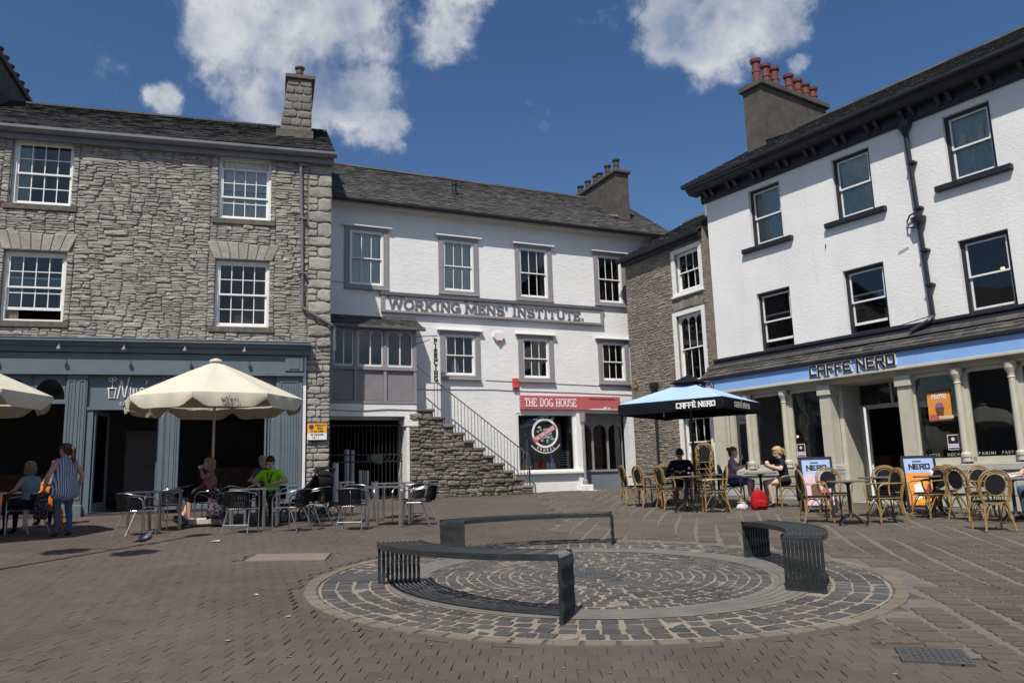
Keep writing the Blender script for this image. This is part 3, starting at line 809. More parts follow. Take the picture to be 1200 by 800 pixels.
def pane_mesh(cache, w, h, mat):
    k = (round(w, 4), round(h, 4), mat.name)
    if k not in cache:
        mb = MB(); mb.box(-w/2, w/2, -0.002, 0.002, -h/2, h/2); me = mb.mesh('pane'); me.materials.append(mat); cache[k] = me
    return cache[k]
PC = {}
def sash(parent, x0, x1, z0, z1, y, cols, rows, frame=0.075, fm='white_paint', sm='white_paint', raise_low=0.0, drop_top=0.0, curtain=None, bar=0.022, stile=0.045,
         split=0.5, glass='glass', arch=False, sill=None, name='window', label=None):
    f = MB(); d = 0.11
    f.box(x0, x0+frame, y, y+d, z0, z1); f.box(x1-frame, x1, y, y+d, z0, z1)
    f.box(x0+frame, x1-frame, y, y+d, z1-frame, z1); f.box(x0+frame, x1-frame, y-0.012, y+d, z0, z0+frame*0.8)
    w = f.build(name, M[fm], parent)
    if label: w['label'] = label
    ax0, ax1, az0, az1 = x0+frame, x1-frame, z0+frame*0.8, z1-frame
    zm = az0+(az1-az0)*split
    for which in (1, 0):
        if which: b0, b1, yy, nr = zm-0.02-drop_top, az1-drop_top, y+0.025, rows[1]
        else: b0, b1, yy, nr = az0+raise_low, zm+0.02+raise_low, y+0.065, rows[0]
        s = MB(); r = stile
        s.box(ax0, ax0+r, yy, yy+0.035, b0, b1); s.box(ax1-r, ax1, yy, yy+0.035, b0, b1)
        s.box(ax0+r, ax1-r, yy, yy+0.035, b1-r*0.9, b1); s.box(ax0+r, ax1-r, yy, yy+0.035, b0, b0+r*(1.0 if which else 1.5))
        gx0, gx1, gz0, gz1 = ax0+r, ax1-r, b0+r*(1.0 if which else 1.5), b1-r*0.9
        pw = (gx1-gx0-bar*(cols-1))/cols; ph = (gz1-gz0-bar*(nr-1))/nr
        for i in range(cols-1):
            xa = gx0+(i+1)*pw+i*bar; s.box(xa, xa+bar, yy+0.006, yy+0.03, gz0, gz1)
        for j in range(nr-1):
            za = gz0+(j+1)*ph+j*bar
            for i in range(cols):
                xa = gx0+i*(pw+bar); s.box(xa, xa+pw, yy+0.007, yy+0.029, za, za+bar)
        if arch and which:
            for i in range(cols):
                xa = gx0+i*(pw+bar)
                for sg in (0, 1):
                    poly = [(0, 0)]
                    for k in range(7):
                        a = math.pi/2*k/6; poly.append((pw/2*(1-math.cos(a)), -pw/2*(1-math.sin(a))))
                    pts = [(xa+p[0], gz1+p[1]) for p in poly] if sg == 0 else [(xa+pw-p[0], gz1+p[1]) for p in reversed(poly)]
                    s.prism(pts, yy+0.008, yy+0.028)
        s.build('sash', M[sm], w)
        me = pane_mesh(PC, pw, ph, M[glass])
        for i in range(cols):
            for j in range(nr):
                o = bpy.data.objects.new('pane', me); col.objects.link(o); o.parent = w
                o.location = (gx0+i*(pw+bar)+pw/2, yy+0.018, gz0+j*(ph+bar)+ph/2)
    if curtain:
        mat, ca, cb, cc, cd = curtain
        mb = MB(); n = 28; vs = []
        for i in range(n+1):
            xx = ax0+(ax1-ax0)*(ca+(cb-ca)*i/n); yo = y+0.125+0.012*math.sin(i*2.1)+0.008*math.sin(i*5.3)
            vs += [(xx, yo, az0+(az1-az0)*cc), (xx, yo, az0+(az1-az0)*cd)]
        mb.add(vs, [(2*i, 2*i+2, 2*i+3, 2*i+1) for i in range(n)]); mb.build('curtain', M[mat], w)
    if sill:
        over, drop, proj, mat = sill
        mb = MB(); mb.bbox(x0-over, x1+over, y-proj, y+0.06, z0-drop, z0-0.003, 0.012); mb.build('sill', M[mat], w)
    return w

def slate_roof(parent, x0, x1, y0, z0, y1, z1, mat='slate', sw=0.26, exp=0.17, thick=0.10, yback=None, zback=None, seed=3, xa=None, xb=None, name='roof', verge=True):
    """front slope from eaves (y0,z0) to ridge (y1,z1) with lapped slates; plain back slope"""
    rr = random.Random(seed)
    b = MB()
    b.xprism([(y0, z0-thick), (y1, z1-thick), (y1, z1-0.02), (y0, z0-0.02)], x0, x1)
    if yback is not None: b.xprism([(y1+0.002, z1-thick), (yback, zback-thick), (yback, zback), (y1+0.002, z1-0.015)], x0, x1)
    roof = b.build(name, M[mat], parent)
    L = math.hypot(y1-y0, z1-z0); dy, dz = (y1-y0)/L, (z1-z0)/L; ny, nz = -dz, dy
    s = MB(); rows = int(L/exp)
    sag = lambda x: 0.02*math.sin(x*0.7+seed)
    for j in range(rows+1):
        e = exp*(1.25-0.5*j/rows); 
    pos = 0.0; j = 0
    while pos < L-0.03:
        e = exp*(1.2-0.45*pos/L); a = pos; bb = min(L, pos+e*1.25)
        x = x0 + (-0.5*sw if j % 2 else 0.0)
        while x < x1:
            w = sw*rr.uniform(0.72, 1.2); xl, xr = max(x0, x), min(x1, x+w-0.008)
            if xr-xl > 0.03:
                lift = 0.022+rr.uniform(-.006, .012); lo = a-rr.uniform(0, 0.018); tw = rr.uniform(-.006, .006); sg = sag(xl)
                def P(xx, d, h): return (xx, y0+dy*d+ny*(h+sg*0.6), z0+dz*d+nz*(h+sg*0.6))
                s.add([P(xl, lo, lift+tw), P(xr, lo, lift-tw), P(xr, bb, 0.004), P(xl, bb, 0.004), P(xl, lo, lift+tw-0.018), P(xr, lo, lift-tw-0.018)], [(0,1,2,3), (4,5,1,0), (0,3,4), (1,5,2)])
            x += w
        pos += e; j += 1
    tag(raw_build(s, 'slates', M[mat], roof), kind='stuff')
    r = MB(); x = x0
    while x < x1-0.05:
        w = min(0.46, x1-x); r.xprism([(y1-0.14, z1-0.045), (y1-0.11, z1+0.02), (y1, z1+0.075), (y1+0.11, z1+0.02), (y1+0.14, z1-0.045)], x, x+w-0.012); x += w
    r.build('ridge_tiles', M[mat], roof)
    return roof

# ---- stroke lettering
def arc(cx, cy, rx, ry, a0, a1, n=10): return [(cx+rx*math.cos(R(a0+(a1-a0)*i/n)), cy+ry*math.sin(R(a0+(a1-a0)*i/n))) for i in range(n+1)]
FONT = {   # letter: (width, strokes, serif positions)
 'A': (.86, [[(.06,0),(.43,1),(.80,0)],[(.2,.36),(.66,.36)]], [(.06,0),(.80,0)]),
 'C': (.78, [arc(.42,.5,.38,.5,48,312,14)], []),
 'D': (.78, [[(.1,0),(.1,1)],[(.1,1),(.36,1)]+arc(.36,.5,.36,.5,90,-90,10)+[(.1,0)]], [(.1,0),(.1,1)]),
 'E': (.70, [[(.1,0),(.1,1)],[(.1,1),(.62,1),(.62,.82)],[(.1,.52),(.48,.52)],[(.1,0),(.62,0),(.62,.18)]], [(.1,0),(.1,1)]),
 'F': (.66, [[(.1,0),(.1,1)],[(.1,1),(.6,1),(.6,.82)],[(.1,.52),(.46,.52)]], [(.1,0),(.1,1)]),
 'G': (.84, [arc(.43,.5,.38,.5,48,340,14),[(.8,.42),(.5,.42)],[(.78,.42),(.78,.08)]], []),
 'H': (.84, [[(.12,0),(.12,1)],[(.72,0),(.72,1)],[(.12,.5),(.72,.5)]], [(.12,0),(.12,1),(.72,0),(.72,1)]),
 'I': (.36, [[(.18,0),(.18,1)]], [(.18,0),(.18,1)]),
 'K': (.84, [[(.12,0),(.12,1)],[(.7,1),(.14,.42)],[(.32,.6),(.74,0)]], [(.12,0),(.12,1),(.7,1),(.74,0)]),
 'L': (.68, [[(.1,0),(.1,1)],[(.1,0),(.62,0),(.62,.18)]], [(.1,0),(.1,1)]),
 'M': (1.02, [[(.12,0),(.12,1),(.51,.12),(.9,1),(.9,0)]], [(.12,0),(.12,1),(.9,0),(.9,1)]),
 'N': (.86, [[(.12,0),(.12,1),(.74,0),(.74,1)]], [(.12,0),(.12,1),(.74,1)]),
 'O': (.86, [arc(.43,.5,.38,.5,0,360,18)], []),
 'P': (.72, [[(.12,0),(.12,1)],[(.12,1),(.36,1)]+arc(.36,.75,.27,.25,90,-90,8)+[(.12,.5)]], [(.12,0),(.12,1)]),
 'R': (.80, [[(.12,0),(.12,1)],[(.12,1),(.36,1)]+arc(.36,.75,.27,.25,90,-90,8)+[(.12,.5)],[(.38,.5),(.7,0)]], [(.12,0),(.12,1),(.7,0)]),
 'S': (.74, [arc(.37,.75,.28,.25,30,270,10)[:-1]+arc(.37,.25,.31,.25,90,-150,10)], []),
 'T': (.76, [[(.38,0),(.38,1)],[(.05,.82),(.05,1),(.71,1),(.71,.82)]], [(.38,0)]),
 'U': (.82, [[(.12,1),(.12,.32)]+arc(.41,.32,.29,.32,180,360,10)+[(.70,1)]], [(.12,1),(.70,1)]),
 'W': (1.12, [[(.06,1),(.3,0),(.56,.9),(.82,0),(1.06,1)]], [(.06,1),(.56,.95),(1.06,1)]),
 'X': (.8, [[(.1,0),(.7,1)],[(.1,1),(.7,0)]], []),
 'Y': (.8, [[(.08,1),(.4,.5),(.72,1)],[(.4,.5),(.4,0)]], []),
 "'": (.24, [[(.14,1),(.10,.74)]], []), '.': (.3, [[(.12,0.05),(.12,.13)]], []), '-': (.4, [[(.05,.45),(.35,.45)]], []),
 '1': (.4, [[(.08,.8),(.22,1),(.22,0)]], []), '2': (.66, [arc(.33,.72,.27,.28,170,-30,8)+[(.06,0),(.62,0)]], []),
}
BLOCK = {  # squared lettering
 'C': (.82, [[(.72,.9),(.08,.9),(.08,.1),(.72,.1)]]), 'A': (.88, [[(.08,0),(.08,.9),(.76,.9),(.76,0)],[(.08,.42),(.76,.42)]]),
 'F': (.78, [[(.08,0),(.08,.9),(.72,.9)],[(.08,.46),(.56,.46)]]), 'E': (.80, [[(.72,.9),(.08,.9),(.08,.1),(.72,.1)],[(.08,.5),(.6,.5)]]),
 'N': (.92, [[(.08,0),(.08,.92),(.78,.08),(.78,1)]]), 'R': (.86, [[(.08,0),(.08,.9),(.72,.9),(.72,.48),(.08,.48)],[(.4,.48),(.76,0)]]),
 'O': (.90, [[(.08,.1),(.08,.9),(.76,.9),(.76,.1),(.08,.1)]]),
}
def stroke_mesh(mb, strokes, ox, oz, h, t, y0, y1, serifs=(), sl=0.0, sw=0.2, M4=None, k0=0, wx=1.0):
    k = k0
    for st in strokes:
        pts = [(ox+(p[0]*wx+sl*p[1])*h, oz+p[1]*h) for p in st]
        for a, b in zip(pts, pts[1:]):
            dx, dz = b[0]-a[0], b[1]-a[1]; l = math.hypot(dx, dz)
            if l < 1e-6: continue
            ux, uz = dx/l, dz/l; nx, nz = -uz*t/2, ux*t/2; e = t*0.42
            A = (a[0]-ux*e, a[1]-uz*e); B = (b[0]+ux*e, b[1]+uz*e); k += 1; yy = y0-0.0004*(k % 9)
            mb.prism([(A[0]-nx, A[1]-nz), (B[0]-nx, B[1]-nz), (B[0]+nx, B[1]+nz), (A[0]+nx, A[1]+nz)], yy, y1+0.0003*(k % 7), M=M4)
    for p in serifs:
        x, z = ox+(p[0]*wx+sl*p[1])*h, oz+p[1]*h; s = sw*h; th = t*0.55
        z0, z1 = (z-t*0.42, z-t*0.42+th) if p[1] < 0.5 else (z+t*0.42-th, z+t*0.42); k += 1
        mb.prism([(x-s, z0), (x+s, z0), (x+s, z1), (x-s, z1)], y0-0.0004*(k % 9)-0.002, y1, M=M4)
def text_width(txt, h, sp, wx=1.0, font=FONT): return sum((font[c][0]*wx if c in font else 0.42)*h+sp*h for c in txt)
def lettering(parent, txt, x, z, h, t, y0, y1, mat, serif=True, sp=0.10, sl=0.0, wx=1.0, font=FONT, split=None, name='lettering', M4=None, big=(), width=None):
    if width: 
        w0 = text_width(txt, h, sp, wx, font); wx *= width/w0; sp *= width/w0
    mb = MB(); cx = x; k = 0
    for i, ch in enumerate(txt):
        if ch == ' ': cx += 0.42*h; continue
        d = font[ch]; hh = h*(1.12 if i in big else 1.0)
        if split: mb = MB()
        stroke_mesh(mb, d[1], cx, z, hh, t, y0, y1, d[2] if (serif and len(d) > 2) else (), sl, M4=M4, wx=wx, k0=k); k += 3
        if split: mb.build(split, mat, parent)
        cx += d[0]*wx*hh+sp*h
    if not split: return mb.build(name, mat, parent)

def pot(parent, x, y, z, r, h, mat, tiers=2):
    mb = MB(); pr = [(r*1.12, -0.12), (r*1.12, 0.04), (r, 0.07), (r*0.93, h*0.45), (r*1.05, h*0.47), (r*1.05, h*0.53), (r*0.92, h*0.55), (r*0.88, h*0.84), (r*1.18, h*0.88), (r*1.25, h), (r*0.95, h), (r*0.8, h*0.9)]
    mb.lathe(pr, 14, (x, y, z)); return mb.build('chimney_pot', M[mat], parent, smooth=False)
# ================================================================== grey stone house on the left (cafe on the ground floor)
LB = thing('stone_house', 'three storey grey rubble stone house with slate blue cafe front at left', 'building', (-10.095, 18.921, 0), R(17))
H = [(-2.07,-0.71,8.38,10.05), (-2.09,-0.74,5.48,7.20), (2.67,3.99,8.32,10.04), (2.67,4.01,5.46,7.21)]
LX0, LX1 = -8.0, 5.56
mb = MB(); wall_faces(mb, LX0, LX1, 4.3, 10.35, H, 0.0, 0.35)
mb.box(4.96, LX1, 0.002, 5.0, 0.4, 4.299)                                 # pier and flank below
mb.box(LX1-0.35, LX1, 0.351, 6.6, 4.3, 10.3); mb.box(LX0, LX0+0.3, 0.351, 6.6, 0.3, 10.3); mb.box(LX0+0.301, LX1-0.351, 6.3, 6.6, 0.3, 10.3)
mb.xprism([(0.01, 10.351), (6.6, 10.351), (3.3, 12.3)], LX1-0.3, LX1-0.01)
wall = raw_build(mb, 'wall', M['mortar'], LB)
mb = MB(); mb.box(LX0+0.31, LX1-0.36, 0.36, 6.29, 4.6, 4.75); mb.box(LX0+0.31, LX1-0.36, 0.36, 6.29, 7.55, 7.7); mb.box(LX0+0.31, LX1-0.36, 0.36, 6.29, 10.15, 10.25)
mb.box(1.2, 1.3, 0.36, 6.29, 4.751, 10.14); mb.box(LX0+0.31, 4.9, 6.1, 6.2, 0.3, 4.59)
mb.build('interior_floors', M['room'], LB)
mb = MB(); mb.box(LX0+0.3, 4.95, -0.1, 6.3, 0.3, 0.93); mb.build('cafe_floor', M['dark_room'], LB)
# rubble facing: courses with flat arches over the first floor windows
arches = [(-2.25,-0.58,7.20,7.66), (2.50,4.18,7.21,7.66)]
sills = [(-2.2,-0.6,8.22,8.38), (-2.24,-0.6,5.32,5.48), (2.54,4.12,8.17,8.32), (2.54,4.14,5.30,5.46)]
cells = random_rubble(-4.2, 4.96, 5.03, 10.1, H+arches+sills, (0.20, 0.50), (0.045, 0.12), 0.0, seed=4)
rubble(LB, cells, 'stone', 0.0, 0.055, 300, seed=9, wob=0.045, keep=H+arches+sills)
# quoins and pier blocks at the right corner
q = random_rubble(4.96, LX1, 0.75, 4.95, [], (0.18, 0.42), (0.09, 0.22), 0.008, seed=14); z = 4.96; rr = random.Random(3); i = 0
while z < 10.08:
    h = rr.uniform(0.24, 0.40); h = min(h, 10.12-z)
    w = (0.60 if i % 2 else 0.36)
    q.append((LX1-w/2+0.015, z+h/2, w-0.012, h-0.014))
    if w < 0.5: q.append((4.96+(LX1-4.96-w)/2, z+h/4, LX1-4.96-w-0.012, h/2-0.012)); q.append((4.96+(LX1-4.96-w)/2, z+h*0.75, LX1-4.96-w-0.012, h/2-0.012))
    z += h; i += 1
rubble(LB, q, 'stone', -0.004, 0.034, 300, name='quoin_stone', plural='quoin_stones', seed=2)
for a in arches:
    n = 7; cx = (a[0]+a[1])/2
    for k in range(n):
        f0, f1 = k/n, (k+1)/n; bx0, bx1 = a[0]+0.13+(a[1]-a[0]-0.26)*f0, a[0]+0.13+(a[1]-a[0]-0.26)*f1
        tx0, tx1 = cx+(bx0-cx)*1.28, cx+(bx1-cx)*1.28
        g_ = 0.004; mb = MB(); dz = rr.uniform(-.03, .03)
        lo, hi = [(bx0+g_, a[2]+0.012), (bx1-g_, a[2]+0.012)], [(tx1-g_, a[3]+dz), (tx0+g_, a[3]+dz)]
        P = lo+hi; c_ = (sum(p[0] for p in P)/4, sum(p[1] for p in P)/4)
        ins = [(c_[0]+(p[0]-c_[0])*0.86, c_[1]+(p[1]-c_[1])*0.9) for p in P]
        mb.add([(p[0], 0.01, p[1]) for p in P]+[(p[0], -0.03, p[1]) for p in P]+[(p[0], -0.042-rr.uniform(0, .012), p[1]) for p in ins],
               [(0,1,5,4),(1,2,6,5),(2,3,7,6),(3,0,4,7),(4,5,9,8),(5,6,10,9),(6,7,11,10),(7,4,8,11),(8,9,10,11)])
        mb.build('arch_stone', M['stone'], LB)
sl = (0.13, 0.15, 0.16, 'sill_stone')
sash(LB, *H[0], 0.09, 4, (2, 2), sill=sl, curtain=('blind', 0.0, 0.28, 0, 1))
sash(LB, *H[1], 0.09, 4, (2, 2), sill=sl, raise_low=0.24, curtain=('curtain_dark', 0.0, 0.22, 0, 1), label='sash window with its lower sash pushed up')
sash(LB, *H[2], 0.09, 4, (2, 2), sill=sl, drop_top=0.22, curtain=('net', 0.0, 1.0, 0, 1), label='sash window with white net curtain')
sash(LB, *H[3], 0.09, 4, (2, 2), sill=sl)
# boxes on the window ledge inside
mb = MB(); mb.box(3.15, 3.38, 0.45, 0.6, 5.55, 5.86); mb.box(3.4, 3.62, 0.45, 0.6, 5.55, 5.75); mb.build('cardboard_boxes', M['bamboo'], LB)
# eaves, gutter, roof, chimney
mb = MB(); mb.box(LX0, LX1+0.04, -0.16, -0.075, 9.99, 10.16); mb.build('fascia_board', M['gutter'], LB)
mb = MB(); mb.xprism([(-0.34, 10.28), (-0.34, 10.21), (-0.30, 10.15), (-0.22, 10.13), (-0.165, 10.16), (-0.165, 10.28), (-0.20, 10.28), (-0.205, 10.19), (-0.235, 10.165), (-0.285, 10.18), (-0.315, 10.225), (-0.315, 10.28)], LX0, LX1+0.12); mb.build('gutter', M['gutter'], LB)
slate_roof(LB, LX0, LX1+0.06, -0.27, 10.31, 3.3, 12.47, 'slate_dark', 0.27, 0.18, yback=6.9, zback=10.3, seed=5)
mb = MB()
x0b, x0t, x1c = 4.10, 4.38, 5.07; y0c, y1c = 1.52, 3.3; zt = 13.22
mb.add([(x0b,y0c,10.9),(x1c,y0c,10.9),(x1c,y1c,10.9),(x0b,y1c,10.9),(x0t,y0c,zt),(x1c,y0c,zt),(x1c,y1c,zt),(x0t,y1c,zt)], [(0,3,2,1),(4,5,6,7),(0,1,5,4),(1,2,6,5),(2,3,7,6),(3,0,4,7)])
ch = mb.build('chimney', M['stack_stone'], LB)
mb = MB(); mb.bbox(x0t-0.07, x1c+0.09, y0c-0.1, y1c+0.1, zt+0.003, zt+0.13, 0.015); mb.build('chimney_cap', M['sill_stone'], ch)
cells = []; z = 11.5; i = 0
while z < zt-0.03:
    h = min(0.25, zt-z); xl = x0b+(x0t-x0b)*(z+h/2-10.9)/(zt-10.9); n = 3 if i % 2 else 2; w = (x1c-xl)/n
    for k in range(n): cells.append((xl+w*(k+0.5), z+h/2, w-0.012, h-0.014))
    z += h; i += 1
rubble(ch, cells, 'stack_stone', y0c, 0.035, 300, name='chimney_stone', seed=8)
mb = MB(); mb.box(x0b-0.02, x1c+0.05, y0c-0.05, y0c-0.035, 11.38, 11.62); mb.build('flashing', M['sill_stone'], ch)
pot(ch, 4.72, 1.85, zt+0.13, 0.12, 0.42, 'pot_brown')
# older stack at the left edge, seven pots in a row
mb = MB(); mb.box(-4.3, -3.22, 1.9, 5.3, 11.0, 13.2); ch = mb.build('chimney', M['render_dark'], LB); ch['label'] = 'dark rendered chimney with a row of red pots'
mb = MB(); mb.bbox(-4.4, -3.13, 1.8, 5.4, 13.203, 13.36, 0.015); mb.build('chimney_cap', M['render_dark'], ch)
for k in range(7): pot(ch, -3.42, 2.1+k*0.5, 13.36, 0.125, 0.38, 'pot_red')
# rainwater pipe
mb = MB(); mb.tube([(4.70,-0.10,10.26),(4.70,-0.10,10.05),(4.74,-0.09,9.9),(4.80,-0.09,8.0),(4.83,-0.09,6.05),(4.86,-0.09,5.98),(5.6,-0.10,5.55),(5.66,-0.05,5.5),(5.68,0.02,4.9)], 0.042, 8)
pipe = mb.build('rainwater_pipe', M['gutter'], LB)
mb = MB()
for z in (9.9, 8.4, 6.9): mb.box(4.72, 4.90, -0.145, -0.03, z, z+0.05)
mb.build('pipe_clips', M['gutter'], pipe)
mb = MB(); mb.tube([(4.85,-0.06,5.0),(5.2,-0.07,5.02),(5.4,-0.06,4.92),(5.57,-0.06,4.93)], 0.012, 5); mb.build('cable', M['iron'], pipe)

# ---- cafe front
SB = M['slate_blue']
mb = MB(); mb.box(LX0, 4.90, -0.20, 0.0, 4.27, 4.70)
mb.xprism([(-0.02, 5.02), (-0.44, 5.0), (-0.44, 4.955), (-0.38, 4.94), (-0.34, 4.86), (-0.27, 4.83), (-0.25, 4.72), (-0.0, 4.705)], LX0, 5.06)
mb.box(LX0, 4.90, -0.235, 0.0, 4.185, 4.265)
sf = mb.build('shop_fascia', SB, LB)
mb = MB(); mb.box(LX0, 5.06, -0.45, -0.0, 5.022, 5.045); mb.build('lead_capping', M['lead'], sf)
mb = MB(); mb.bbox(4.42, 4.88, -0.25, -0.2005, 4.29, 4.68, 0.02); mb.box(4.53, 4.77, -0.268, -0.2505, 4.36, 4.61); mb.build('end_block', SB, sf)
for x in (-2.1, -0.69, 0.70, 2.06, 3.44):
    mb = MB(); mb.tube([(x,-0.20,4.80),(x,-0.42,4.86),(x,-0.44,4.80)], 0.012, 5); mb.lathe([(0.02,0.0),(0.045,-0.03),(0.05,-0.07),(0.03,-0.09)], 10, (x,-0.44,4.82)); mb.build('spot_lamp', M['lead'], sf)
def pilaster(x0, x1, zb, zt, strips=1, y=-0.14):
    p = MB(); p.box(x0, x1, y, -0.002, zb+0.28, zt)
    p.bbox(x0-0.03, x1+0.03, y-0.05, -0.003, zb, zb+0.279, 0.012)
    w = (x1-x0)/strips
    for k in range(strips):
        a, b = x0+k*w+w*0.14, x0+(k+1)*w-w*0.14
        for u0, u1, v0, v1 in ((a, a+0.03, zb+0.4, zt-0.12), (b-0.03, b, zb+0.4, zt-0.12), (a+0.031, b-0.031, zb+0.4, zb+0.43), (a+0.031, b-0.031, zt-0.15, zt-0.12)):
            p.box(u0, u1, y-0.018, y-0.001, v0, v1)
        n = int((b-a-0.1)/0.055)
        for q_ in range(n):
            xx = a+0.055+q_*(b-a-0.11)/max(1, n-1) if n > 1 else (a+b)/2
            p.tube([(xx, y-0.002, zb+0.5), (xx, y-0.002, zt-0.22)], 0.014, 6)
    return p.build('pilaster', SB, LB)
pilaster(-0.54, -0.09, 0.86, 4.18, 2)
pilaster(1.54, 1.98, 0.95, 4.18)
pilaster(4.22, 4.86, 1.0, 4.18)
mb = MB(); mb.box(4.87, 4.955, -0.10, -0.01, 0.9, 4.98); mb.build('corner_trim', M['white_paint'], LB)
# panel over the door with the name, door surround
mb = MB(); mb.box(-0.085, 1.535, -0.06, -0.002, 3.42, 4.18); mb.box(-0.085, 1.535, -0.12, -0.0, 3.35, 3.419); mb.box(-0.085, 0.06, -0.09, -0.001, 0.9, 3.349); mb.build('door_panel', SB, LB)
mb = MB(); mb.box(1.985, 4.215, -0.06, -0.002, 3.32, 4.18); mb.box(1.985, 4.215, -0.10, -0.0, 3.26, 3.319); mb.box(1.985, 4.215, -0.10, 0.1, 0.95, 1.22); mb.box(4.10, 4.215, -0.05, -0.001, 1.221, 3.259); mb.build('window_surround', SB, LB)
# folded glazed doors of the big opening and the entrance door
for x, a, zt_ in ((0.09, 76, 3.33), (1.52, 100, 3.33), (4.06, 98, 3.24), (3.98, 84, 3.24)):
    Mx = Matrix.Translation((x, -0.04, 0)) @ Matrix.Rotation(R(a), 4, 'Z'); d = MB()
    zb = 0.96 if x < 2 else 1.24; w = 0.75 if x < 2 else 0.5
    for u0, u1, v0, v1 in ((0, 0.08, zb, zt_), (w-0.08, w, zb, zt_), (0.081, w-0.081, zb, zb+0.22), (0.081, w-0.081, zt_-0.1, zt_)): d.box(u0, u1, -0.022, 0.022, v0, v1, M=Mx)
    dr = d.build('door_leaf', SB, LB)
    d = MB(); d.box(0.081, w-0.081, -0.003, 0.003, zb+0.22, zt_-0.1, M=Mx); d.build('pane', M['glass_shop'], dr)
# arched fanlights
mb = MB(); y = -0.08
for k in range(-3, 2):
    cx = -0.905+k*0.74-0.74*0; r = 0.33; pl = []
    if cx+0.37 > -0.53: cx = -0.91
    if k == 1: continue
    x0a, x1a, zc, ztop = cx-0.37, cx+0.37, 3.62, 4.18
    n = 10; A = [(cx+r*math.cos(math.pi*i/n), zc+0.47*math.sin(math.pi*i/n)) for i in range(n+1)]
    for i in range(n):
        p, q_ = A[i], A[i+1]; e0 = (min(x1a, max(x0a, cx+(p[0]-cx)*1.13)), ztop); e1 = (min(x1a, max(x0a, cx+(q_[0]-cx)*1.13)), ztop)
        mb.prism([p, e0, e1, q_], y, y+0.06)
    mb.box(x0a, cx-r, y, y+0.06, 3.6, ztop) if x0a < cx-r else None
    mb.box(cx+r, x1a, y, y+0.06, 3.6, ztop)
mb.box(LX0, -0.545, y-0.03, y+0.08, 3.50, 3.599)
fan = mb.build('fanlight_tracery', SB, LB)
mb = MB(); mb.box(LX0, -0.545, -0.03, -0.026, 3.6, 4.18); mb.build('pane', M['glass'], fan)
mb = MB(); mb.box(LX0, -3.2, -0.08, 0.05, 0.9, 3.499); mb.build('end_panel', SB, LB)
# things inside the cafe
mb = MB(); mb.box(0.4, 1.3, 2.4, 2.5, 0.94, 3.0); mb.build('inner_door', M['room'], LB)
for c_ in ((2.2, 4.4, 3.4, 4.2, 0.94, 2.0), (-3.0, -0.9, 3.6, 4.4, 0.94, 1.95)):
    mb = MB(); mb.box(*c_); mb.build('counter', M['brown_wood'], LB)
# the name in script with a little plant box
def script(parent, x, z, s, y, r, mat):
    S = lambda p: [(x+a*s, y, z+b*s) for a, b in p]
    mb = MB()
    for p in ([(0,.42),(.04,.95),(.0,.0),(.05,.02)],):
        pass
    n_ = [(0.0,0.0),(0.06,.35),(0.12,.85),(0.16,.9),(0.2,.55),(0.26,.12),(0.32,.05),(0.38,.45),(0.45,.95),(0.5,1.05)]
    i_ = [(.56,.55),(.56,.2),(.6,.05),(.66,.1)]
    n2 = [(.68,.5),(.69,.05),(.72,.4),(.8,.52),(.84,.35),(.84,.08),(.9,.08)]
    a_ = [(1.14,.5),(1.04,.52),(.97,.35),(1.0,.1),(1.08,.08),(1.14,.3),(1.15,.5),(1.15,.1),(1.21,.08)]
    ap = [(1.27,.9),(1.25,.7)]
    s_ = [(1.46,.5),(1.38,.52),(1.36,.38),(1.44,.28),(1.44,.1),(1.34,.08)]
    for p in (n_, i_, n2, a_, ap, s_): mb.tube(S(p), r, 5)
    mb.tube(S([(.555,.72),(.565,.74)]), r, 5)
    mb.tube(S([(-.42,.5),(-.36,.02),(-.14,.02),(-.08,.5),(-.46,.5)]), r, 5); mb.tube(S([(-.25,.5),(-.26,.85)]), r*.8, 5)
    mb.tube(S(arc(-.33,.92,.08,.09,0,360,8)), r*.8, 5); mb.tube(S(arc(-.18,.95,.08,.09,0,360,8)), r*.8, 5)
    return mb.build('name_lettering', mat, parent)
t = thing('cafe_sign', "white script lettering nina's with small plant box over the cafe door", 'sign', (-10.095, 18.921, 0), R(17))
script(t, 0.56, 3.62, 0.50, -0.075, 0.016, M['white_print'])
lettering(t, 'CAFE', 0.62, 3.47, 0.06, 0.012, -0.078, -0.062, M['white_print'], False, 0.3)
# amber parking notice on the pier
t = thing('parking_notice', 'small amber and white no waiting notice on the stone pier', 'sign', (-10.095, 18.921, 0), R(17))
mb = MB(); mb.bbox(4.985, 5.50, -0.115, -0.085, 2.55, 3.00, 0.008); mb.build('plate', M['iron'], t)
mb = MB(); mb.box(5.0, 5.485, -0.119, -0.1155, 2.74, 2.985); mb.build('amber_panel', M['yellow_sign'], t)
mb = MB(); mb.box(5.0, 5.485, -0.119, -0.1155, 2.565, 2.737); mb.build('white_panel', M['white_print'], t)
mb = MB(); n = 20; mb.prism([(5.10+0.068*math.cos(2*math.pi*k/n), 2.89+0.068*math.sin(2*math.pi*k/n)) for k in range(n)], -0.1215, -0.1195); mb.build('red_ring', M['red_print'], t)
mb = MB(); mb.prism([(5.10+0.05*math.cos(2*math.pi*k/n), 2.89+0.05*math.sin(2*math.pi*k/n)) for k in range(n)], -0.1235, -0.122); mb.build('blue_disc', M['blue_print'], t)
lettering(t, 'PERMIT', 5.19, 2.905, 0.045, 0.010, -0.1205, -0.1195, M['black_print'], False, 0.15, width=0.27)
lettering(t, 'ONLY', 5.24, 2.835, 0.045, 0.010, -0.1205, -0.1195, M['black_print'], False, 0.15, width=0.16)
lettering(t, 'AT ALL TIMES', 5.08, 2.762, 0.04, 0.009, -0.1205, -0.1195, M['black_print'], False, 0.15, width=0.33)
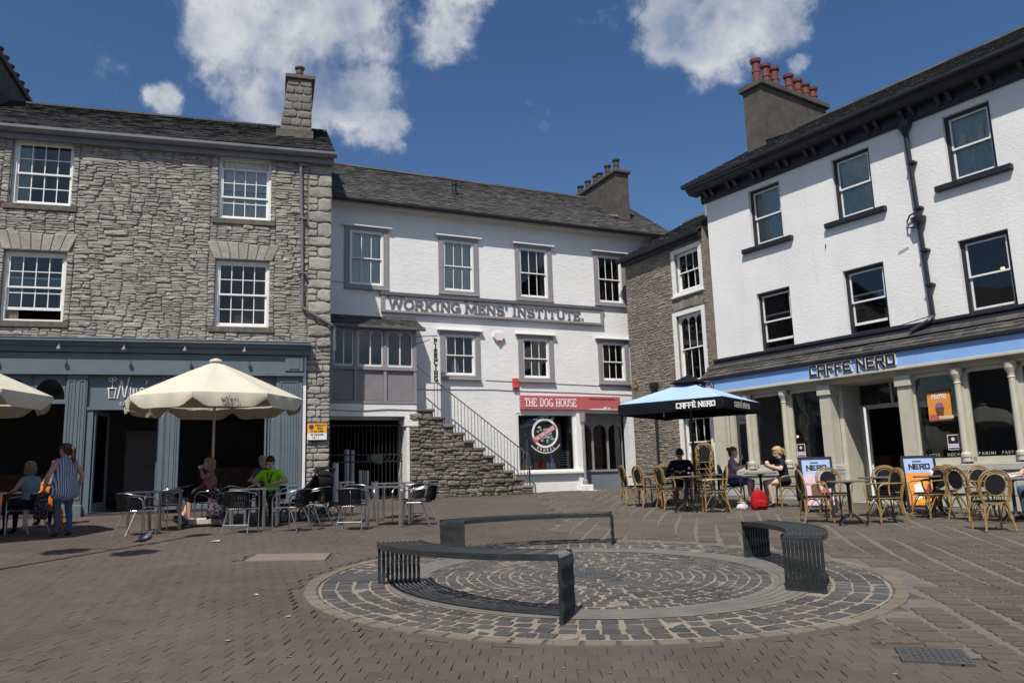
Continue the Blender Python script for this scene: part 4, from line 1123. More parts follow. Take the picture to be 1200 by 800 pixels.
lettering(t, 'NO LOADING', 5.08, 2.675, 0.04, 0.009, -0.1205, -0.1195, M['black_print'], False, 0.15, width=0.33)
lettering(t, '12 - 1', 5.12, 2.60, 0.04, 0.009, -0.1205, -0.1195, M['black_print'], False, 0.15, width=0.22)

# ================================================================== white institute
IB = thing('institute_building', 'white painted three storey institute with grey window surrounds and slate roof', 'building', (2.042, 25.897, 0), R(25))
UP = [(-7.63,-6.30,7.14,9.0), (-4.70,-3.37,7.16,8.98), (-2.07,-0.73,7.14,8.98), (0.89,2.15,7.16,9.0)]
LO = [(-4.69,-3.38,4.51,5.97), (-2.05,-0.79,4.49,5.97), (0.90,2.11,4.48,5.96)]
IX0, IX1 = -9.2, 4.3
shopw = (-2.18,-0.06,1.64,3.47); shopd = (0.20,1.97,0.70,3.49); gate_h = (-8.05,-5.92,0.5,3.25)
mb = MB()
inn = lambda h, f=0.13: (h[0]+f, h[1]-f, h[2]+0.07, h[3]-0.07)
holes = [inn(h) for h in UP+LO]+[shopw, shopd, gate_h]
wall_faces(mb, IX0, IX1, 0.3, 9.95, holes, 0.0, 0.32)
mb.box(IX1-0.3, IX1, 0.321, 7.0, 0.3, 9.9); mb.box(IX0, IX0+0.3, 0.321, 7.0, 0.3, 9.9); mb.box(IX0+0.301, IX1-0.301, 6.7, 7.0, 0.3, 9.9)
mb.xprism([(0.0, 9.951), (7.0, 9.951), (3.3, 12.1)], IX1-0.3, IX1-0.01)
raw_build(mb, 'wall', M['white_wall'], IB)
mb = MB(); mb.box(IX0+0.31, IX1-0.31, 0.33, 6.69, 3.78, 3.95); mb.box(IX0+0.31, IX1-0.31, 0.33, 6.69, 6.5, 6.65); mb.box(IX0+0.31, IX1-0.31, 0.33, 6.69, 9.65, 9.8)
mb.box(-2.6, -2.5, 0.33, 6.69, 0.3, 3.77); mb.box(-5.5, -5.4, 0.33, 6.69, 0.3, 3.77); mb.box(IX0+0.31, IX1-0.31, 5.0, 5.1, 0.3, 3.77); mb.box(-0.05, 0.1, 0.33, 3.0, 0.3, 3.77)
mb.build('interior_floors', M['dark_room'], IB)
mb = MB(); mb.box(-2.49, -0.06, 1.0, 1.06, 1.03, 3.2); mb.build('display_backdrop', M['concrete'], IB)
mb = MB(); mb.box(-2.49, IX1-0.31, 0.33, 4.99, 0.5, 1.02); mb.build('shop_floor', M['brown_wood'], IB)
def surround(h, hood='white_paint'):
    f = 0.15; y = -0.045; s = MB()
    s.box(h[0], h[0]+f, y, 0.10, h[2], h[3]); s.box(h[1]-f, h[1], y, 0.10, h[2], h[3]); s.box(h[0]+f, h[1]-f, y, 0.10, h[3]-0.09, h[3]); s.bbox(h[0]+f*0.0-0.02, h[1]+0.02, y-0.06, -0.001, h[2]-0.06, h[2]-0.003, 0.01); s.box(h[0]+f, h[1]-f, y, 0.10, h[2], h[2]+0.09)
    o = s.build('window_surround', M['lilac_grey'], IB)
    s = MB(); s.bbox(h[0]-0.10, h[1]+0.10, -0.13, -0.001, h[3]+0.003, h[3]+0.05, 0.01); s.build('drip_mould', M['white_paint'] if hood else M['lilac_grey'], o)
for i, h in enumerate(UP):
    surround(h, 'white')
    sash(IB, h[0]+0.152, h[1]-0.152, h[2]+0.092, h[3]-0.092, 0.0, 3, (1, 1), frame=0.05, stile=0.035, curtain=('net', 0.0, 1.0, 0, 1) if i < 2 else (('curtain_dark', 0.8, 1.0, 0, 1) if i == 2 else None), label='sash window with white net curtains' if i < 2 else None)
for i, h in enumerate(LO):
    surround(h); sash(IB, h[0]+0.152, h[1]-0.152, h[2]+0.092, h[3]-0.092, 0.0, 3, (1, 1), frame=0.05, stile=0.035)
mb = MB(); mb.lathe([(0.05, 0), (0.13, 0.05), (0.15, 0.2), (0.12, 0.36), (0.07, 0.42), (0.09, 0.48)], 14, (-4.05, 0.42, 4.62)); mb.build('white_vase', M['white_plastic'], IB)
# eaves board and roof
mb = MB(); mb.box(IX0, IX1, -0.10, -0.002, 9.66, 9.78); mb.build('eaves_board', M['white_paint'], IB)
roof = slate_roof(IB, IX0, 4.35, -0.42, 9.71, 3.3, 12.27, 'slate', 0.25, 0.165, yback=7.2, zback=9.8, seed=8)
mb = MB(); mb.xprism([(-0.47,9.74),(-0.47,9.69),(-0.42,9.65),(-0.37,9.68),(-0.37,9.72)], IX0, 4.35); mb.build('gutter', M['iron'], IB)
mb = MB(); mb.lathe([(0.08,-0.2),(0.08,0.28),(0.10,0.28),(0.10,0.36),(0.05,0.37)], 10, (-3.6, 1.35, 11.0)); mb.build('vent_pipe', M['iron'], IB)
mb = MB(); mb.box(2.62, 3.16, 0.95, 4.3, 10.0, 12.45); ch = mb.build('chimney', M['render_dark'], IB); ch['label'] = 'long dark rendered chimney stack with six sooty pots'
mb = MB(); mb.bbox(2.54, 3.24, 0.85, 4.4, 12.453, 12.60, 0.03); mb.build('chimney_cap', M['render_dark'], ch)
for k, y in enumerate((1.25, 1.85, 2.45, 2.75, 3.35, 3.95)): pot(ch, 2.86, y, 12.6, 0.115, 0.50 if k < 2 else 0.42, 'pot_dark')
mb = MB(); mb.xprism([(0.93, 10.74), (4.3, 12.0), (4.3, 12.05), (0.93, 10.82)], 2.50, 2.619); mb.build('flashing', M['lead'], ch)
# shop window with white frame, recessed glazed entry with arched lights
mb = MB(); x0, x1, z0, z1 = shopw
for a in ((x0, x0+0.07, z0, z1), (x1-0.10, x1, z0, z1), (x0+0.071, x1-0.101, z1-0.07, z1), (x0+0.071, x1-0.101, z0, z0+0.05)): mb.box(a[0], a[1], 0.02, 0.12, a[2], a[3])
sw = mb.build('shop_window', M['white_paint'], IB)
mb = MB(); mb.box(x0+0.07, x1-0.10, 0.07, 0.076, z0+0.05, z1-0.07); mb.build('pane', M['glass_shop'], sw)
mb = MB(); mb.bbox(x0-0.12, x1+0.16, -0.14, -0.001, z0-0.09, z0-0.003, 0.012); mb.build('sill', M['white_paint'], sw)
mb = MB(); mb.box(-0.055, 0.195, -0.06, 0.0, 1.0, 3.47); mb.build('shop_post', M['white_paint'], IB)
mb = MB(); mb.lathe([(0.085,0.95),(0.085,1.3),(0.055,1.34),(0.05,1.4),(0.05,3.1),(0.07,3.14),(0.09,3.2),(0.10,3.47)], 14, (0.14, -0.12, 0.0)); mb.build('iron_column', M['lilac_grey'], IB)
mb = MB(); mb.bbox(0.0, 0.36, -0.25, -0.001, 0.88, 1.18, 0.02); mb.build('post_base', M['white_paint'], IB)
mb = MB(); mb.box(0.205, 1.965, 0.45, 0.50, 0.7, 1.58); mb.build('stall_riser', M['riser_blue'], IB)
f = MB(); x0, x1, z0, z1 = 0.21, 1.96, 1.60, 3.30; nb_ = 3; wlt = (x1-x0)/nb_
f.box(x0, x1, 0.40, 0.52, z0-0.02, z0+0.05)
for k in range(nb_):
    xa, xb = x0+k*wlt+0.035, x0+(k+1)*wlt-0.035; r = (xb-xa)/2; cxx = (xa+xb)/2; zc = z1-0.42
    f.box(xa-0.035, xa, 0.42, 0.50, z0+0.05, z1); f.box(xb, xb+0.035, 0.42, 0.50, z0+0.05, z1)
    for i in range(8):
        a0_, a1_ = math.pi*i/8, math.pi*(i+1)/8
        p, q_ = (cxx+r*math.cos(a0_), zc+0.26*math.sin(a0_)), (cxx+r*math.cos(a1_), zc+0.26*math.sin(a1_))
        f.prism([p, (p[0], z1), (q_[0], z1), q_], 0.43, 0.49)
entry = f.build('shop_window', M['lilac_grey'], IB)
for k in range(nb_):
    mb = MB(); mb.box(x0+k*wlt+0.035, x0+(k+1)*wlt-0.035, 0.455, 0.461, z0+0.05, z1); mb.build('pane', M['glass_shop'], entry)
mb = MB(); mb.box(0.205, 1.965, 0.40, 0.55, 3.301, 3.49); mb.build('head_board', M['lilac_grey'], IB)
mb = MB(); mb.bbox(0.15, 2.6, -0.32, 0.10, 0.80, 1.0, 0.02); mb.build('doorstep', M['white_paint'], IB)
mb = MB(); mb.tube([(-5.5,-0.012,4.15),(-3,-0.012,4.19),(-2.35,-0.012,4.17),(0,-0.012,4.14),(2.3,-0.012,4.10)], 0.010, 5); mb.tube([(-3.2,-0.012,4.48),(-1,-0.012,4.43),(2.35,-0.012,4.36)], 0.008, 5); mb.tube([(-8.2,-0.012,7.28),(-7.6,-0.014,7.26),(-6.9,-0.05,7.05),(-6.5,-0.012,7.13)], 0.010, 5); mb.build('wall_cables', M['lilac_grey'], IB)
# merchandise in the window
for k, (xx, c_, w_, h_) in enumerate(((-1.95,'red_sign',.16,.26),(-1.78,'yellow_sign',.12,.2),(-1.62,'white_plastic',.15,.16),(-1.45,'red_sign',.2,.28),(-1.2,'red_print',.2,.26),(-1.0,'canvas',.14,.2),(-0.85,'pale_blue',.2,.24),(-1.72,'pale_blue',.14,.18))):
    b_ = thing('window_goods', ('leftmost red parcel in the red-signed shop window', 'small yellow parcel in the red-signed shop window', 'small white parcel in the red-signed shop window', 'middle red parcel in the red-signed shop window', 'bright red parcel below the window emblem', 'cream parcel in the red-signed shop window', 'larger pale blue parcel beside the chalkboard', 'smaller pale blue parcel at the left of the shop window')[k], 'goods', (2.042, 25.897, 0), R(25), 'goods in the pet shop window')
    mb = MB(); mb.bbox(xx-w_/2, xx+w_/2, 0.16+0.03*(k % 3), 0.32+0.03*(k % 3), 1.70, 1.70+h_, 0.03); mb.build('pack', M[c_], b_)
    mb = MB(); mb.lathe([(0.02,0),(w_*0.28,0.03),(w_*0.2,0.07),(0.01,0.09)], 8, (xx, 0.24+0.03*(k % 3), 1.70+h_)); mb.build('bow', M[c_], b_)
mb = MB(); mb.box(-2.1, -0.2, 0.13, 0.6, 1.03, 1.695); mb.build('display_shelf', M['white_paint'], IB)
t = thing('chalkboard', 'small black chalkboard standing in the red-signed shop window', 'chalkboard', (2.042, 25.897, 0), R(25))
mb = MB()
for a in ((-0.66,-0.63,1.70,2.3),(-0.28,-0.25,1.70,2.3),(-0.629,-0.281,1.70,1.73),(-0.629,-0.281,2.27,2.3)): mb.box(a[0], a[1], 0.125, 0.15, a[2], a[3])
mb.build('frame', M['bamboo'], t)
mb = MB(); mb.box(-0.629, -0.281, 0.132, 0.145, 1.731, 2.269); mb.build('board', M['canvas_black'], t)
mb = MB(); rr = random.Random(2)
for i in range(6):
    xx = -0.6
    while xx < -0.33: w_ = rr.uniform(.02, .07); mb.box(xx, xx+w_, 0.1295, 0.1315, 2.2-i*0.075, 2.225-i*0.075); xx += w_+0.018
mb.build('chalk_marks', M['white_print'], t)
# window emblem: ring, diagonal ribbon, scroll
t = thing('window_emblem', 'round dog emblem with red diagonal ribbon printed on the shop window', 'emblem', (2.042, 25.897, 0), R(25))
ex, ez, yy = -1.16, 2.84, 0.060; ES = 1.18
def ringm(r0, r1, a0, a1, n, y0, y1):
    m_ = MB(); r0 *= ES; r1 *= ES
    for i in range(n):
        A, B = R(a0+(a1-a0)*i/n), R(a0+(a1-a0)*(i+1)/n)
        m_.prism([(ex+r0*math.cos(A), ez+r0*math.sin(A)), (ex+r1*math.cos(A), ez+r1*math.sin(A)), (ex+r1*math.cos(B), ez+r1*math.sin(B)), (ex+r0*math.cos(B), ez+r0*math.sin(B))], y0, y1)
    return m_
ringm(0.34, 0.40, 0, 360, 36, yy, yy+0.003).build('ring', M['white_print'], t)
m_ = MB(); rr = random.Random(6)
for i in range(34):
    a, r_ = rr.uniform(0, 6.28), rr.uniform(0.02, 0.34); w_ = rr.uniform(0.03, 0.08)
    cx_, cz_ = ex+r_*math.cos(a), ez-0.04+r_*math.sin(a)*0.9
    m_.prism([(cx_+w_*math.cos(k*1.047+a)*rr.uniform(.6,1.1), cz_+w_*0.5*math.sin(k*1.047+a)) for k in range(6)], yy-0.0003*i*0.1, yy+0.002)
m_.build('shaggy_dog_print', M['teal_print'], t)
Mr = Matrix.Translation((ex, 0, ez)) @ Matrix.Rotation(R(-30), 4, 'Y')
m_ = MB(); m_.box(-0.50, 0.44, yy-0.006, yy-0.0045, -0.085, 0.085, M=Mr); m_.build('ribbon', M['red_sign'], t)
lettering(t, 'THE DOG HOUSE', -0.42, -0.04, 0.085, 0.014, yy-0.0085, yy-0.0065, M['white_print'], False, 0.2, M4=Mr, width=0.8)
ringm(0.40, 0.52, 225, 318, 14, yy-0.001, yy+0.002).build('scroll', M['iron'], t)
ringm(0.52, 0.545, 218, 325, 14, yy-0.001, yy+0.002).build('scroll_edge', M['white_print'], t)
for i, ch_ in enumerate('KENDAL'):
    a = R(240+i*12.5); m_ = MB(); M4 = Matrix.Translation((ex+0.54*math.cos(a), 0, ez+0.54*math.sin(a))) @ Matrix.Rotation(-(a+math.pi/2), 4, 'Y')
    stroke_mesh(m_, FONT[ch_][1], -0.03, -0.035, 0.07, 0.013, yy-0.004, yy-0.002, M4=M4); m_.build('letter', M['white_print'], t)
m_ = MB(); 
for i in range(26):
    a = rr.uniform(R(50), R(130)); r_ = rr.uniform(0.42, 0.56); cx_, cz_ = ex+r_*math.cos(a)*1.2, ez+r_*math.sin(a)
    m_.prism([(cx_-0.03, cz_-0.01), (cx_+0.03, cz_-0.012), (cx_+0.025, cz_+0.012), (cx_-0.02, cz_+0.014)], yy, yy+0.002)
m_.build('top_print', M['teal_print'], t)
# shop sign
t = thing('shop_sign', 'long red fascia board reading THE DOG HOUSE under white wall', 'sign', (2.042, 25.897, 0), R(25))
mb = MB(); mb.bbox(-2.07, 1.62, -0.10, -0.02, 3.575, 4.02, 0.01)
mb.build('board', M['red_sign'], t)
lettering(t, 'THE DOG HOUSE', -1.92, 3.68, 0.235, 0.030, -0.108, -0.1015, M['white_print'], True, 0.12, width=1.86)
lettering(t, 'THE DOG HOUSE KENDAL', 0.42, 3.905, 0.055, 0.010, -0.104, -0.1015, M['black_print'], False, 0.2, width=1.05)
mb = MB(); mb.prism([(0.35,3.58),(1.6,3.58),(1.6,3.60),(1.2,3.605),(0.9,3.62),(0.55,3.615)], -0.105, -0.1015)
for cx_, cz_, s_ in ((1.0,3.64,.05),(1.07,3.66,.035),(1.18,3.635,.04)): mb.prism([(cx_+s_*math.cos(k*1.05), cz_+s_*0.8*math.sin(k*1.05)) for k in range(6)], -0.107, -0.1055)
mb.build('white_swash', M['white_print'], t)
# the institute name board
t = thing('name_board', "long white board with raised grey letters WORKING MENS' INSTITUTE.", 'sign', (2.042, 25.897, 0), R(25))
x0, x1, z0, z1 = -6.54, 1.13, 6.42, 7.06
mb = MB(); mb.box(x0+0.1, x1-0.1, -0.06, -0.004, z0+0.09, z1-0.12); mb.build('panel', M['white_paint'], t)
mb = MB(); mb.bbox(x0-0.03, x1+0.03, -0.125, -0.003, z1-0.119, z1, 0.015); mb.build('cornice', M['dark_grey_paint'], t)
mb = MB(); mb.bbox(x0, x1, -0.12, -0.003, z0, z0+0.089, 0.015); mb.box(x0, x0+0.099, -0.10, -0.004, z0+0.09, z1-0.12); mb.box(x1-0.099, x1, -0.10, -0.004, z0+0.09, z1-0.12); mb.build('frame', M['lilac_grey'], t)
lettering(t, "WORKING MENS' INSTITUTE.", x0+0.22, z0+0.145, 0.295, 0.062, -0.092, -0.0605, M['letter_grey'], True, 0.12, 0.0, split='letter', big=(0, 8, 14), width=6.78)
# alarm boxes
t = thing('alarm_box', 'red alarm box on the white wall above the red shop sign', 'alarm box', (2.042, 25.897, 0), R(25))
mb = MB(); mb.bbox(-2.30, -2.10, -0.11, -0.002, 4.22, 4.56, 0.02); mb.build('casing', M['red_plastic'], t)
mb = MB(); mb.bbox(-2.27, -2.13, -0.125, -0.1105, 4.26, 4.32, 0.01); mb.build('lamp_lens', M['red_sign'], t)
t = thing('burglar_alarm', 'white shield shaped alarm box between the two lower institute windows', 'alarm box', (2.042, 25.897, 0), R(25))
mb = MB(); mb.prism([(-2.9,5.98),(-2.93,5.86),(-2.84,5.76),(-2.78,5.72),(-2.70,5.72),(-2.64,5.76),(-2.55,5.86),(-2.58,5.98)], -0.10, -0.002); mb.build('casing', M['white_plastic'], t)
mb = MB(); mb.bbox(-2.79, -2.69, -0.115, -0.09, 5.69, 5.75, 0.01); mb.build('lamp_lens', M['red_print'], t)
# ---- oriel, gateway, steps (front plane 0.55 m out)
OY = -0.55
M['oriel_paint'] = paint('pale lilac paint', (0.46,0.45,0.47), 0.5, 0.06)
mb = MB(); mb.box(-8.15, -5.62, OY+0.08, -0.002, 3.74, 4.62)           # panelled lower part
for x in (-8.15, -7.46, -6.60, -5.70): mb.box(x, x+0.09, OY+0.02, OY+0.0795, 3.74, 5.80)
mb.box(-8.15, -5.61, OY+0.0, -0.003, 4.621, 4.72); mb.box(-8.15, -5.61, OY+0.0, -0.003, 3.66, 3.739); mb.box(-8.15, -5.61, OY+0.02, -0.003, 5.801, 5.86)
mb.box(-5.70, -5.62, OY+0.0795, -0.003, 4.721, 5.80)
orl = mb.build('oriel', M['lilac_grey'], IB)
mb = MB()
for xa, xb in ((-8.06,-7.46),(-7.37,-6.60),(-6.51,-5.70)):
    n = 24
    for k in range(n):
        s_ = k*0.064-0.05
        p = [(xa+s_, 4.61), (xa+s_+0.052, 4.61), (xa+s_+0.052-0.55*(1 if xa > -7 else -1), 3.76), (xa+s_-0.55*(1 if xa > -7 else -1), 3.76)]
        if xa < -7: p = [(xa+s_, 4.61), (xa+s_+0.052, 4.61), (xa+s_+0.052-0.55, 3.76), (xa+s_-0.55, 3.76)]
        def clipx(P):
            out = []
            for e in ((xa+0.01, 1), (xb-0.01, -1)):
                out = []
                for i in range(len(P)):
                    a, b = P[i], P[(i+1) % len(P)]; ia, ib = (a[0]-e[0])*e[1] >= 0, (b[0]-e[0])*e[1] >= 0
                    if ia: out.append(a)
                    if ia != ib: tt = (e[0]-a[0])/(b[0]-a[0]); out.append((e[0], a[1]+(b[1]-a[1])*tt))
                P = out
                if len(P) < 3: return []
            return P
        if xa > -7: p = [(xa+xb-q_[0], q_[1]) for q_ in p][::-1]
        p = clipx(p)
        if len(p) >= 3: mb.prism(p, OY+0.068, OY+0.079)
tag(mb.build('diagonal_boards', M['lilac_grey'], orl), kind='stuff')
for xa, xb in ((-8.06,-7.46),(-7.37,-6.60),(-6.51,-5.70)):
    mb = MB(); mb.box(xa, xb, OY+0.0755, OY+0.0795, 3.745, 4.615); mb.build('gap_shade_plate', M['dark_grey_paint'], orl)  # plate added behind the boards, its dark colour stands in for gap shade
for xa, xb in ((-8.055,-7.465),(-7.365,-6.605),(-6.505,-5.705)):
    f = MB(); z0, z1 = 4.725, 5.795; y = OY+0.05; mid = (xa+xb)/2
    f.box(xa, xa+0.05, y, y+0.06, z0, z1); f.box(xb-0.05, xb, y, y+0.06, z0, z1); f.box(mid-0.022, mid+0.022, y, y+0.06, z0+0.06, z1); f.box(xa+0.05, xb-0.05, y, y+0.06, z0, z0+0.06)
    for a, b in ((xa+0.05, mid-0.022), (mid+0.022, xb-0.05)):
        c_, r_ = (a+b)/2, (b-a)/2; zc = z1-0.05-r_
        for i in range(10):
            t0, t1 = math.pi*i/10, math.pi*(i+1)/10
            p, q_ = (c_+r_*math.cos(t0), zc+r_*math.sin(t0)), (c_+r_*math.cos(t1), zc+r_*math.sin(t1)); f.prism([p, (p[0], z1), (q_[0], z1), q_], y+0.005, y+0.055)
    w = f.build('oriel_window', M['oriel_paint'], IB)
    fw = MB(); fw.box(xa+0.05, xb-0.05, y-0.012, y-0.001, z0, z0+0.03); fw.box(mid-0.012, mid+0.012, y-0.010, y-0.0005, z0+0.03, z1-0.3); fw.box(xa+0.035, xa+0.05, y-0.01, y-0.0005, z0+0.03, z1-0.2); fw.box(xb-0.05, xb-0.035, y-0.01, y-0.0005, z0+0.03, z1-0.2); fw.build('white_beading', M['white_paint'], w)
    for a, b in ((xa+0.05, mid-0.022), (mid+0.022, xb-0.05)):
        mb = MB(); mb.box(a, b, y+0.026, y+0.031, z0+0.06, z1-0.04); mb.build('pane', M['glass'], w)
mb = MB(); mb.box(-8.1, -5.75, -0.2, -0.19, 4.73, 5.79); mb.build('oriel_back', M['dark_room'], IB)
orf = slate_roof(IB, -8.25, -5.45, OY-0.18, 5.86, 0.02, 6.24, 'slate', 0.22, 0.13, thick=0.06, seed=12, name='oriel_roof')
mb = MB(); mb.xprism([(OY-0.23,5.88),(OY-0.23,5.81),(OY-0.18,5.78),(OY-0.13,5.81),(OY-0.13,5.85)], -8.25, -5.40); mb.build('gutter', M['dark_grey_paint'], orf)
mb = MB(); mb.box(-8.2, -5.62, OY+0.02, -0.004, 3.30, 3.655); mb.box(-5.98, -5.58, OY+0.01, -0.004, 3.02, 3.299); mb.build('gateway_lintel', M['white_wall'], IB)
mb = MB(); mb.box(-5.93, -5.84, OY+0.03, -0.004, 0.6, 3.019); mb.build('gateway_jamb', M['white_wall'], IB)
mb = MB(); mb.tube([(-8.1,OY+0.01,3.47),(-7.4,OY+0.005,3.44),(-6.5,OY+0.005,3.50),(-5.6,OY+0.01,3.48)], 0.012, 5); mb.build('lintel_cable', M['gutter'], IB)
# iron gate
t = thing('iron_gate', 'black iron bar gate closing the dark passage under the oriel', 'gate', (2.042, 25.897, 0), R(25))
gy = -0.12
for k in range(19):
    x = -8.02+k*0.114; mb = MB(); mb.tube([(x, gy, 0.95), (x, gy, 3.1)], 0.011, 6); mb.build('bar', M['iron'], t)
for z in (1.02, 2.02, 2.22, 3.05):
    mb = MB(); mb.box(-8.04, -5.94, gy-0.014, gy+0.014, z, z+0.035); mb.build('rail', M['iron'], t)
mb = MB(); mb.box(-6.98, -6.72, gy-0.02, gy+0.02, 2.056, 2.219); mb.build('lock_plate', M['iron'], t)
mb = MB()
for k in range(5): mb.tube([(-6.7+k*0.15, gy-0.016, 2.06), (-6.6+k*0.15, gy-0.016, 2.22)], 0.008, 5)
mb.build('lattice', M['iron'], t)
mb = MB(); mb.box(-8.0, -5.95, -0.1, 5.0, 0.3, 0.95); mb.build('passage_floor', M['dark_room'], IB)
for k, (x, y, z0, h, w_, lab) in enumerate(((-7.92,-0.32,0.95,1.05,0.17,'white plastic tube leaning by the pier at the gate mouth'),(-7.45,0.35,0.95,1.45,0.14,'tall white tube behind the gate bars, left of the pair'),(-7.27,0.40,0.95,1.42,0.12,'tall white tube behind the gate bars, right of the pair'),(-7.05,0.3,0.95,0.85,0.15,'shorter white tube standing behind the gate'),(-6.88,0.32,0.95,0.84,0.14,'second shorter white tube behind the gate'),(-6.68,0.2,0.95,0.52,0.20,'low white canister behind the gate bars'))):
    t = thing('plastic_tube', lab, 'tube', (2.042, 25.897, 0), R(25), 'white tubes stored in the passage')
    mb = MB(); mb.lathe([(w_/2*0.96, 0), (w_/2, 0.02), (w_/2, h-0.04)], 14, (x, y, z0)); mb.build('body', M['tube_white'], t, smooth=False)
    mb = MB(); mb.lathe([(w_/2*1.08, h-0.04), (w_/2*1.08, h), (w_/2*0.9, h+0.01)], 14, (x, y, z0)); mb.build('cap', M['tube_white'], t)
t = thing('green_sign_box', 'small green box hanging inside the gated passage', 'box', (2.042, 25.897, 0), R(25))
mb = MB(); mb.bbox(-6.6, -6.4, 0.3, 0.42, 1.98, 2.25, 0.02); mb.build('box', paint('green plastic', (0.10,0.30,0.20), 0.5), t)
mb = MB(); mb.tube([(-6.5,0.36,2.25),(-6.5,0.36,3.2)], 0.006, 5); mb.build('cord', M['iron'], t)
# stone steps
st = thing('stone_steps', 'steep outside flight of rough stone steps against the white wall', 'steps', (2.042, 25.897, 0), R(25))
N_ = 11; sx0, sx1, sz1, sz0 = -5.60, -1.95, 3.52, 1.02
run = (sx1+5.12)/(N_-1) if False else 0.305
tops = []
x = -5.60
for k in range(N_):
    xa = -5.60 if k == 0 else -5.12+(k-1)*0.317; xb = -5.12+k*0.317; tops.append((xa, xb, 3.52-k*0.228))
mb = MB()
poly = [(-5.83, 0.5)]
prof = [(-1.95, 0.5)]
for xa, xb, z in reversed(tops): prof += [(xb, z-0.06), (xa, z-0.06)]
mb.prism([(-5.60, 0.5)]+prof, OY+0.05, -0.004); core_ = mb.build('core', M['mortar'], st)
mb = MB(); mb.box(-5.838, -5.601, OY+0.06, -0.005, 0.5, 3.0); mb.build('core_end', M['mortar'], st)
for xa, xb, z in tops:
    mb = MB(); rr = random.Random(int(z*100)); mb.bbox(xa-0.02, xb+0.03+rr.uniform(-.01,.02), OY-0.03-rr.uniform(0,.03), -0.006, z-0.085-rr.uniform(0,.02), z, 0.018); mb.build('step', M['step_stone'], st)
def stepx(z):
    xr = -5.12
    for xa, xb, zt_ in tops:
        if z < zt_-0.09: xr = xb
    return (-5.83, xr)
cells = [c_ for c_ in courses(-5.83, -1.95, 0.85, 3.40, [], (0.07, 0.16), (0.12, 0.36), gap=0.006, seed=21, xfun=stepx)]
rubble(st, cells, 'step_stone', OY+0.055, 0.085, 300, seed=4, wob=0.03)
# hand rail
rl = thing('stair_railing', 'thin iron hand railing rising along the stone steps', 'railing', (2.042, 25.897, 0), R(25))
M['rail_grey'] = paint('grey railing paint', (0.13,0.135,0.14), 0.5)
def railz(x): return 4.76+(x+5.57)*(2.36-4.76)/(3.25)
mb = MB(); mb.tube([(-5.60,OY+0.1,railz(-5.60)+0.02),(-5.0,OY+0.08,railz(-5.0)),(-3.5,OY+0.08,railz(-3.5)),(-2.2,OY+0.08,railz(-2.2)),(-2.05,OY+0.08,railz(-2.05)-0.02)], 0.018, 6); mb.build('handrail', M['rail_grey'], rl)
for k, (xa, xb, z) in enumerate(tops):
    for f_ in ((0.5,) if k == 0 else (0.2, 0.53, 0.86)):
        xx = xa+(xb-xa)*f_; mb = MB(); mb.tube([(xx, OY+0.08, z-0.02), (xx, OY+0.08, railz(xx))], 0.009, 6); mb.build('baluster', M['rail_grey'], rl)
mb = MB(); mb.tube([(-2.02, OY+0.08, 1.1), (-2.02, OY+0.08, railz(-2.05)-0.02)], 0.02, 6); mb.build('newel', M['iron'], rl)
# hanging sign
t = thing('hanging_sign', 'narrow hanging board lettered PIERCING top to bottom on scroll bracket', 'sign', (2.042, 25.897, 0), R(25))
mb = MB(); mb.tube([(-5.60,OY+0.1,5.66),(-5.2,OY-0.03,5.68),(-4.98,OY-0.05,5.70)], 0.014, 6); mb.tube([(-5.60,OY+0.1,5.45),(-5.3,OY-0.02,5.52),(-5.1,OY-0.04,5.66)], 0.011, 6); mb.tube([(-5.02+0.05*math.cos(a*0.7), OY-0.05, 5.66+0.05*math.sin(a*0.7)) for a in range(9)], 0.009, 5); mb.build('bracket', M['iron'], t)
mb = MB(); mb.bbox(-5.20, -4.90, OY-0.075, OY-0.045, 4.28, 5.62, 0.01); mb.build('board', M['white_plastic'], t)
for k, ch_ in enumerate('PIERCING'):
    m_ = MB(); d = FONT[ch_]; stroke_mesh(m_, d[1], -5.05-d[0]*0.13/2*1.0, 5.46-k*0.162, 0.13, 0.034, OY-0.084, OY-0.0755, d[2]); m_.build('letter', M['black_print'], t)
# ================================================================== brown stone house in the corner
MBD = thing('corner_house', 'narrow brown rubble house squeezed between the white buildings', 'building', (5.779, 22.769, 0), R(-61))
h1, h2, h3 = (-1.32,-0.25,6.92,8.13), (-1.42,-0.29,4.13,6.19), (-1.42,-0.25,1.60,3.10)
mb = MB(); wall_faces(mb, -3.85, -0.02, 0.3, 8.7, [h1, h2, h3], 0.0, 0.3)
mb.box(-3.85, -3.55, 0.301, 6.0, 0.3, 8.65); mb.box(-3.549, -0.02, 5.7, 6.0, 0.3, 8.65)
raw_build(mb, 'wall', M['tan_mortar'], MBD)
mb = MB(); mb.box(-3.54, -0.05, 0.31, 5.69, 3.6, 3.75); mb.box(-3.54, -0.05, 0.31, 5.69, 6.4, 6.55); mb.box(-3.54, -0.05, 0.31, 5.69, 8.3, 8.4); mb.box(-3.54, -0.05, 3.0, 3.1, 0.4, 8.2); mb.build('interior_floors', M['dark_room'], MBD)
arch2 = (-1.55,-0.15,6.20,6.5)
tr = [(a[0]-0.17, a[1]+0.13, a[2]-0.12, a[3]+0.13) for a in (h1, h2, h3)]
cells = random_rubble(-3.85, -0.02, 0.9, 8.42, tr+[arch2], (0.14, 0.36), (0.045, 0.11), 0.007, seed=31)
rubble(MBD, cells, 'tan_stone', 0.0, 0.03, 300, seed=6, wob=0.03, keep=tr+[arch2])
cx = -0.85
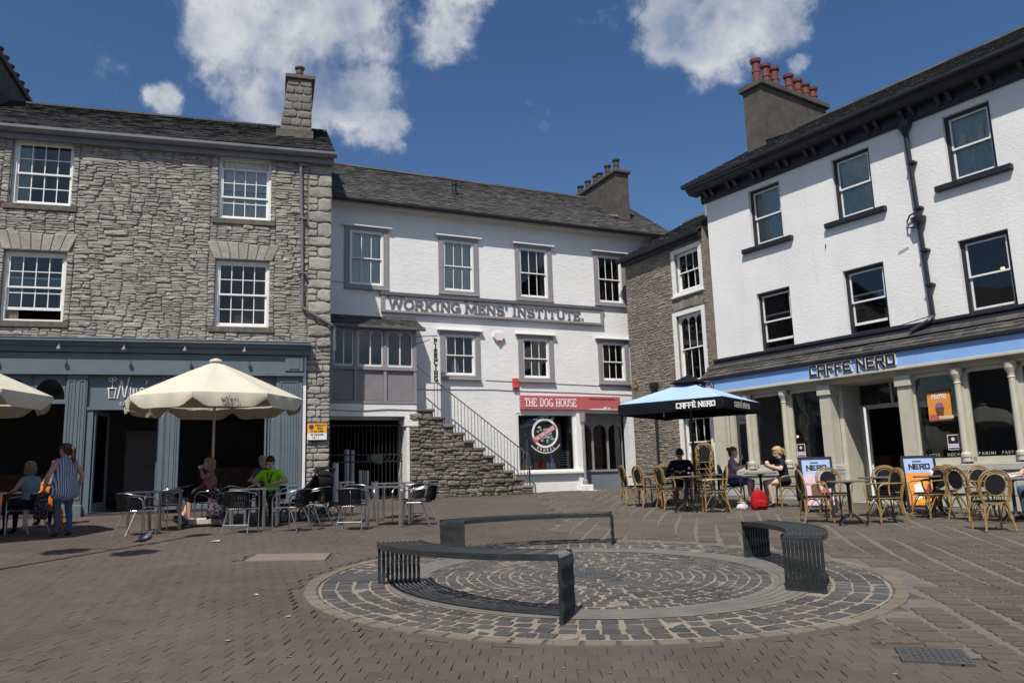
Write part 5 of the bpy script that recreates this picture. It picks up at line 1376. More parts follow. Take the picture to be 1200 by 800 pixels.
for k in range(9):
    f0, f1 = k/9, (k+1)/9; b0, b1 = -1.5+1.3*f0, -1.5+1.3*f1; t0, t1 = cx+(b0-cx)*1.15, cx+(b1-cx)*1.15
    mb = MB(); mb.prism([(b0+.007, 6.34+0.06*math.sin(math.pi*f0)), (b1-.007, 6.34+0.06*math.sin(math.pi*f1)), (t1-.007, 6.56+0.06*math.sin(math.pi*f1)), (t0+.007, 6.56+0.06*math.sin(math.pi*f0))], -0.035, 0.0); mb.build('arch_stone', M['tan_stone'], MBD)
for h, nm in ((h1, 0), (h2, 1), (h3, 2)):
    s = MB(); f = 0.13; y = -0.035
    s.box(h[0]-f-0.03, h[0]-0.001, y, 0.05, h[2]-0.1, h[3]+f); s.box(h[1]+0.001, h[1]+f, y, 0.05, h[2]-0.1, h[3]+f); s.box(h[0]-0.001, h[1]+0.001, y, 0.05, h[3]+0.001, h[3]+f); s.bbox(h[0]-f-0.05, h[1]+f+0.02, y-0.05, 0.04, h[2]-0.17, h[2]-0.101, 0.01); s.box(h[0]-0.001, h[1]+0.001, y, 0.05, h[2]-0.1, h[2]-0.002)
    s.build('window_surround', M['white_wall'], MBD)
    sash(MBD, *h, 0.08, 3, (1, 1), frame=0.05, stile=0.035, arch=(nm == 1), curtain=('curtain_dark', 0, 0.3, 0, 1) if nm == 1 else None)
mb = MB(); mb.box(-3.88, -0.02, -0.16, -0.05, 8.36, 8.50); mb.build('fascia_board', M['navy'], MBD)
mb = MB(); mb.xprism([(-0.33,8.60),(-0.33,8.53),(-0.28,8.48),(-0.20,8.47),(-0.165,8.50),(-0.165,8.58)], -3.98, -0.02); mb.build('gutter', M['navy'], MBD)
slate_roof(MBD, -3.95, -0.02, -0.27, 8.61, 2.9, 10.35, 'slate', 0.24, 0.16, yback=6.0, zback=8.7, seed=14)
mb = MB(); mb.lathe([(0.06,-0.4),(0.06,0.45),(0.075,0.45),(0.075,0.5)], 10, (-1.9, 2.0, 10.0)); mb.build('flue_pipe', M['lead'], MBD)
mb = MB(); mb.lathe([(0.04,0),(0.04,0.5),(0.13,0.8),(0.15,0.92)], 10, (-2.55,-0.14,3.35)); mb.build('rain_hopper', M['iron'], MBD)
mb = MB(); mb.tube([(-2.55,-0.12,3.4),(-2.55,-0.12,0.9)], 0.045, 8); mb.build('rainwater_pipe', M['iron'], MBD)
t = thing('house_number', 'small gilt number 10 on the brown rubble wall', 'number', (5.779, 22.769, 0), R(-61))
mb = MB(); stroke_mesh(mb, FONT['1'][1], -3.72, 4.25, 0.20, 0.03, -0.07, -0.03); mb.build('digit', M['bamboo'], t)
mb = MB(); stroke_mesh(mb, FONT['O'][1], -3.60, 4.25, 0.20, 0.028, -0.07, -0.03, wx=0.8); mb.build('digit', M['bamboo'], t)

# ================================================================== white roughcast building on the right
NB = thing('roughcast_building', 'white roughcast building with navy sash windows over a blue coffee shop front', 'building', (8.257, 18.516, 0), R(-55.7))
UY = 0.35                                    # upper wall stands back from the shop front
NX0, NX1 = -4.70, 9.0
n2 = [(-3.17,-2.13,7.55,9.18), (-0.54,0.49,7.55,9.16), (2.28,3.29,7.60,9.16), (5.0,6.02,7.6,9.16)]
n1 = [(-3.17,-2.10,4.64,6.23), (-0.53,0.54,4.63,6.25), (2.28,3.31,4.63,6.27), (5.0,6.05,4.63,6.27)]
mb = MB(); wall_faces(mb, NX0, NX1, 3.9, 9.9, n2+n1, UY, 0.34)
mb.box(NX0, NX0+0.3, UY+0.341, 8.0, 0.3, 9.9); mb.box(NX1-0.3, NX1, UY+0.341, 8.0, 0.3, 9.9); mb.box(NX0+0.301, NX1-0.301, 7.7, 8.0, 0.3, 9.9)
mb.xprism([(UY+0.005, 9.901), (8.0, 9.901), (4.2, 11.95)], NX0+0.01, NX0+0.3)
raw_build(mb, 'wall', M['roughcast'], NB)
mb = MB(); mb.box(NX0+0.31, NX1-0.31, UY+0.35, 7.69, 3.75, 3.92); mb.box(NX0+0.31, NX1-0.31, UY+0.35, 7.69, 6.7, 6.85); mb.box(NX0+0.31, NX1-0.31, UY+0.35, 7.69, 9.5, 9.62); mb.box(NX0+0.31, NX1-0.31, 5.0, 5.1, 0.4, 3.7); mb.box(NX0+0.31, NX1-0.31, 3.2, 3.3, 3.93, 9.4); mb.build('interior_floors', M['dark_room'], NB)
mb = MB(); mb.box(NX0+0.31, NX1-0.31, 0.12, 7.69, 0.2, 0.62); mb.build('shop_floor', M['brown_wood'], NB)
for i, h in enumerate(n2): sash(NB, *h, UY+0.10, 1, (1, 1), frame=0.085, fm='navy', stile=0.04, curtain=('blind', 0, 1, 0, 1), sill=(0.30, 0.13, 0.22, 'navy'))
for i, h in enumerate(n1): sash(NB, *h, UY+0.10, 1, (1, 1), frame=0.085, fm='navy', stile=0.04, raise_low=0.17 if i < 2 else 0.0, label='navy sash window pushed partly open' if i < 2 else None)
# objects seen on the top right window ledge
mb = MB()
for x, w_, h_ in ((2.5,.16,.28),(2.9,.14,.36),(3.06,.1,.26)): mb.bbox(x, x+w_, UY+0.18, UY+0.26, 8.42, 8.42+h_, 0.01)
mb.build('ledge_boxes', M['canvas'], NB)
# cornice with brackets
mb = MB()
mb.xprism([(UY-0.001, 9.31), (UY-0.06, 9.31), (UY-0.08, 9.36), (UY-0.08, 9.60), (UY-0.001, 9.60)], NX0-0.12, NX1)
mb.xprism([(UY-0.001, 9.601), (UY-0.34, 9.601), (UY-0.38, 9.66), (UY-0.44, 9.70), (UY-0.46, 9.77), (UY-0.001, 9.79)], NX0-0.36, NX1)
cor = mb.build('cornice', M['navy'], NB)
x = NX0+0.1
while x < NX1-0.2:
    for dx in (0, 0.24):
        mb = MB(); mb.xprism([(UY-0.081, 9.40), (UY-0.11, 9.39), (UY-0.14, 9.45), (UY-0.24, 9.54), (UY-0.27, 9.598), (UY-0.081, 9.598)], x+dx, x+dx+0.10); mb.build('bracket', M['navy'], cor)
    x += 0.86
mb = MB(); mb.xprism([(UY-0.60,9.87),(UY-0.60,9.80),(UY-0.56,9.77),(UY-0.47,9.77),(UY-0.45,9.80),(UY-0.45,9.86)], NX0-0.42, NX1); mb.build('gutter', M['navy'], cor)
slate_roof(NB, NX0-0.40, NX1, UY-0.53, 9.88, 4.2, 12.33, 'slate', 0.27, 0.18, yback=8.2, zback=10.0, seed=17)
mb = MB(); mb.box(-4.30, -3.60, 1.95, 5.2, 10.2, 13.05); ch = mb.build('chimney', M['render_dark'], NB); ch['label'] = 'broad rendered chimney stack with seven red pots'
mb = MB(); mb.bbox(-4.40, -3.50, 1.85, 5.3, 13.053, 13.23, 0.02); mb.build('chimney_cap', M['render_dark'], ch)
for k, (y, h_) in enumerate(((2.15,.82),(2.62,.78),(3.05,.80),(3.75,.74),(4.2,.70),(4.6,.66),(5.0,.62))): pot(ch, -3.88, y, 13.23, 0.135, h_, 'pot_red')
mb = MB(); mb.xprism([(1.93, 11.25), (4.2, 12.22), (4.2, 12.28), (1.93, 11.34)], -3.599, -3.54); mb.build('flashing', M['render_dark'], ch)
# rain pipe with hoppers
mb = MB(); mb.tube([(1.47,UY-0.40,9.78),(1.47,UY-0.14,9.55),(1.48,UY-0.09,9.25),(1.60,UY-0.09,4.72),(1.55,UY-0.2,4.6),(1.2,UY-0.32,4.42)], 0.055, 8)
mb.lathe([(0.06,0),(0.10,0.12),(0.16,0.2),(0.17,0.32)], 10, (1.48,UY-0.1,9.02)); mb.lathe([(0.06,0),(0.07,0.1),(0.15,0.16),(0.17,0.26)], 10, (1.545,UY-0.1,6.75)); mb.tube([(1.545,UY-0.09,7.15),(1.35,UY-0.09,7.12),(1.25,UY-0.05,7.0),(1.27,UY-0.08,6.85),(1.5,UY-0.09,6.8)], 0.02, 6)
for z in (8.3, 7.2, 6.2, 5.4): mb.box(1.44+(9.3-z)*0.026, 1.60+(9.3-z)*0.026, UY-0.16, UY-0.001, z, z+0.05)
mb.build('rainwater_pipe', M['navy'], NB)
mb = MB(); mb.tube([(-0.9,UY-0.02,7.05),(-0.92,UY-0.03,6.95)], 0.012, 5); mb.tube([(0.95,UY-0.02,6.35),(1.2,UY-0.02,6.42)], 0.008, 5); mb.tube([(-4.4,UY-0.1,4.57),(-2,UY-0.14,4.62),(0.9,UY-0.14,4.63),(1.5,UY-0.1,4.72)], 0.012, 5); mb.build('cables', M['iron'], NB)
# lean-to slate roof over the shop front, band above it
mb = MB(); mb.bbox(NX0-0.05, NX1, UY-0.16, UY-0.001, 4.54, 4.62, 0.012); mb.xprism([(UY-0.002, 4.37), (UY-0.22, 4.37), (UY-0.20, 4.46), (UY-0.13, 4.50), (UY-0.12, 4.539), (UY-0.002, 4.539)], NX0-0.05, NX1); mb.build('string_course', M['navy'], NB)
lean = slate_roof(NB, NX0-0.15, NX1, -0.29, 4.02, UY-0.2, 4.36, 'slate', 0.24, 0.15, thick=0.05, seed=23, name='lean_to_roof')
mb = MB(); mb.xprism([(-0.36,4.05),(-0.36,3.99),(-0.33,3.965),(-0.29,3.965),(-0.28,4.0)], NX0-0.2, NX1); mb.build('gutter', M['iron'], lean)
mb = MB(); mb.box(NX0-0.12, NX1, -0.28, -0.02, 3.635, 3.962); mb.build('blue_fascia', M['sky_blue'], NB)
mb = MB(); mb.bbox(NX0-0.1, NX1, -0.30, 0.06, 3.56, 3.632, 0.012); mb.box(NX0-0.05, NX1, -0.06, 0.2, 3.45, 3.599); mb.build('architrave', M['cream'], NB)
# shop front: columns, panes, plinth
def column(x):
    c_ = MB(); c_.lathe([(0.085,1.50),(0.085,1.58),(0.10,1.60),(0.10,1.66),(0.07,1.70),(0.062,3.12),(0.075,3.14),(0.062,3.17),(0.07,3.22),(0.115,3.33),(0.12,3.45)], 14, (x, -0.10, 0)); c_.box(x-0.075, x+0.075, -0.03, 0.10, 1.5, 3.448); c_.box(x+0.0755, x+0.16, 0.0, 0.09, 1.5, 3.447); return c_.build('column', M['cream'], NB, smooth=False)
for x in (-3.42, -2.26, 2.12, 3.19, 4.3, 5.4, 6.5): column(x)
def pier(x0, x1):
    p = MB(); p.box(x0, x1, -0.12, 0.20, 1.50, 3.20); p.bbox(x0-0.04, x1+0.04, -0.17, 0.21, 3.201, 3.449, 0.015); p.bbox(x0-0.03, x1+0.03, -0.16, 0.21, 1.40, 1.53, 0.012); return p.build('pier', M['cream'], NB)
pier(-1.20, -0.92); pier(0.80, 1.10); pier(-4.62, -4.22)
mb = MB(); mb.box(-4.1, -3.95, -0.05, 0.1, 1.5, 3.449); mb.build('side_post', M['cream'], NB)
for xa, xb in ((-4.68,-0.90), (0.78, NX1)):
    mb = MB(); mb.bbox(xa, xb, -0.20, 0.22, 1.31, 1.46, 0.015); mb.box(xa, xb, -0.14, 0.22, 0.2, 1.309); pl = mb.build('plinth', M['plinth'], NB)
    z = 0.5; j = 0
    while z < 1.30:
        h_ = min(0.30, 1.305-z); x = xa+(0.0 if j % 2 else -0.35)
        while x < xb:
            a, b = max(xa, x), min(xb, x+0.75)
            if b-a > 0.06: m_ = MB(); m_.bbox(a+0.006, b-0.006, -0.165, -0.13, z+0.006, z+h_-0.006, 0.008); m_.build('plinth_block', M['plinth'], pl)
            x += 0.75
        z += h_; j += 1
for xa, xb in ((-4.22,-3.5),(-3.34,-2.34),(-2.18,-1.2),(1.10,2.04),(2.20,3.11),(3.27,4.22),(4.38,5.32),(5.48,6.42)):
    f = MB(); f.box(xa, xb, 0.0, 0.08, 1.465, 1.60); f.box(xa, xb, 0.0, 0.08, 3.36, 3.445)
    for sg in (0, 1):
        for i in range(6):
            a0_, a1_ = math.pi/2*i/6, math.pi/2*(i+1)/6; r_ = 0.17
            p, q_ = (r_*(1-math.cos(a0_)), r_*math.sin(a0_)), (r_*(1-math.cos(a1_)), r_*math.sin(a1_))
            P = [(p[0], 3.36-r_+p[1]), (q_[0], 3.36-r_+q_[1]), (q_[0], 3.36), (p[0], 3.36)]
            P = [(xa+a, b) for a, b in P] if sg == 0 else [(xb-a, b) for a, b in P][::-1]
            f.prism(P, 0.01, 0.07)
    f.box(xa, xa+0.03, 0.001, 0.079, 1.6, 3.36); f.box(xb-0.03, xb, 0.001, 0.079, 1.6, 3.36)
    w = f.build('shop_window', M['cream'], NB)
    mb = MB(); mb.box(xa, xb, 0.045, 0.051, 1.60, 3.36); mb.build('pane', M['glass_shop'], w)
    mb = MB(); mb.box(xa+0.01, xb-0.01, 0.053, 0.058, 1.601, 1.72); mb.build('vinyl_band', M['canvas_black'], w)
for txt, x, w_ in (('LATTE', 1.20, 0.32), ('MOCHA', 1.66, 0.34), ('PANINI', 2.30, 0.36), ('PASTA', 2.76, 0.30), ('COFFEE', -2.1, 0.5)):
    t = thing('window_lettering', 'thin white %s lettering along the foot of the shop window' % txt, 'lettering', (8.257, 18.516, 0), R(-55.7))
    lettering(t, txt, x, 1.635, 0.055, 0.0065, 0.040, 0.0445, M['concrete'], False, 0.3, width=w_)
# entrance recess
mb = MB(); mb.box(-0.915, -0.80, 0.21, 1.0, 0.55, 3.44); mb.box(0.68, 0.795, 0.21, 1.0, 0.55, 3.44); mb.box(-0.799, 0.679, 0.9, 1.0, 2.85, 2.95); mb.box(-0.799, -0.62, 0.9, 1.0, 0.55, 2.849); mb.box(0.56, 0.679, 0.9, 1.0, 0.55, 2.849); mb.box(0.02, 0.08, 0.92, 0.98, 2.951, 3.44); mb.box(-0.92, 0.80, 0.06, 1.0, 3.441, 3.46); mb.build('entrance_frame', M['cream'], NB)
mb = MB(); mb.box(-0.799, 0.679, 0.95, 0.956, 2.951, 3.44); mb.build('transom_pane', M['glass_shop'], NB)
mb = MB(); mb.box(-0.9, 0.78, -0.1, 1.2, 0.3, 0.66); mb.build('threshold', M['plinth'], NB)
d = MB(); Mx = Matrix.Translation((-0.60, 0.90, 0)) @ Matrix.Rotation(R(-62), 4, 'Z')
for u0, u1, v0, v1 in ((0,0.11,0.68,2.84),(0.80,0.91,0.68,2.84),(0.111,0.799,0.68,0.98),(0.111,0.799,2.70,2.84)): d.box(u0, u1, -0.025, 0.025, v0, v1, M=Mx)
dr = d.build('door', M['white_paint'], NB); dr['label'] = 'white glazed door standing open'
d = MB(); d.box(0.111, 0.799, -0.004, 0.004, 0.98, 2.70, M=Mx); d.build('pane', M['glass_shop'], dr)
# hanging lamps and furniture seen inside
for x, y, z in ((-2.9,1.2,2.35),(2.75,1.1,2.42),(-0.15,UY+1.5,5.6),(2.6,UY+1.2,5.75),(3.05,UY+1.0,5.8)):
    t = thing('pendant_lamp', 'small warm pendant lamp seen through the %s' % {(-2.9):'left coffee shop window',2.75:'right coffee shop window',-0.15:'middle first floor window',2.6:'right first floor window, left lamp',3.05:'right first floor window, right lamp'}[x], 'lamp', (8.257, 18.516, 0), R(-55.7), 'pendant lamps inside the coffee shop')
    mb = MB(); mb.lathe([(0.02,0.16),(0.05,0.12),(0.11,0.03),(0.12,0.0)], 12, (x,y,z)); mb.tube([(x,y,z+0.16),(x,y,z+0.9)], 0.006, 5); mb.build('shade', M['iron'], t)
    mb = MB(); mb.lathe([(0.012,0.04),(0.04,0.0),(0.045,-0.03),(0.02,-0.06)], 10, (x,y,z)); mb.build('bulb', emit('warm bulb', (1.0,0.62,0.28), 2.2), t)
for c_ in ((-3.8, -1.4, 3.0, 3.7, 0.63, 1.75), (1.4, 5.0, 3.2, 3.9, 0.63, 1.75)):
    mb = MB(); mb.box(*c_); mb.build('counter', M['brown_wood'], NB)
# name over the door
t = thing('coffee_shop_sign', 'squared black lettering CAFFÈ NERO raised on the blue fascia', 'sign', (8.257, 18.516, 0), R(-55.7))
def nero_text(parent, x, z, h, y0, y1, mats, width, M4=None, edge=0.35):
    wx = 1.0; seq = 'CAFFE NERO'; w0 = sum((BLOCK[c][0] if c != ' ' else 0.35)+0.10 for c in seq)*h; k = width/w0
    for pas, (mat, th, yo) in enumerate(mats):
        cx_ = x
        for i, c_ in enumerate(seq):
            if c_ == ' ': cx_ += 0.45*h*k; continue
            m_ = MB(); stroke_mesh(m_, BLOCK[c_][1], cx_, z, h, th, y0+yo, y1+yo, M4=M4, wx=k)
            if i == 4: stroke_mesh(m_, [[(.22,1.28),(.5,1.12)]], cx_, z, h, th*0.8, y0+yo, y1+yo, M4=M4, wx=k)
            m_.build('letter' if pas == len(mats)-1 else 'letter_edge', mat, parent); cx_ += (BLOCK[c_][0]+0.10)*h*k
nero_text(t, -1.26, 3.68, 0.26, -0.325, -0.285, [(M['white_print'], 0.075, 0.004), (M['black_print'], 0.047, -0.008)], 2.24)
t = thing('round_badge', 'small round dark badge at the left end of the blue fascia', 'badge', (8.257, 18.516, 0), R(-55.7))
mb = MB(); mb.prism([(-4.50+0.14*math.cos(2*math.pi*k/24), 3.79+0.14*math.sin(2*math.pi*k/24)) for k in range(24)], -0.305, -0.282); mb.build('disc', M['black_print'], t)
mb = MB()
for k in range(24):
    A, B = 2*math.pi*k/24, 2*math.pi*(k+1)/24; mb.prism([(-4.5+r_*math.cos(a), 3.79+r_*math.sin(a)) for r_, a in ((0.105,A),(0.12,A),(0.12,B),(0.105,B))], -0.309, -0.3055)
for dz in (0.035, 0.0, -0.035): mb.box(-4.57, -4.43, -0.308, -0.3055, 3.79+dz-0.008, 3.79+dz+0.008)
mb.build('badge_print', M['pale_pink'], t)
mb = MB(); mb.box(-4.70, -4.67, -0.42, -0.285, 3.66, 3.93); mb.build('bracket', M['navy'], NB)
# poster and stickers in the windows
t = thing('window_poster', 'orange drinks poster hanging inside the coffee shop window', 'poster', (8.257, 18.516, 0), R(-55.7))
mb = MB(); mb.box(1.37, 1.87, 0.030, 0.034, 2.42, 3.0); mb.build('sheet', M['orange'], t)
mb = MB(); mb.box(1.36, 1.88, 0.024, 0.040, 3.001, 3.06); mb.box(1.37, 1.88, 0.026, 0.038, 2.385, 2.419); mb.build('hanger_bars', M['brown_wood'], t)
lettering(t, 'FROTO', 1.47, 2.87, 0.085, 0.02, 0.0275, 0.0295, M['white_print'], False, 0.15, width=0.32)
mb = MB(); mb.prism([(1.55,2.5),(1.69,2.5),(1.72,2.68),(1.52,2.68)], 0.027, 0.0295); mb.build('cup_print', M['brown_wood'], t)
mb = MB(); mb.prism([(1.62+0.09*math.cos(k*0.7), 2.73+0.055*math.sin(k*0.7)) for k in range(9)], 0.026, 0.0295); mb.build('berry_print', paint('berry print', (0.30,0.14,0.42), 0.5, 0.3, 40), t)
mb = MB(); mb.prism([(1.38,2.43),(1.6,2.43),(1.56,2.52),(1.45,2.55),(1.38,2.5)], 0.0285, 0.0297); mb.build('corner_print', M['red_sign'], t)
mb = MB(); mb.box(1.52, 1.9, 0.0288, 0.0297, 2.43, 2.49); mb.build('foot_print', M['canvas'], t)
for i, (x0, lab) in enumerate(((1.70,'black and pink notice stuck in the window right of the door'),(-2.08,'black and pink notice stuck in the window left of the door'))):
    t = thing('window_notice', lab, 'notice', (8.257, 18.516, 0), R(-55.7))
    mb = MB(); mb.box(x0, x0+0.24, 0.034, 0.038, 1.76, 2.08); mb.build('sheet', M['white_print'], t)
    mb = MB(); mb.box(x0+0.015, x0+0.225, 0.031, 0.0335, 1.89, 2.065); mb.build('black_panel', M['black_print'], t)
    mb = MB(); mb.prism([(x0+0.12+0.04*math.cos(k*1.05), 1.985+0.04*math.sin(k*1.05)) for k in range(6)], 0.029, 0.0305); mb.build('emblem', M['white_print'], t)
    mb = MB(); mb.box(x0+0.015, x0+0.225, 0.031, 0.0335, 1.835, 1.875); mb.build('pink_strip', M['pale_pink'], t)
    mb = MB(); mb.box(x0+0.015, x0+0.225, 0.031, 0.0335, 1.775, 1.805); mb.build('dark_strip', M['blue_print'], t)
# ================================================================== cafe furniture
def bearing(b): return -R(b)
def at(x, y): return (x, y, gz(x, y))

def smooth_path(pts, n=5):
    """Catmull-Rom through pts"""
    P = [Vector(p) for p in pts]; out = []
    for i in range(len(P)-1):
        p0 = P[i-1] if i > 0 else P[i]*2-P[i+1]; p3 = P[i+2] if i+2 < len(P) else P[i+1]*2-P[i]
        p1, p2 = P[i], P[i+1]
        for k in range(n):
            t = k/n
            out.append(0.5*((2*p1)+(-p0+p2)*t+(2*p0-5*p1+4*p2-p3)*t*t+(-p0+3*p1-3*p2+p3)*t**3))
    out.append(P[-1]); return out

def make_alu_chair():
    t = thing('aluminium_chair', 'x', 'chair')
    r = 0.0125
    for s in (-1, 1):
        mb = MB(); mb.tube(smooth_path([(s*.235,.235,0),(s*.24,.235,.35),(s*.245,.23,.58),(s*.26,.16,.655)], 4), r, 6); mb.build('leg', M['steel'], t)
        mb = MB(); mb.tube([(s*.19,-.10,.43),(s*.235,-.30,0.0)], r, 6); mb.build('leg', M['steel'], t)
    mb = MB(); mb.tube(smooth_path([(-.26,.16,.655),(-.275,.0,.67),(-.255,-.18,.70),(-.15,-.285,.725),(0,-.315,.735),(.15,-.285,.725),(.255,-.18,.70),(.275,.0,.67),(.26,.16,.655)], 4), r, 6); mb.build('arm_rail', M['steel'], t)
    mb = MB(); mb.tube([(-.20,.22,.425),(.20,.22,.425),(.22,.18,.425),(.215,-.12,.425),(.15,-.2,.425),(-.15,-.2,.425),(-.215,-.12,.425),(-.22,.18,.425)], 0.011, 6, closed=True)
    mb.tube([(-.235,.235,.40),(-.20,.22,.425)], 0.01, 5); mb.tube([(.235,.235,.40),(.20,.22,.425)], 0.01, 5); mb.tube([(-.222,-.235,.15),(.222,-.235,.15)], 0.009, 5); mb.build('seat_frame', M['steel'], t)
    mb = MB(); n = 11
    for k in range(n):
        y = -.19+k*.04; w = .205-0.06*max(0, (-y-.1)/.1)
        mb.bbox(-w, w, y-.0175, y+.0175, .433, .448, .004)
    mb.build('seat', M['weave_black'], t)
    mb = MB(); n = 15
    for k in range(n):
        a = R(-52+104*k/(n-1)); ca, sa = math.cos(a), math.sin(a); rr_ = .245; w = .0135
        p = lambda off, z, d: (rr_*math.sin(a)*1.0+off*ca, -.06-rr_*ca-d*(z-.46)*.22+off*sa*1.0, z)
        vs = [p(-w,.455,1),(p(w,.455,1)),p(w,.725,1),p(-w,.725,1)]
        nx, ny = math.sin(a)*.006, -ca*.006
        vs += [(v[0]+nx, v[1]+ny, v[2]) for v in vs]
        mb.add(vs, [(0,1,2,3),(7,6,5,4),(0,4,5,1),(1,5,6,2),(2,6,7,3),(3,7,4,0)])
    mb.build('backrest', M['weave_black'], t)
    return t

def make_cane_chair():
    t = thing('cane_chair', 'x', 'chair')
    B = M['bamboo']; r = 0.0155
    hoop = lambda k, dy=0.0: smooth_path([(-.17*k,-.215+dy,.44),(-.205*k,-.235+dy,.60),(-.20*k,-.265+dy,.75),(-.13*k,-.285+dy,.86),(0,-.292+dy,.90*(1+.0*k)),(.13*k,-.285+dy,.86),(.20*k,-.265+dy,.75),(.205*k,-.235+dy,.60),(.17*k,-.215+dy,.44)], 4)
    mb = MB(); mb.tube(hoop(1.0), r, 6); mb.tube([(x*1.13, y-.012, z+(.03 if z > .7 else 0)) for x, y, z in hoop(1.0)], r*.85, 6); mb.build('back_hoop', B, t)
    oval = [(.155*math.cos(2*math.pi*k/20), -.262-.06*(.70+.165*math.sin(2*math.pi*k/20)-.7), .70+.165*math.sin(2*math.pi*k/20)) for k in range(20)]
    mb = MB(); mb.tube([(x, y-.012, z) for x, y, z in oval], .009, 5, closed=True); mb.build('oval_rim', B, t)
    mb = MB(); c_ = (0, -.252, .70); f_ = [(x*.98, y+.012, z) for x, y, z in oval]; b_ = [(x*.98, y-.008, z) for x, y, z in oval]
    mb.add(f_+b_+[c_, (0, -.272, .70)], [(i, (i+1) % 20, 40) for i in range(20)]+[(20+(i+1) % 20, 20+i, 41) for i in range(20)]+[(i, 20+i, 20+(i+1) % 20, (i+1) % 20) for i in range(20)])
    mb.build('backrest', M['rattan_black'], t)
    for s in (-1, 1):
        mb = MB(); mb.tube([(s*.215,.205,0),(s*.205,.195,.43)], r, 6); mb.build('leg', B, t)
        mb = MB(); mb.tube([(s*.17,-.215,.45),(s*.185,-.24,.25),(s*.215,-.30,0)], r, 6); mb.build('leg', B, t)
        mb = MB(); mb.tube(smooth_path([(s*.215,-.25,.67),(s*.255,-.12,.672),(s*.265,.05,.668),(s*.262,.15,.655),(s*.245,.205,.60),(s*.21,.20,.44)], 4), r*.95, 6); mb.build('arm', B, t)
    mb = MB(); n = 20; pr = [(.215*math.copysign(abs(math.cos(2*math.pi*k/n))**.6, math.cos(2*math.pi*k/n)), .215*math.copysign(abs(math.sin(2*math.pi*k/n))**.6, math.sin(2*math.pi*k/n))) for k in range(n)]
    mb.add([(x, y, .425) for x, y in pr]+[(x, y, .452) for x, y in pr]+[(x*.9, y*.9, .462) for x, y in pr], [tuple(range(n-1, -1, -1)), tuple(range(2*n, 3*n))]+[(i, (i+1) % n, n+(i+1) % n, n+i) for i in range(n)]+[(n+i, n+(i+1) % n, 2*n+(i+1) % n, 2*n+i) for i in range(n)]); mb.build('seat', M['rattan_black'], t)
    mb = MB(); mb.tube([(x*1.04, y*1.04, .425) for x, y in pr], .010, 5, closed=True); mb.build('seat_rim', B, t)
    mb = MB()
    for s in (-1, 1): mb.tube(smooth_path([(s*.21,.20,.12),(s*.21,.06,.36),(s*.2,-.04,.40),(s*.195,-.14,.34),(s*.205,-.275,.12)], 3), .009, 5)
    mb.tube(smooth_path([(-.21,.20,.12),(-.1,.2,.37),(0,.2,.41),(.1,.2,.37),(.21,.20,.12)], 3), .009, 5); mb.tube(smooth_path([(-.2,-.27,.12),(-.1,-.24,.37),(0,-.23,.40),(.1,-.24,.37),(.2,-.27,.12)], 3), .009, 5); mb.build('braces', B, t)
    mb = MB(); mb.tube([(-.212,.202,.14),(.212,.202,.14)], .008, 5); mb.tube([(-.2,-.27,.14),(.2,-.27,.14)], .008, 5); mb.build('stretchers', M['cane_dark'], t)
    return t

def make_square_table():
    t = thing('square_table', 'x', 'table')
    mb = MB(); mb.bbox(-.34,.34,-.34,.34,.715,.733,.006); mb.build('table_top', M['table_top'], t)
    mb = MB()
    for a in ((-.352,-.341,-.352,.352),(.341,.352,-.352,.352),(-.3405,.3405,-.352,-.341),(-.3405,.3405,.341,.352)): mb.box(a[0],a[1],a[2],a[3],.705,.737)
    mb.build('edge_trim', M['steel'], t)
    for sx in (-1, 1):
        for sy in (-1, 1):
            mb = MB(); mb.box(sx*.315-.022, sx*.315+.022, sy*.315-.022, sy*.315+.022, 0, .714); mb.build('leg', M['steel'], t)
    return t

def make_bistro_table():
    t = thing('bistro_table', 'x', 'table')
    mb = MB(); mb.lathe([(.34,.715),(.35,.722),(.35,.738),(.342,.744)], 28); mb.build('table_top', M['table_top'], t)
    mb = MB(); mb.lathe([(.06,.13),(.045,.16),(.03,.2),(.028,.66),(.05,.69),(.12,.714)], 12); mb.build('column', M['iron'], t)
    for k in range(4):
        a = math.pi/2*k+R(45); c_, s_ = math.cos(a), math.sin(a)
        mb = MB(); mb.tube([(c_*d, s_*d, z) for d, z in ((.03,.17),(.10,.16),(.18,.10),(.25,.045),(.29,.025),(.31,.02))], [.022,.022,.018,.016,.016,.02], 6); mb.lathe([(.022,0),(.022,.012)], 8, (c_*.305, s_*.305, 0)); mb.build('foot', M['iron'], t)
    return t

protos = {}
def place(kind, maker, x, y, b, label, group, dz=0.0):
    if kind not in protos:
        o = maker(); protos[kind] = o
    else:
        o = copy_tree(protos[kind])
    o.location = (x, y, gz(x, y)+dz); o.rotation_euler = (0, 0, bearing(b))
    tag(o, label, None, group); return o

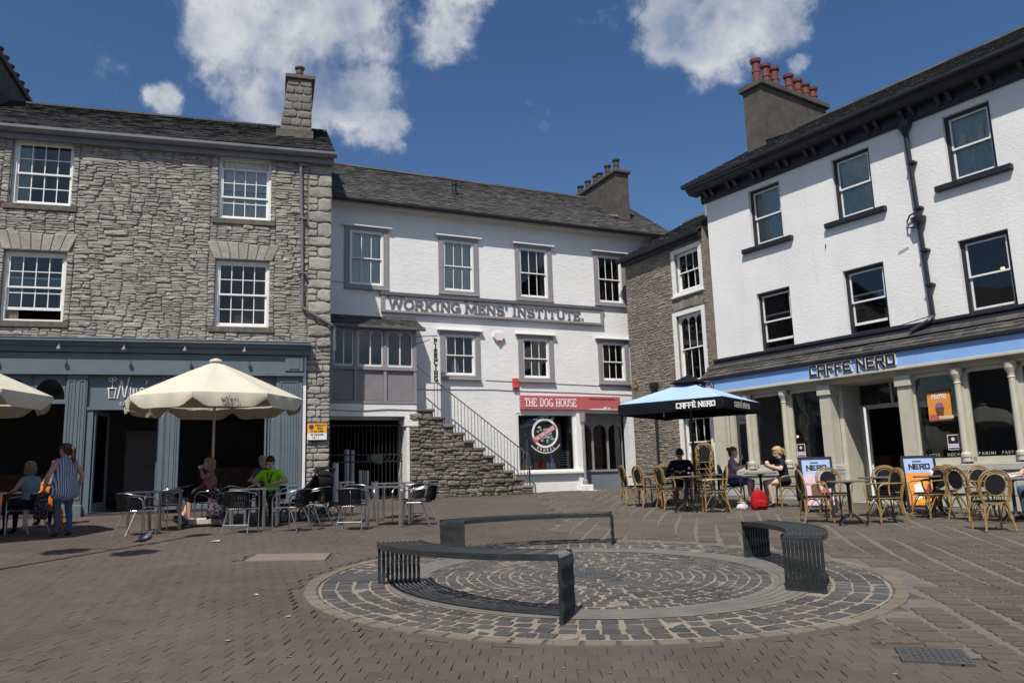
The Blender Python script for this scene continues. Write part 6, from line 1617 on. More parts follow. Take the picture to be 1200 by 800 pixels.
AG = 'aluminium chairs outside the grey cafe'
for x, y, b, lab in (
    (-6.75, 14.35, 38, 'aluminium chair with black weave, nearest the pigeon'),
    (-6.75, 15.45, 190, 'aluminium chair on the far side of the square table near the pigeon'),
    (-7.35, 17.4, 250, 'aluminium chair standing by the blue pilaster behind the seated woman'),
    (-6.02, 15.9, 265, 'aluminium chair under the woman drinking from a cup'),
    (-5.62, 16.6, 95, 'aluminium chair just right of the cream parasol pole'),
    (-4.92, 14.42, 2, 'aluminium chair with its back to the viewer, before the man in lime'),
    (-4.95, 16.35, 185, 'aluminium chair under the man in lime shirt'),
    (-4.05, 14.55, 292, 'aluminium chair facing left, nearest the pushchair'),
    (-3.85, 15.3, 285, 'aluminium chair half hidden behind the one facing left near the pushchair'),
    (-2.96, 14.6, 4, 'aluminium chair with its back to the viewer, left of the stone steps'),
    (-3.15, 16.1, 150, 'aluminium chair beyond the tables before the gate'),
    (-2.12, 16.0, 215, 'aluminium chair turned to the viewer right of the gate tables'),
    (-1.85, 15.25, 283, 'aluminium chair facing left, nearest the far curved bench'),
    (-9.05, 14.95, 285, 'aluminium chair under the seated woman in pale blue top'),
    (-9.9, 14.5, 330, 'aluminium chair at the left edge of the picture'),
    (-9.6, 16.7, 170, 'aluminium chair with orange jacket beside the cafe window')):
    place('alu', make_alu_chair, x, y, b, lab, AG)
TG = 'square aluminium cafe tables'
for x, y, b, lab in ((-6.72, 15.0, 10, 'square aluminium table beside the woman with a cup'), (-4.98, 15.35, 5, 'square aluminium table in front of the man in lime'),
                     (-2.42, 15.25, 8, 'square aluminium table in front of the iron gate, nearer one'), (-2.55, 16.75, 8, 'square aluminium table in front of the iron gate, farther one'),
                     (-9.95, 15.5, 15, 'square aluminium table at the left edge of the picture'), (-4.0, 17.6, 12, 'small square table beside the stone pier')):
    place('sqt', make_square_table, x, y, b, lab, TG)

CG = 'cane chairs outside the coffee shop'
for x, y, b, lab in (
    (2.78, 19.15, 78, 'leftmost cane armchair of the coffee shop terrace'),
    (3.02, 18.5, 68, 'cane armchair second from the left on the terrace'),
    (3.75, 20.3, 190, 'cane chair behind the left terrace table'),
    (3.40, 17.75, 75, 'cane chair left of the black cast iron table foot'),
    (3.85, 18.75, 190, 'cane chair under the person in black'),
    (4.10, 16.85, 275, 'cane armchair turned left, in front of the person in black'),
    (4.95, 18.45, 115, 'cane chair under the woman in lilac'),
    (6.02, 17.95, 275, 'cane chair under the blonde woman in navy'),
    (5.35, 14.45, 95, 'cane armchair facing right, nearest the right hand bench'),
    (6.0, 15.25, 178, 'cane armchair facing the viewer before the first menu board'),
    (6.40, 14.15, 265, 'cane armchair facing left, in front of the open door'),
    (7.15, 15.6, 200, 'cane chair beside the open door behind the table'),
    (7.55, 14.85, 255, 'cane chair in front of the second menu board'),
    (8.05, 15.35, 235, 'cane armchair just right of the second menu board'),
    (8.0, 14.35, 70, 'empty cane armchair beside the pale plinth at right'),
    (7.42, 12.75, 8, 'cane chair with its round back to the viewer at far right'),
    (8.55, 14.75, 190, 'cane chair behind the table at the right edge'),
    (9.35, 14.2, 265, 'cane chair at the right edge, under the resting arm')):
    place('cane', make_cane_chair, x, y, b, lab, CG)
for k in range(4):
    place('cane', make_cane_chair, 4.82, 20.7, 205, ['lowest', 'second', 'third', 'topmost'][k]+' cane chair of the stack by the brown house window', 'stacked cane chairs', dz=k*0.17)
BG = 'round bistro tables of the coffee shop'
for x, y, b, lab in ((3.42, 19.1, 0, 'round table between the left terrace chairs'), (3.58, 17.05, 20, 'round table with black cast foot, left on the terrace'), (4.45, 17.75, 10, 'round table between the person in black and woman in lilac'),
                     (5.45, 18.0, 40, 'round table between the woman in lilac and the blonde woman'), (5.72, 13.95, 15, 'round table nearest the right hand bench'), (6.78, 15.15, 30, 'round table in front of the open coffee shop door'),
                     (7.85, 15.2, 10, 'round table in front of the second menu board'), (8.45, 13.8, 25, 'round table at the right edge of the picture')):
    place('bis', make_bistro_table, x, y, b, lab, BG)

# ------------------------------------------------------------------ parasols
def cream_parasol(x, y, label, rot, R_=1.74, zh=2.46, zt=3.26):
    t = thing('cream_parasol', label, 'parasol', at(x, y), rot, 'cream parasols of the grey cafe'); n = 8
    can = MB(); m = 7; rows = 7; vs = []
    for i in range(rows+1):
        f = i/rows
        for k in range(n*m):
            a = 2*math.pi*k/(n*m); u = (k % m)/m; sag = math.sin(math.pi*u)
            rad = R_*f*math.cos(math.pi/n)/math.cos(((a+0) % (2*math.pi/n))-math.pi/n) if f > 0 else 0
            rr_ = R_*f*(1-0.075*sag*f)
            rr_ = R_*f*(math.cos(math.pi/n)/math.cos((a % (2*math.pi/n))-math.pi/n))*(1-0.012*sag)
            z = zt-(zt-zh)*f**1.06-0.035*sag*math.sin(math.pi*f)
            vs.append((rr_*math.cos(a), rr_*math.sin(a), z))
    N = n*m
    fs = [(i*N+k, i*N+(k+1) % N, (i+1)*N+(k+1) % N, (i+1)*N+k) for i in range(rows) for k in range(N)]
    can.add(vs, fs); can.build('canopy', M['canvas'], t, smooth=True)
    for s in range(n):                                   # scalloped valance, one flap to each side
        v = MB(); a0, a1 = 2*math.pi*s/n, 2*math.pi*(s+1)/n; q = 14; P = []
        for k in range(q+1):
            u = k/q; p0 = Vector((R_*math.cos(a0), R_*math.sin(a0), zh)); p1 = Vector((R_*math.cos(a1), R_*math.sin(a1), zh)); p = p0.lerp(p1, u)
            nrm = Vector((math.cos((a0+a1)/2), math.sin((a0+a1)/2), 0)); rip = 0.022*math.sin(u*17+s*1.3)*min(1, 3*u, 3*(1-u))
            d = 0.10+0.16*min(1.0, (math.sin(math.pi*u)*1.9)**1.2)
            P += [tuple(p), tuple(p+nrm*(rip*0.7+0.01)-Vector((0,0,d*0.5))), tuple(p+nrm*(rip*1.2-0.015)-Vector((0,0,d)))]
        v.add(P, [(k*3+j, (k+1)*3+j, (k+1)*3+j+1, k*3+j+1) for k in range(q) for j in range(2)]); v.build('valance_flap', M['canvas'], t, smooth=True)
        rb = MB(); rb.tube([(0.03*math.cos(a0), 0.03*math.sin(a0), zt-0.07), (R_*.99*math.cos(a0), R_*.99*math.sin(a0), zh-0.02)], .012, 4); rb.build('rib', M['pole_wood'], t)
    mb = MB(); mb.tube([(0,0,0.1),(0,0,zt-0.02)], .026, 10); mb.build('pole', M['pole_wood'], t)
    mb = MB(); mb.lathe([(.10,0),(.13,.02),(.12,.05),(.04,.08)], 14, (0,0,zt-.02)); mb.build('finial', M['canvas'], t)
    mb = MB(); mb.bbox(-.36,.36,-.30,.30,.02,.16,.03); mb.build('base_tray', M['concrete'], t)
    mb = MB(); mb.lathe([(.06,.16),(.045,.2),(.04,.42)], 12); mb.build('base_socket', M['steel'], t)
    for s in (4, 6, 0, 2):                               # printed name on flaps
        a = 2*math.pi*(s+.5)/n; Mx = Matrix.Translation((math.cos(a)*(R_*math.cos(math.pi/n)+.038), math.sin(a)*(R_*math.cos(math.pi/n)+.038), zh-.17)) @ Matrix.Rotation(a+math.pi/2, 4, 'Z')
        sc = MB()
        for p in ([(0,0),(.06,.35),(.12,.85),(.2,.55),(.3,.05),(.38,.45),(.5,1.0)],[(.56,.5),(.58,.1),(.66,.1)],[(.68,.5),(.69,.05),(.76,.5),(.84,.35),(.86,.08)],[(1.14,.5),(1.0,.45),(1.0,.1),(1.12,.2),(1.15,.5),(1.18,.08)],[(1.27,.9),(1.25,.7)],[(1.46,.5),(1.36,.42),(1.44,.25),(1.34,.08)],[(-.42,.5),(-.34,.02),(-.14,.02),(-.08,.5),(-.46,.5)]):
            sc.tube([Mx @ Vector((-.1+q_[0]*.16, 0, q_[1]*.11)) for q_ in p], .006, 4)
        sc.build('name_print', M['black_print'], t)
    return t
cream_parasol(-6.05, 16.0, 'open cream parasol over the woman with a cup', R(8))
cream_parasol(-9.80, 13.4, 'open cream parasol cut off by the left edge', R(20))

def nero_parasol():
    x, y = 4.02, 18.1; A = 2.42/2; zh, zt, vd = 2.32, 2.83, .25
    t = thing('blue_parasol', 'square pale blue parasol with black valance lettered CAFFÈ NERO', 'parasol', at(x, y), R(-35))
    C = [(-A,-A),(A,-A),(A,A),(-A,A)]
    for s in range(4):
        p0, p1 = Vector((*C[s], zh)), Vector((*C[(s+1) % 4], zh)); top = Vector((0,0,zt)); q = 10; r_ = 6; vs = []
        for i in range(r_+1):
            f = .06+.94*i/r_
            for k in range(q+1):
                p = top.lerp(p0.lerp(p1, k/q), f); p.z -= .05*math.sin(math.pi*f)*math.sin(math.pi*k/q)
                vs.append(tuple(p))
        mb = MB(); mb.add(vs, [(i*(q+1)+k, i*(q+1)+k+1, (i+1)*(q+1)+k+1, (i+1)*(q+1)+k) for i in range(r_) for k in range(q)]); mb.build('canopy_panel', M['canvas_blue'], t, smooth=True)
        mb = MB(); vs = []; nrm = (p1-p0).cross(Vector((0,0,1))).normalized()
        for k in range(q*2+1):
            u = k/(q*2); p = p0.lerp(p1, u); e = .006*math.sin(u*19+s)
            vs += [tuple(p+nrm*.004), tuple(p+nrm*(e+.008)-Vector((0,0,vd*.55))), tuple(p+nrm*(e*1.5-.01)-Vector((0,0,vd)))]
        mb.add(vs, [(k*3+j, (k+1)*3+j, (k+1)*3+j+1, k*3+j+1) for k in range(q*2) for j in range(2)]); mb.build('valance', M['canvas_black'], t, smooth=True)
        mb = MB(); mb.tube([tuple(top-Vector((0,0,.1))), tuple(p0-Vector((0,0,.03)))], .013, 4); mb.build('rib', M['iron'], t)
        mb = MB(); c2 = .34; d0, d1 = Vector((C[s][0]/A*c2, C[s][1]/A*c2, zt-.05)), Vector((C[(s+1) % 4][0]/A*c2, C[(s+1) % 4][1]/A*c2, zt-.05)); apex = Vector((0,0,zt+.16))
        mb.add([tuple(d0), tuple(d1), tuple(d1.lerp(apex, .7)), tuple(d0.lerp(apex, .7)), tuple(apex)], [(0,1,2,3),(3,2,4)]); mb.build('vent_cap', M['canvas_black'], t)
    mb = MB(); mb.tube([(0,0,.08),(0,0,zt+.1)], .028, 10); mb.build('pole', M['iron'], t)
    mb = MB(); mb.lathe([(.3,0),(.3,.06),(.27,.09),(.06,.1),(.045,.4)], 18); mb.build('base', M['iron'], t)
    nero_text(t, A-1.02, zh-.19, .115, -A-.026, -A-.018, [(M['white_print'], .026, 0)], .88)
    Mx = Matrix.Translation((A, 0, 0)) @ Matrix.Rotation(R(90), 4, 'Z')
    nero_text(t, -.55, zh-.19, .115, -.026, -.018, [(M['concrete'], .022, 0)], .95, M4=Mx)
nero_parasol()

# ------------------------------------------------------------------ menu boards, bag, pushchair and small things
def menu_board(x, y, b, label, panel, accent):
    t = thing('menu_board', label, 'sign', at(x, y), bearing(b)+math.pi, 'pavement boards of the coffee shop')
    W, Hh = .32, 1.12
    T = Matrix.Rotation(R(-9), 4, 'X')
    mb = MB()
    for a in ((-W,-W+.045,0.02,Hh),(W-.045,W,0.02,Hh),(-W+.0455,W-.0455,Hh-.045,Hh),(-W+.0455,W-.0455,.1,.145)): mb.box(a[0],a[1],-.02,.02,a[2],a[3],M=T)
    T2 = Matrix.Translation((0,.34,0)) @ Matrix.Rotation(R(9), 4, 'X')
    for a in ((-W,-W+.045,0.02,Hh),(W-.045,W,0.02,Hh),(-W+.0455,W-.0455,.1,.145)): mb.box(a[0],a[1],-.02,.02,a[2],a[3]-.01,M=T2)
    mb.build('frame', M['navy'], t)
    mb = MB(); mb.box(-W+.046,W-.046,-.008,.008,.78,Hh-.046,M=T); mb.build('header_panel', M['pale_blue'], t)
    mb = MB(); mb.box(-W+.046,W-.046,-.008,.008,.146,.779,M=T); mb.build('picture_panel', panel, t)
    mb = MB()
    for i, c_ in enumerate('NERO'): stroke_mesh(mb, BLOCK[c_][1], -.19+i*.1, .85, .105, .026, -.012, -.0085, M4=T)
    stroke_mesh(mb, [[(0,.2),(1.4,.2)]], -.1, .985, .1, .022, -.012, -.0085, M4=T); mb.build('header_print', M['black_print'], t)
    for k, (cx_, cz_, w_, h_) in enumerate(((-.06,.42,.16,.34),(.12,.36,.14,.26),(0.03,.24,.2,.12))):
        mb = MB(); mb.prism([(cx_-w_/2,cz_-h_/2),(cx_+w_/2,cz_-h_/2),(cx_+w_*.6,cz_+h_*.3),(cx_+w_*.2,cz_+h_/2),(cx_-w_*.55,cz_+h_*.35)], -.0125-.0008*k, -.0085, M=T); mb.build('drink_print', M[accent[k]], t)
menu_board(6.12, 16.35, 190, 'pavement board with pale pink drinks poster left of the door', M['pale_pink'], ('brown_wood','red_sign','pale_pink'))
menu_board(8.02, 15.95, 190, 'pavement board with orange drinks poster right of the door', M['orange'], ('white_print','red_print','yellow_sign'))

# red rucksack
t = thing('red_rucksack', 'bright red rucksack on the ground between the two women', 'bag', at(5.18, 17.35), R(10)); t.scale = (.82, .82, .9)
M['red_cloth'] = cloth('red nylon', (0.40,0.014,0.022)); M['dark_cloth'] = cloth('black cloth', (0.02,0.02,0.024)); M['white_cloth'] = cloth('white cloth', (0.62,0.62,0.62))
mb = MB(); pr = []
for i, (w_, d_, z) in enumerate(((.17,.10,0),(.21,.14,.04),(.22,.15,.15),(.21,.14,.28),(.17,.12,.38),(.10,.07,.44),(.03,.02,.455))):
    for k in range(16):
        a = 2*math.pi*k/16; pr.append((w_*math.copysign(abs(math.cos(a))**.7, math.cos(a)), d_*math.copysign(abs(math.sin(a))**.7, math.sin(a)), z))
mb.add(pr, [(i*16+k, i*16+(k+1) % 16, (i+1)*16+(k+1) % 16, (i+1)*16+k) for i in range(6) for k in range(16)]+[tuple(range(96,112))]); mb.build('body', M['red_cloth'], t, smooth=True)
mb = MB(); mb.bbox(-.14,.14,-.19,-.11,.05,.22,.03); mb.build('front_pocket', M['red_cloth'], t)
mb = MB(); mb.tube(smooth_path([(-.05,.02,.44),(0,.02,.5),(.05,.02,.44)], 4), .010, 6); mb.build('handle', M['dark_cloth'], t)
t = thing('white_carrier_bag', 'crumpled white carrier bag beside the red rucksack', 'bag', at(4.86, 17.5), R(30)); t.scale = (.9, .9, .6)
mb = MB(); rr = random.Random(9); vs = []
for i, (w_, z) in enumerate(((.16,0),(.19,.06),(.15,.14),(.10,.2),(.13,.26))):
    for k in range(14): a = 2*math.pi*k/14; q_ = w_*rr.uniform(.8,1.15); vs.append((q_*math.cos(a), q_*.7*math.sin(a), z+rr.uniform(-.01,.01)))
mb.add(vs, [(i*14+k, i*14+(k+1) % 14, (i+1)*14+(k+1) % 14, (i+1)*14+k) for i in range(4) for k in range(14)]); mb.build('sack', M['white_cloth'], t, smooth=True)
mb = MB(); mb.tube(smooth_path([(-.06,0,.25),(-.03,0,.33),(.03,0,.33),(.06,0,.25)], 4), .008, 5); mb.build('handles', M['white_cloth'], t)
# pushchair
def pushchair():
    t = thing('pushchair', 'dark pushchair with green blanket parked by the stone pier', 'pushchair', at(-4.2, 16.35), R(60))
    F = M['iron']; mb = MB()
    for s in (-1, 1):
        mb.tube([(s*.24,.42,.14),(s*.24,-.1,.55),(s*.24,-.42,.98)], .014, 6); mb.tube([(s*.24,-.40,.14),(s*.24,.12,.56),(s*.24,.2,.62)], .014, 6)
    mb.tube([(-.24,.1,.5),(.24,.1,.5)], .011, 5); mb.tube([(-.24,-.40,.14),(.24,-.40,.14)], .011, 5); mb.build('frame', F, t)
    mb = MB(); mb.tube(smooth_path([(-.24,-.42,.98),(-.2,-.48,1.04),(.2,-.48,1.04),(.24,-.42,.98)], 4), .019, 6); mb.build('handle', M['dark_cloth'], t)
    for s in (-1, 1):
        for y_, r_ in ((.42,.13),(-.40,.15)):
            w = MB(); w.tube([(s*.26, y_+r_*math.cos(2*math.pi*k/18), r_+.015+r_*math.sin(2*math.pi*k/18)) for k in range(18)], .017, 6, closed=True); wh = w.build('wheel', M['dark_cloth'], t)
            w = MB()
            for k in range(6): a = math.pi*k/3; w.tube([(s*.26, y_, r_+.015), (s*.26, y_+r_*math.cos(a), r_+.015+r_*math.sin(a))], .007, 4)
            w.build('spokes', M['steel'], wh)
    mb = MB(); mb.xprism([(.30,.40),(.28,.46),(-.05,.46),(-.28,.92),(-.33,.90),(-.1,.40)], -.2, .2); mb.build('seat', M['dark_cloth'], t)
    mb = MB(); vs = []
    for i in range(7):
        a = R(100+i*22)
        for k in range(9): u = -1+k/4; vs.append((u*.21, -.2+.3*math.cos(a)*(1-.1*u*u), .78+.28*math.sin(a)*(1-.12*u*u)))
    mb.add(vs, [(i*9+k, i*9+k+1, (i+1)*9+k+1, (i+1)*9+k) for i in range(6) for k in range(8)]); mb.build('hood', M['dark_cloth'], t, smooth=True)
    M['green_cloth'] = cloth('bottle green blanket', (0.012,0.09,0.055))
    mb = MB(); vs = []
    for i in range(7):
        for k in range(9): u = -1+k/4; f = i/6; vs.append((u*.25, .34-.62*f, .56+.36*f**1.3-.10*u*u+.02*math.sin(k*1.7+i)))
    mb.add(vs, [(i*9+k, i*9+k+1, (i+1)*9+k+1, (i+1)*9+k) for i in range(6) for k in range(8)]); mb.build('blanket', M['green_cloth'], t, smooth=True)
    mb = MB(); mb.bbox(-.17,.17,-.34,.05,.16,.30,.03); mb.build('basket', M['dark_cloth'], t)
pushchair()
# coats and bags on the chairs
def drape(name, label, cat, x, y, z, rot, w_, h_, mat, d_=.10):
    t = thing(name, label, cat, (x, y, gz(x, y)+z), rot)
    mb = MB(); vs = []; n = 12; rr_ = random.Random(len(label))
    for i in range(6):
        f = i/5
        for k in range(n):
            a = 2*math.pi*k/n; q = 1+.10*math.sin(k*2.3+i*1.1)+rr_.uniform(-.05,.05); s_ = (.72+.28*f if i < 5 else .9)
            vs.append((w_/2*s_*q*math.cos(a), d_*s_*q*math.sin(a), -h_*f+.01*math.sin(k*1.7)))
    mb.add(vs, [tuple(range(n))]+[(i*n+(k+1) % n, i*n+k, (i+1)*n+k, (i+1)*n+(k+1) % n) for i in range(5) for k in range(n)]+[tuple(range(6*n-1, 5*n-1, -1))]); mb.build('cloth_body', mat, t, smooth=True)
    mb = MB(); mb.tube(smooth_path([(-w_*.25,0,0),(-w_*.15,.01,.07),(w_*.15,.01,.07),(w_*.25,0,0)], 4), .012, 5); mb.build('strap', mat, t); return t
M['orange_cloth'] = cloth('orange fabric', (0.62,0.17,0.02)); M['floral'] = cloth('dark patterned fabric', (0.022,0.02,0.03), (0.16,0.12,0.15)); M['navy_cloth'] = cloth('navy cotton', (0.018,0.022,0.045))
drape('orange_jacket', 'orange jacket hung over a chair back by the left cafe window', 'jacket', -9.55, 16.35, .80, R(10), .50, .50, M['orange_cloth'])
drape('orange_bag', 'orange bag hanging beside the seat of the woman in pale blue', 'bag', -8.55, 15.1, .42, R(70), .16, .34, M['orange_cloth'], .08)
drape('patterned_coat', 'dark patterned coat hanging on the chair of the woman with a cup', 'coat', -5.80, 15.62, .72, R(20), .40, .56, M['floral'], .10)
drape('black_coat', 'black coat hanging from the seat of the blonde woman', 'coat', 6.22, 17.72, .60, R(75), .36, .46, M['dark_cloth'], .10)
# pigeon and scraps of paper come with the figures below
# ================================================================== people and the pigeon
QUEUE = []
def capsule(mb, p0, p1, r0, r1, n=12):
    p0, p1 = Vector(p0), Vector(p1); d = p1-p0
    if d.length < 1e-5: d = Vector((0,0,1e-4)); p1 = p0+d
    t = d.normalized(); path, rad = [], []
    for a in (-90, -60, -30, 0): path.append(p0+t*(r0*math.sin(R(a)))); rad.append(max(.0008, r0*math.cos(R(a))))
    for a in (0, 30, 60, 90): path.append(p1+t*(r1*math.sin(R(a)))); rad.append(max(.0008, r1*math.cos(R(a))))
    mb.tube(path, rad, n)
def queue(name, prims, mats, parent, voxel, smooth=3):
    """prims: (p0, p1, r0, r1, mat index, flatten) -> fused into one continuous skin later"""
    mb = MB()
    for p in prims: capsule(mb, p[0], p[1], p[2], p[3])
    me = mb.mesh('tmp'); o = bpy.data.objects.new('tmp', me); col.objects.link(o)
    m = o.modifiers.new('r', 'REMESH'); m.mode = 'VOXEL'; m.voxel_size = voxel; m.use_smooth_shade = True
    s = o.modifiers.new('s', 'SMOOTH'); s.iterations = smooth; s.factor = 0.5
    QUEUE.append((o, name, prims, mats, parent))
def finish_queue():
    dg = bpy.context.evaluated_depsgraph_get(); dg.update(); out = []
    for o, name, prims, mats, parent in QUEUE:
        me = bpy.data.meshes.new_from_object(o.evaluated_get(dg), depsgraph=dg); out.append(me)
    for (o, name, prims, mats, parent), me in zip(QUEUE, out):
        me.name = name; me.materials.clear()
        for m in mats: me.materials.append(m)
        n = len(me.polygons); c = np.zeros(n*3); me.polygons.foreach_get('center', c); c = c.reshape(-1, 3)
        best = np.full(n, 1e9); idx = np.zeros(n, int)
        for p0, p1, r0, r1, mi in prims:
            a = np.array(p0); d = np.array(p1)-a; L = max(1e-9, d @ d); t = np.clip(((c-a) @ d)/L, 0, 1)
            dist = np.linalg.norm(c-a-t[:, None]*d, axis=1)-(r0+(r1-r0)*t); k = dist < best; best[k] = dist[k]; idx[k] = mi
        me.polygons.foreach_set('material_index', idx); me.polygons.foreach_set('use_smooth', [True]*n); me.update()
        link(name, me, mats, parent); bpy.data.objects.remove(o)

V = Vector
def hand(pr, wrist, direction, palm_n, mi, curl=0.5, s=1.0, side=1):
    """palm, four fingers of unequal length and a thumb"""
    d = V(direction).normalized(); nrm = V(palm_n); nrm = (nrm-d*nrm.dot(d)).normalized(); w = d.cross(nrm)*side; wr = V(wrist)
    pr.append((tuple(wr+d*.02*s-w*.018*s), tuple(wr+d*.075*s-w*.026*s), .019*s, .017*s, mi)); pr.append((tuple(wr+d*.02*s+w*.018*s), tuple(wr+d*.075*s+w*.026*s), .019*s, .017*s, mi))
    pr.append((tuple(wr), tuple(wr+d*.07*s), .022*s, .018*s, mi))
    for k, ln in enumerate((.072, .082, .076, .058)):
        b = wr+d*.085*s+w*(-.033+.022*k)*s; m1 = b+(d*math.cos(curl*.7)+nrm*math.sin(curl*.7))*ln*.5*s; e = m1+(d*math.cos(curl*1.8)+nrm*math.sin(curl*1.8))*ln*.5*s
        pr.append((tuple(b), tuple(m1), .0098*s, .009*s, mi)); pr.append((tuple(m1), tuple(e), .009*s, .0075*s, mi))
    b = wr+d*.025*s-w*.036*s; m1 = b+(d*.7-w*.6+nrm*.3).normalized()*.035*s; e = m1+(d*.9+nrm*.5-w*.1).normalized()*.03*s
    pr.append((tuple(b), tuple(m1), .012*s, .010*s, mi)); pr.append((tuple(m1), tuple(e), .010*s, .008*s, mi))

def head(pr, hp, yaw, tilt, mi, s=1.0):
    """cranium, jaw, nose, brow, ears; returns a function from head space to body space"""
    Rm = Matrix.Rotation(yaw, 3, 'Z') @ Matrix.Rotation(tilt, 3, 'X'); hp = V(hp)
    T = lambda x, y, z: tuple(hp+Rm @ (V((x, y, z))*s))
    pr += [(T(0,-.015,.035), T(0,.015,.035), .088*s, .084*s, mi), (T(0,.02,-.01), T(0,.03,-.05), .070*s, .060*s, mi), (T(0,.045,-.075), T(0,.06,-.088), .040*s, .030*s, mi),
           (T(0,.098,.018), T(0,.112,-.016), .009*s, .014*s, mi), (T(-.032,.088,.035), T(.032,.088,.035), .014*s, .014*s, mi), (T(-.02,.093,-.05), T(.02,.093,-.05), .010*s, .010*s, mi),
           (T(-.086,-.005,.015), T(-.088,-.012,-.02), .014*s, .010*s, mi), (T(.086,-.005,.015), T(.088,-.012,-.02), .014*s, .010*s, mi)]
    return T

def person(label, loc, b, J, top, bottom, shoe, skin, hair, hair_style, group=None, sleeves='short', leg_bare=False, yaw=0.0, tilt=0.0, s=1.0, woman=True, curl=(0.5, 0.5), extra=None, leg_cut=0.5):
    t = thing('person', label, 'person', loc, bearing(b), group); pr = []
    mats = [M[skin], top, bottom, shoe]; P = {k: V(v) for k, v in J.items()}
    pel, ch, nk, hd = P['pelvis'], P['chest'], P['neck'], P['head']
    sw = .155 if woman else .185; hw = .105 if woman else .095; bw = 1.0 if woman else 1.08
    up = (nk-pel).normalized(); mid = pel.lerp(ch, .5)
    # trunk: hips, waist, ribcage, shoulders, bust
    for sx in (-1, 1):
        X = V((sx, 0, 0))
        pr += [(tuple(pel+X*.06), tuple(pel+X*.09), .105*bw, .10*bw, 2), (tuple(pel+X*.05+up*.06), tuple(mid+X*.045), .10*bw, .092*bw, 1), (tuple(mid+X*.045), tuple(ch+X*.06), .092*bw, .10*bw, 1),
               (tuple(ch+X*.07+up*.0), tuple(ch+X*(sw-.05)+up*.12), .095*bw, .062*bw, 1), (tuple(nk-up*.05+X*.02), tuple(ch+X*sw+up*.12), .052, .055*bw, 1)]
        if woman: pr.append((tuple(ch+X*.06+V((0,.075,.0))), tuple(ch+X*.06+V((0,.085,-.03))), .058, .055, 1))
    pr += [(tuple(ch+up*.12), tuple(nk), .065, .052, 1), (tuple(nk-up*.01), tuple(hd-up*.04+V((0,-.01,0))), .050, .048, 0)]
    T = head(pr, hd, yaw, tilt, 0, s)
    for i, sd in enumerate(('L', 'R')):
        sx = -1 if sd == 'L' else 1; sh = ch+V((sx*sw, 0, 0))+up*.11; el, wr = P['elbow'+sd], P['wrist'+sd]
        a_top = 1 if sleeves != 'none' else 0
        cut = sh.lerp(el, .55)
        pr += [(tuple(sh), tuple(cut), .056*bw, .050*bw, a_top), (tuple(cut), tuple(el), .047*bw, .041*bw, 1 if sleeves == 'long' else 0)]
        m_ = el.lerp(wr, .35); pr += [(tuple(el), tuple(m_), .041*bw, .042*bw, 1 if sleeves == 'long' else 0), (tuple(m_), tuple(wr), .040*bw, .026, 1 if sleeves == 'long' else 0)]
        hn = J.get('palm'+sd, (0, 0, -1)); hand(pr, wr, J.get('hdir'+sd) or (wr-el), hn, 0, curl[i], 1.0, sx)
        hp_ = pel+V((sx*hw, 0, 0)); kn, an, toe = P['knee'+sd], P['ankle'+sd], P['toe'+sd]
        lm = 0 if leg_bare else 2
        c2 = hp_.lerp(kn, leg_cut)
        pr += [(tuple(hp_), tuple(c2), .092*bw, .082*bw, 2), (tuple(c2), tuple(kn), .080*bw, .060*bw, lm)]
        cf = kn.lerp(an, .3)+(V((0,-.015,0))); pr += [(tuple(kn), tuple(cf), .058*bw, .058*bw, lm), (tuple(cf), tuple(an), .056*bw, .037, lm)]
        pr += [(tuple(an+V((0,0,-.02))), tuple(an.lerp(toe, .3)+V((0,0,-.02))), .040, .042, 3), (tuple(an.lerp(toe, .2)+V((0,0,-.03))), tuple(toe), .040, .030, 3)]
    if extra: pr += extra
    queue('body', pr, mats, t, .0115)
    hr = []
    if hair_style != 'none':
        hr += [(T(0,-.03,.05), T(0,.012,.062), .094*s, .088*s, 0), (T(-.055,-.02,.02), T(-.06,-.03,-.02), .045*s, .035*s, 0), (T(.055,-.02,.02), T(.06,-.03,-.02), .045*s, .035*s, 0), (T(0,-.05,.0), T(0,-.055,-.05), .062*s, .048*s, 0), (T(-.04,.06,.09), T(.04,.06,.09), .032*s, .032*s, 0)]
        if hair_style == 'ponytail': hr += [(T(0,-.11,.06), T(0,-.15,.02), .034, .034, 0), (T(0,-.15,.02), T(.01,-.15,-.14), .036, .034, 0), (T(.01,-.15,-.14), T(.015,-.12,-.34), .034, .016, 0)]
        if hair_style == 'tail': hr += [(T(0,-.10,.03), T(0,-.135,.01), .034, .040, 0), (T(0,-.135,.01), T(.01,-.14,-.12), .040, .020, 0)]
        if hair_style == 'bun': hr += [(T(0,-.10,.09), T(0,-.11,.09), .042, .04, 0)]
        if hair_style == 'bob': hr += [(T(-.08,-.02,.02), T(-.082,-.01,-.08), .034, .03, 0), (T(.08,-.02,.02), T(.082,-.01,-.08), .034, .03, 0), (T(0,-.075,0), T(0,-.07,-.09), .055, .045, 0)]
        queue('hair', hr, [M[hair]], t, .0105, 2)
    for sx in (-1, 1):
        mb = MB(); c_ = T(sx*.031, .088, .014); mb.lathe([(.002,-.007),(.006,-.004),(.008,0),(.006,.004),(.002,.007)], 8, c_); mb.build('eye', M['eye'], t)
    return t, T

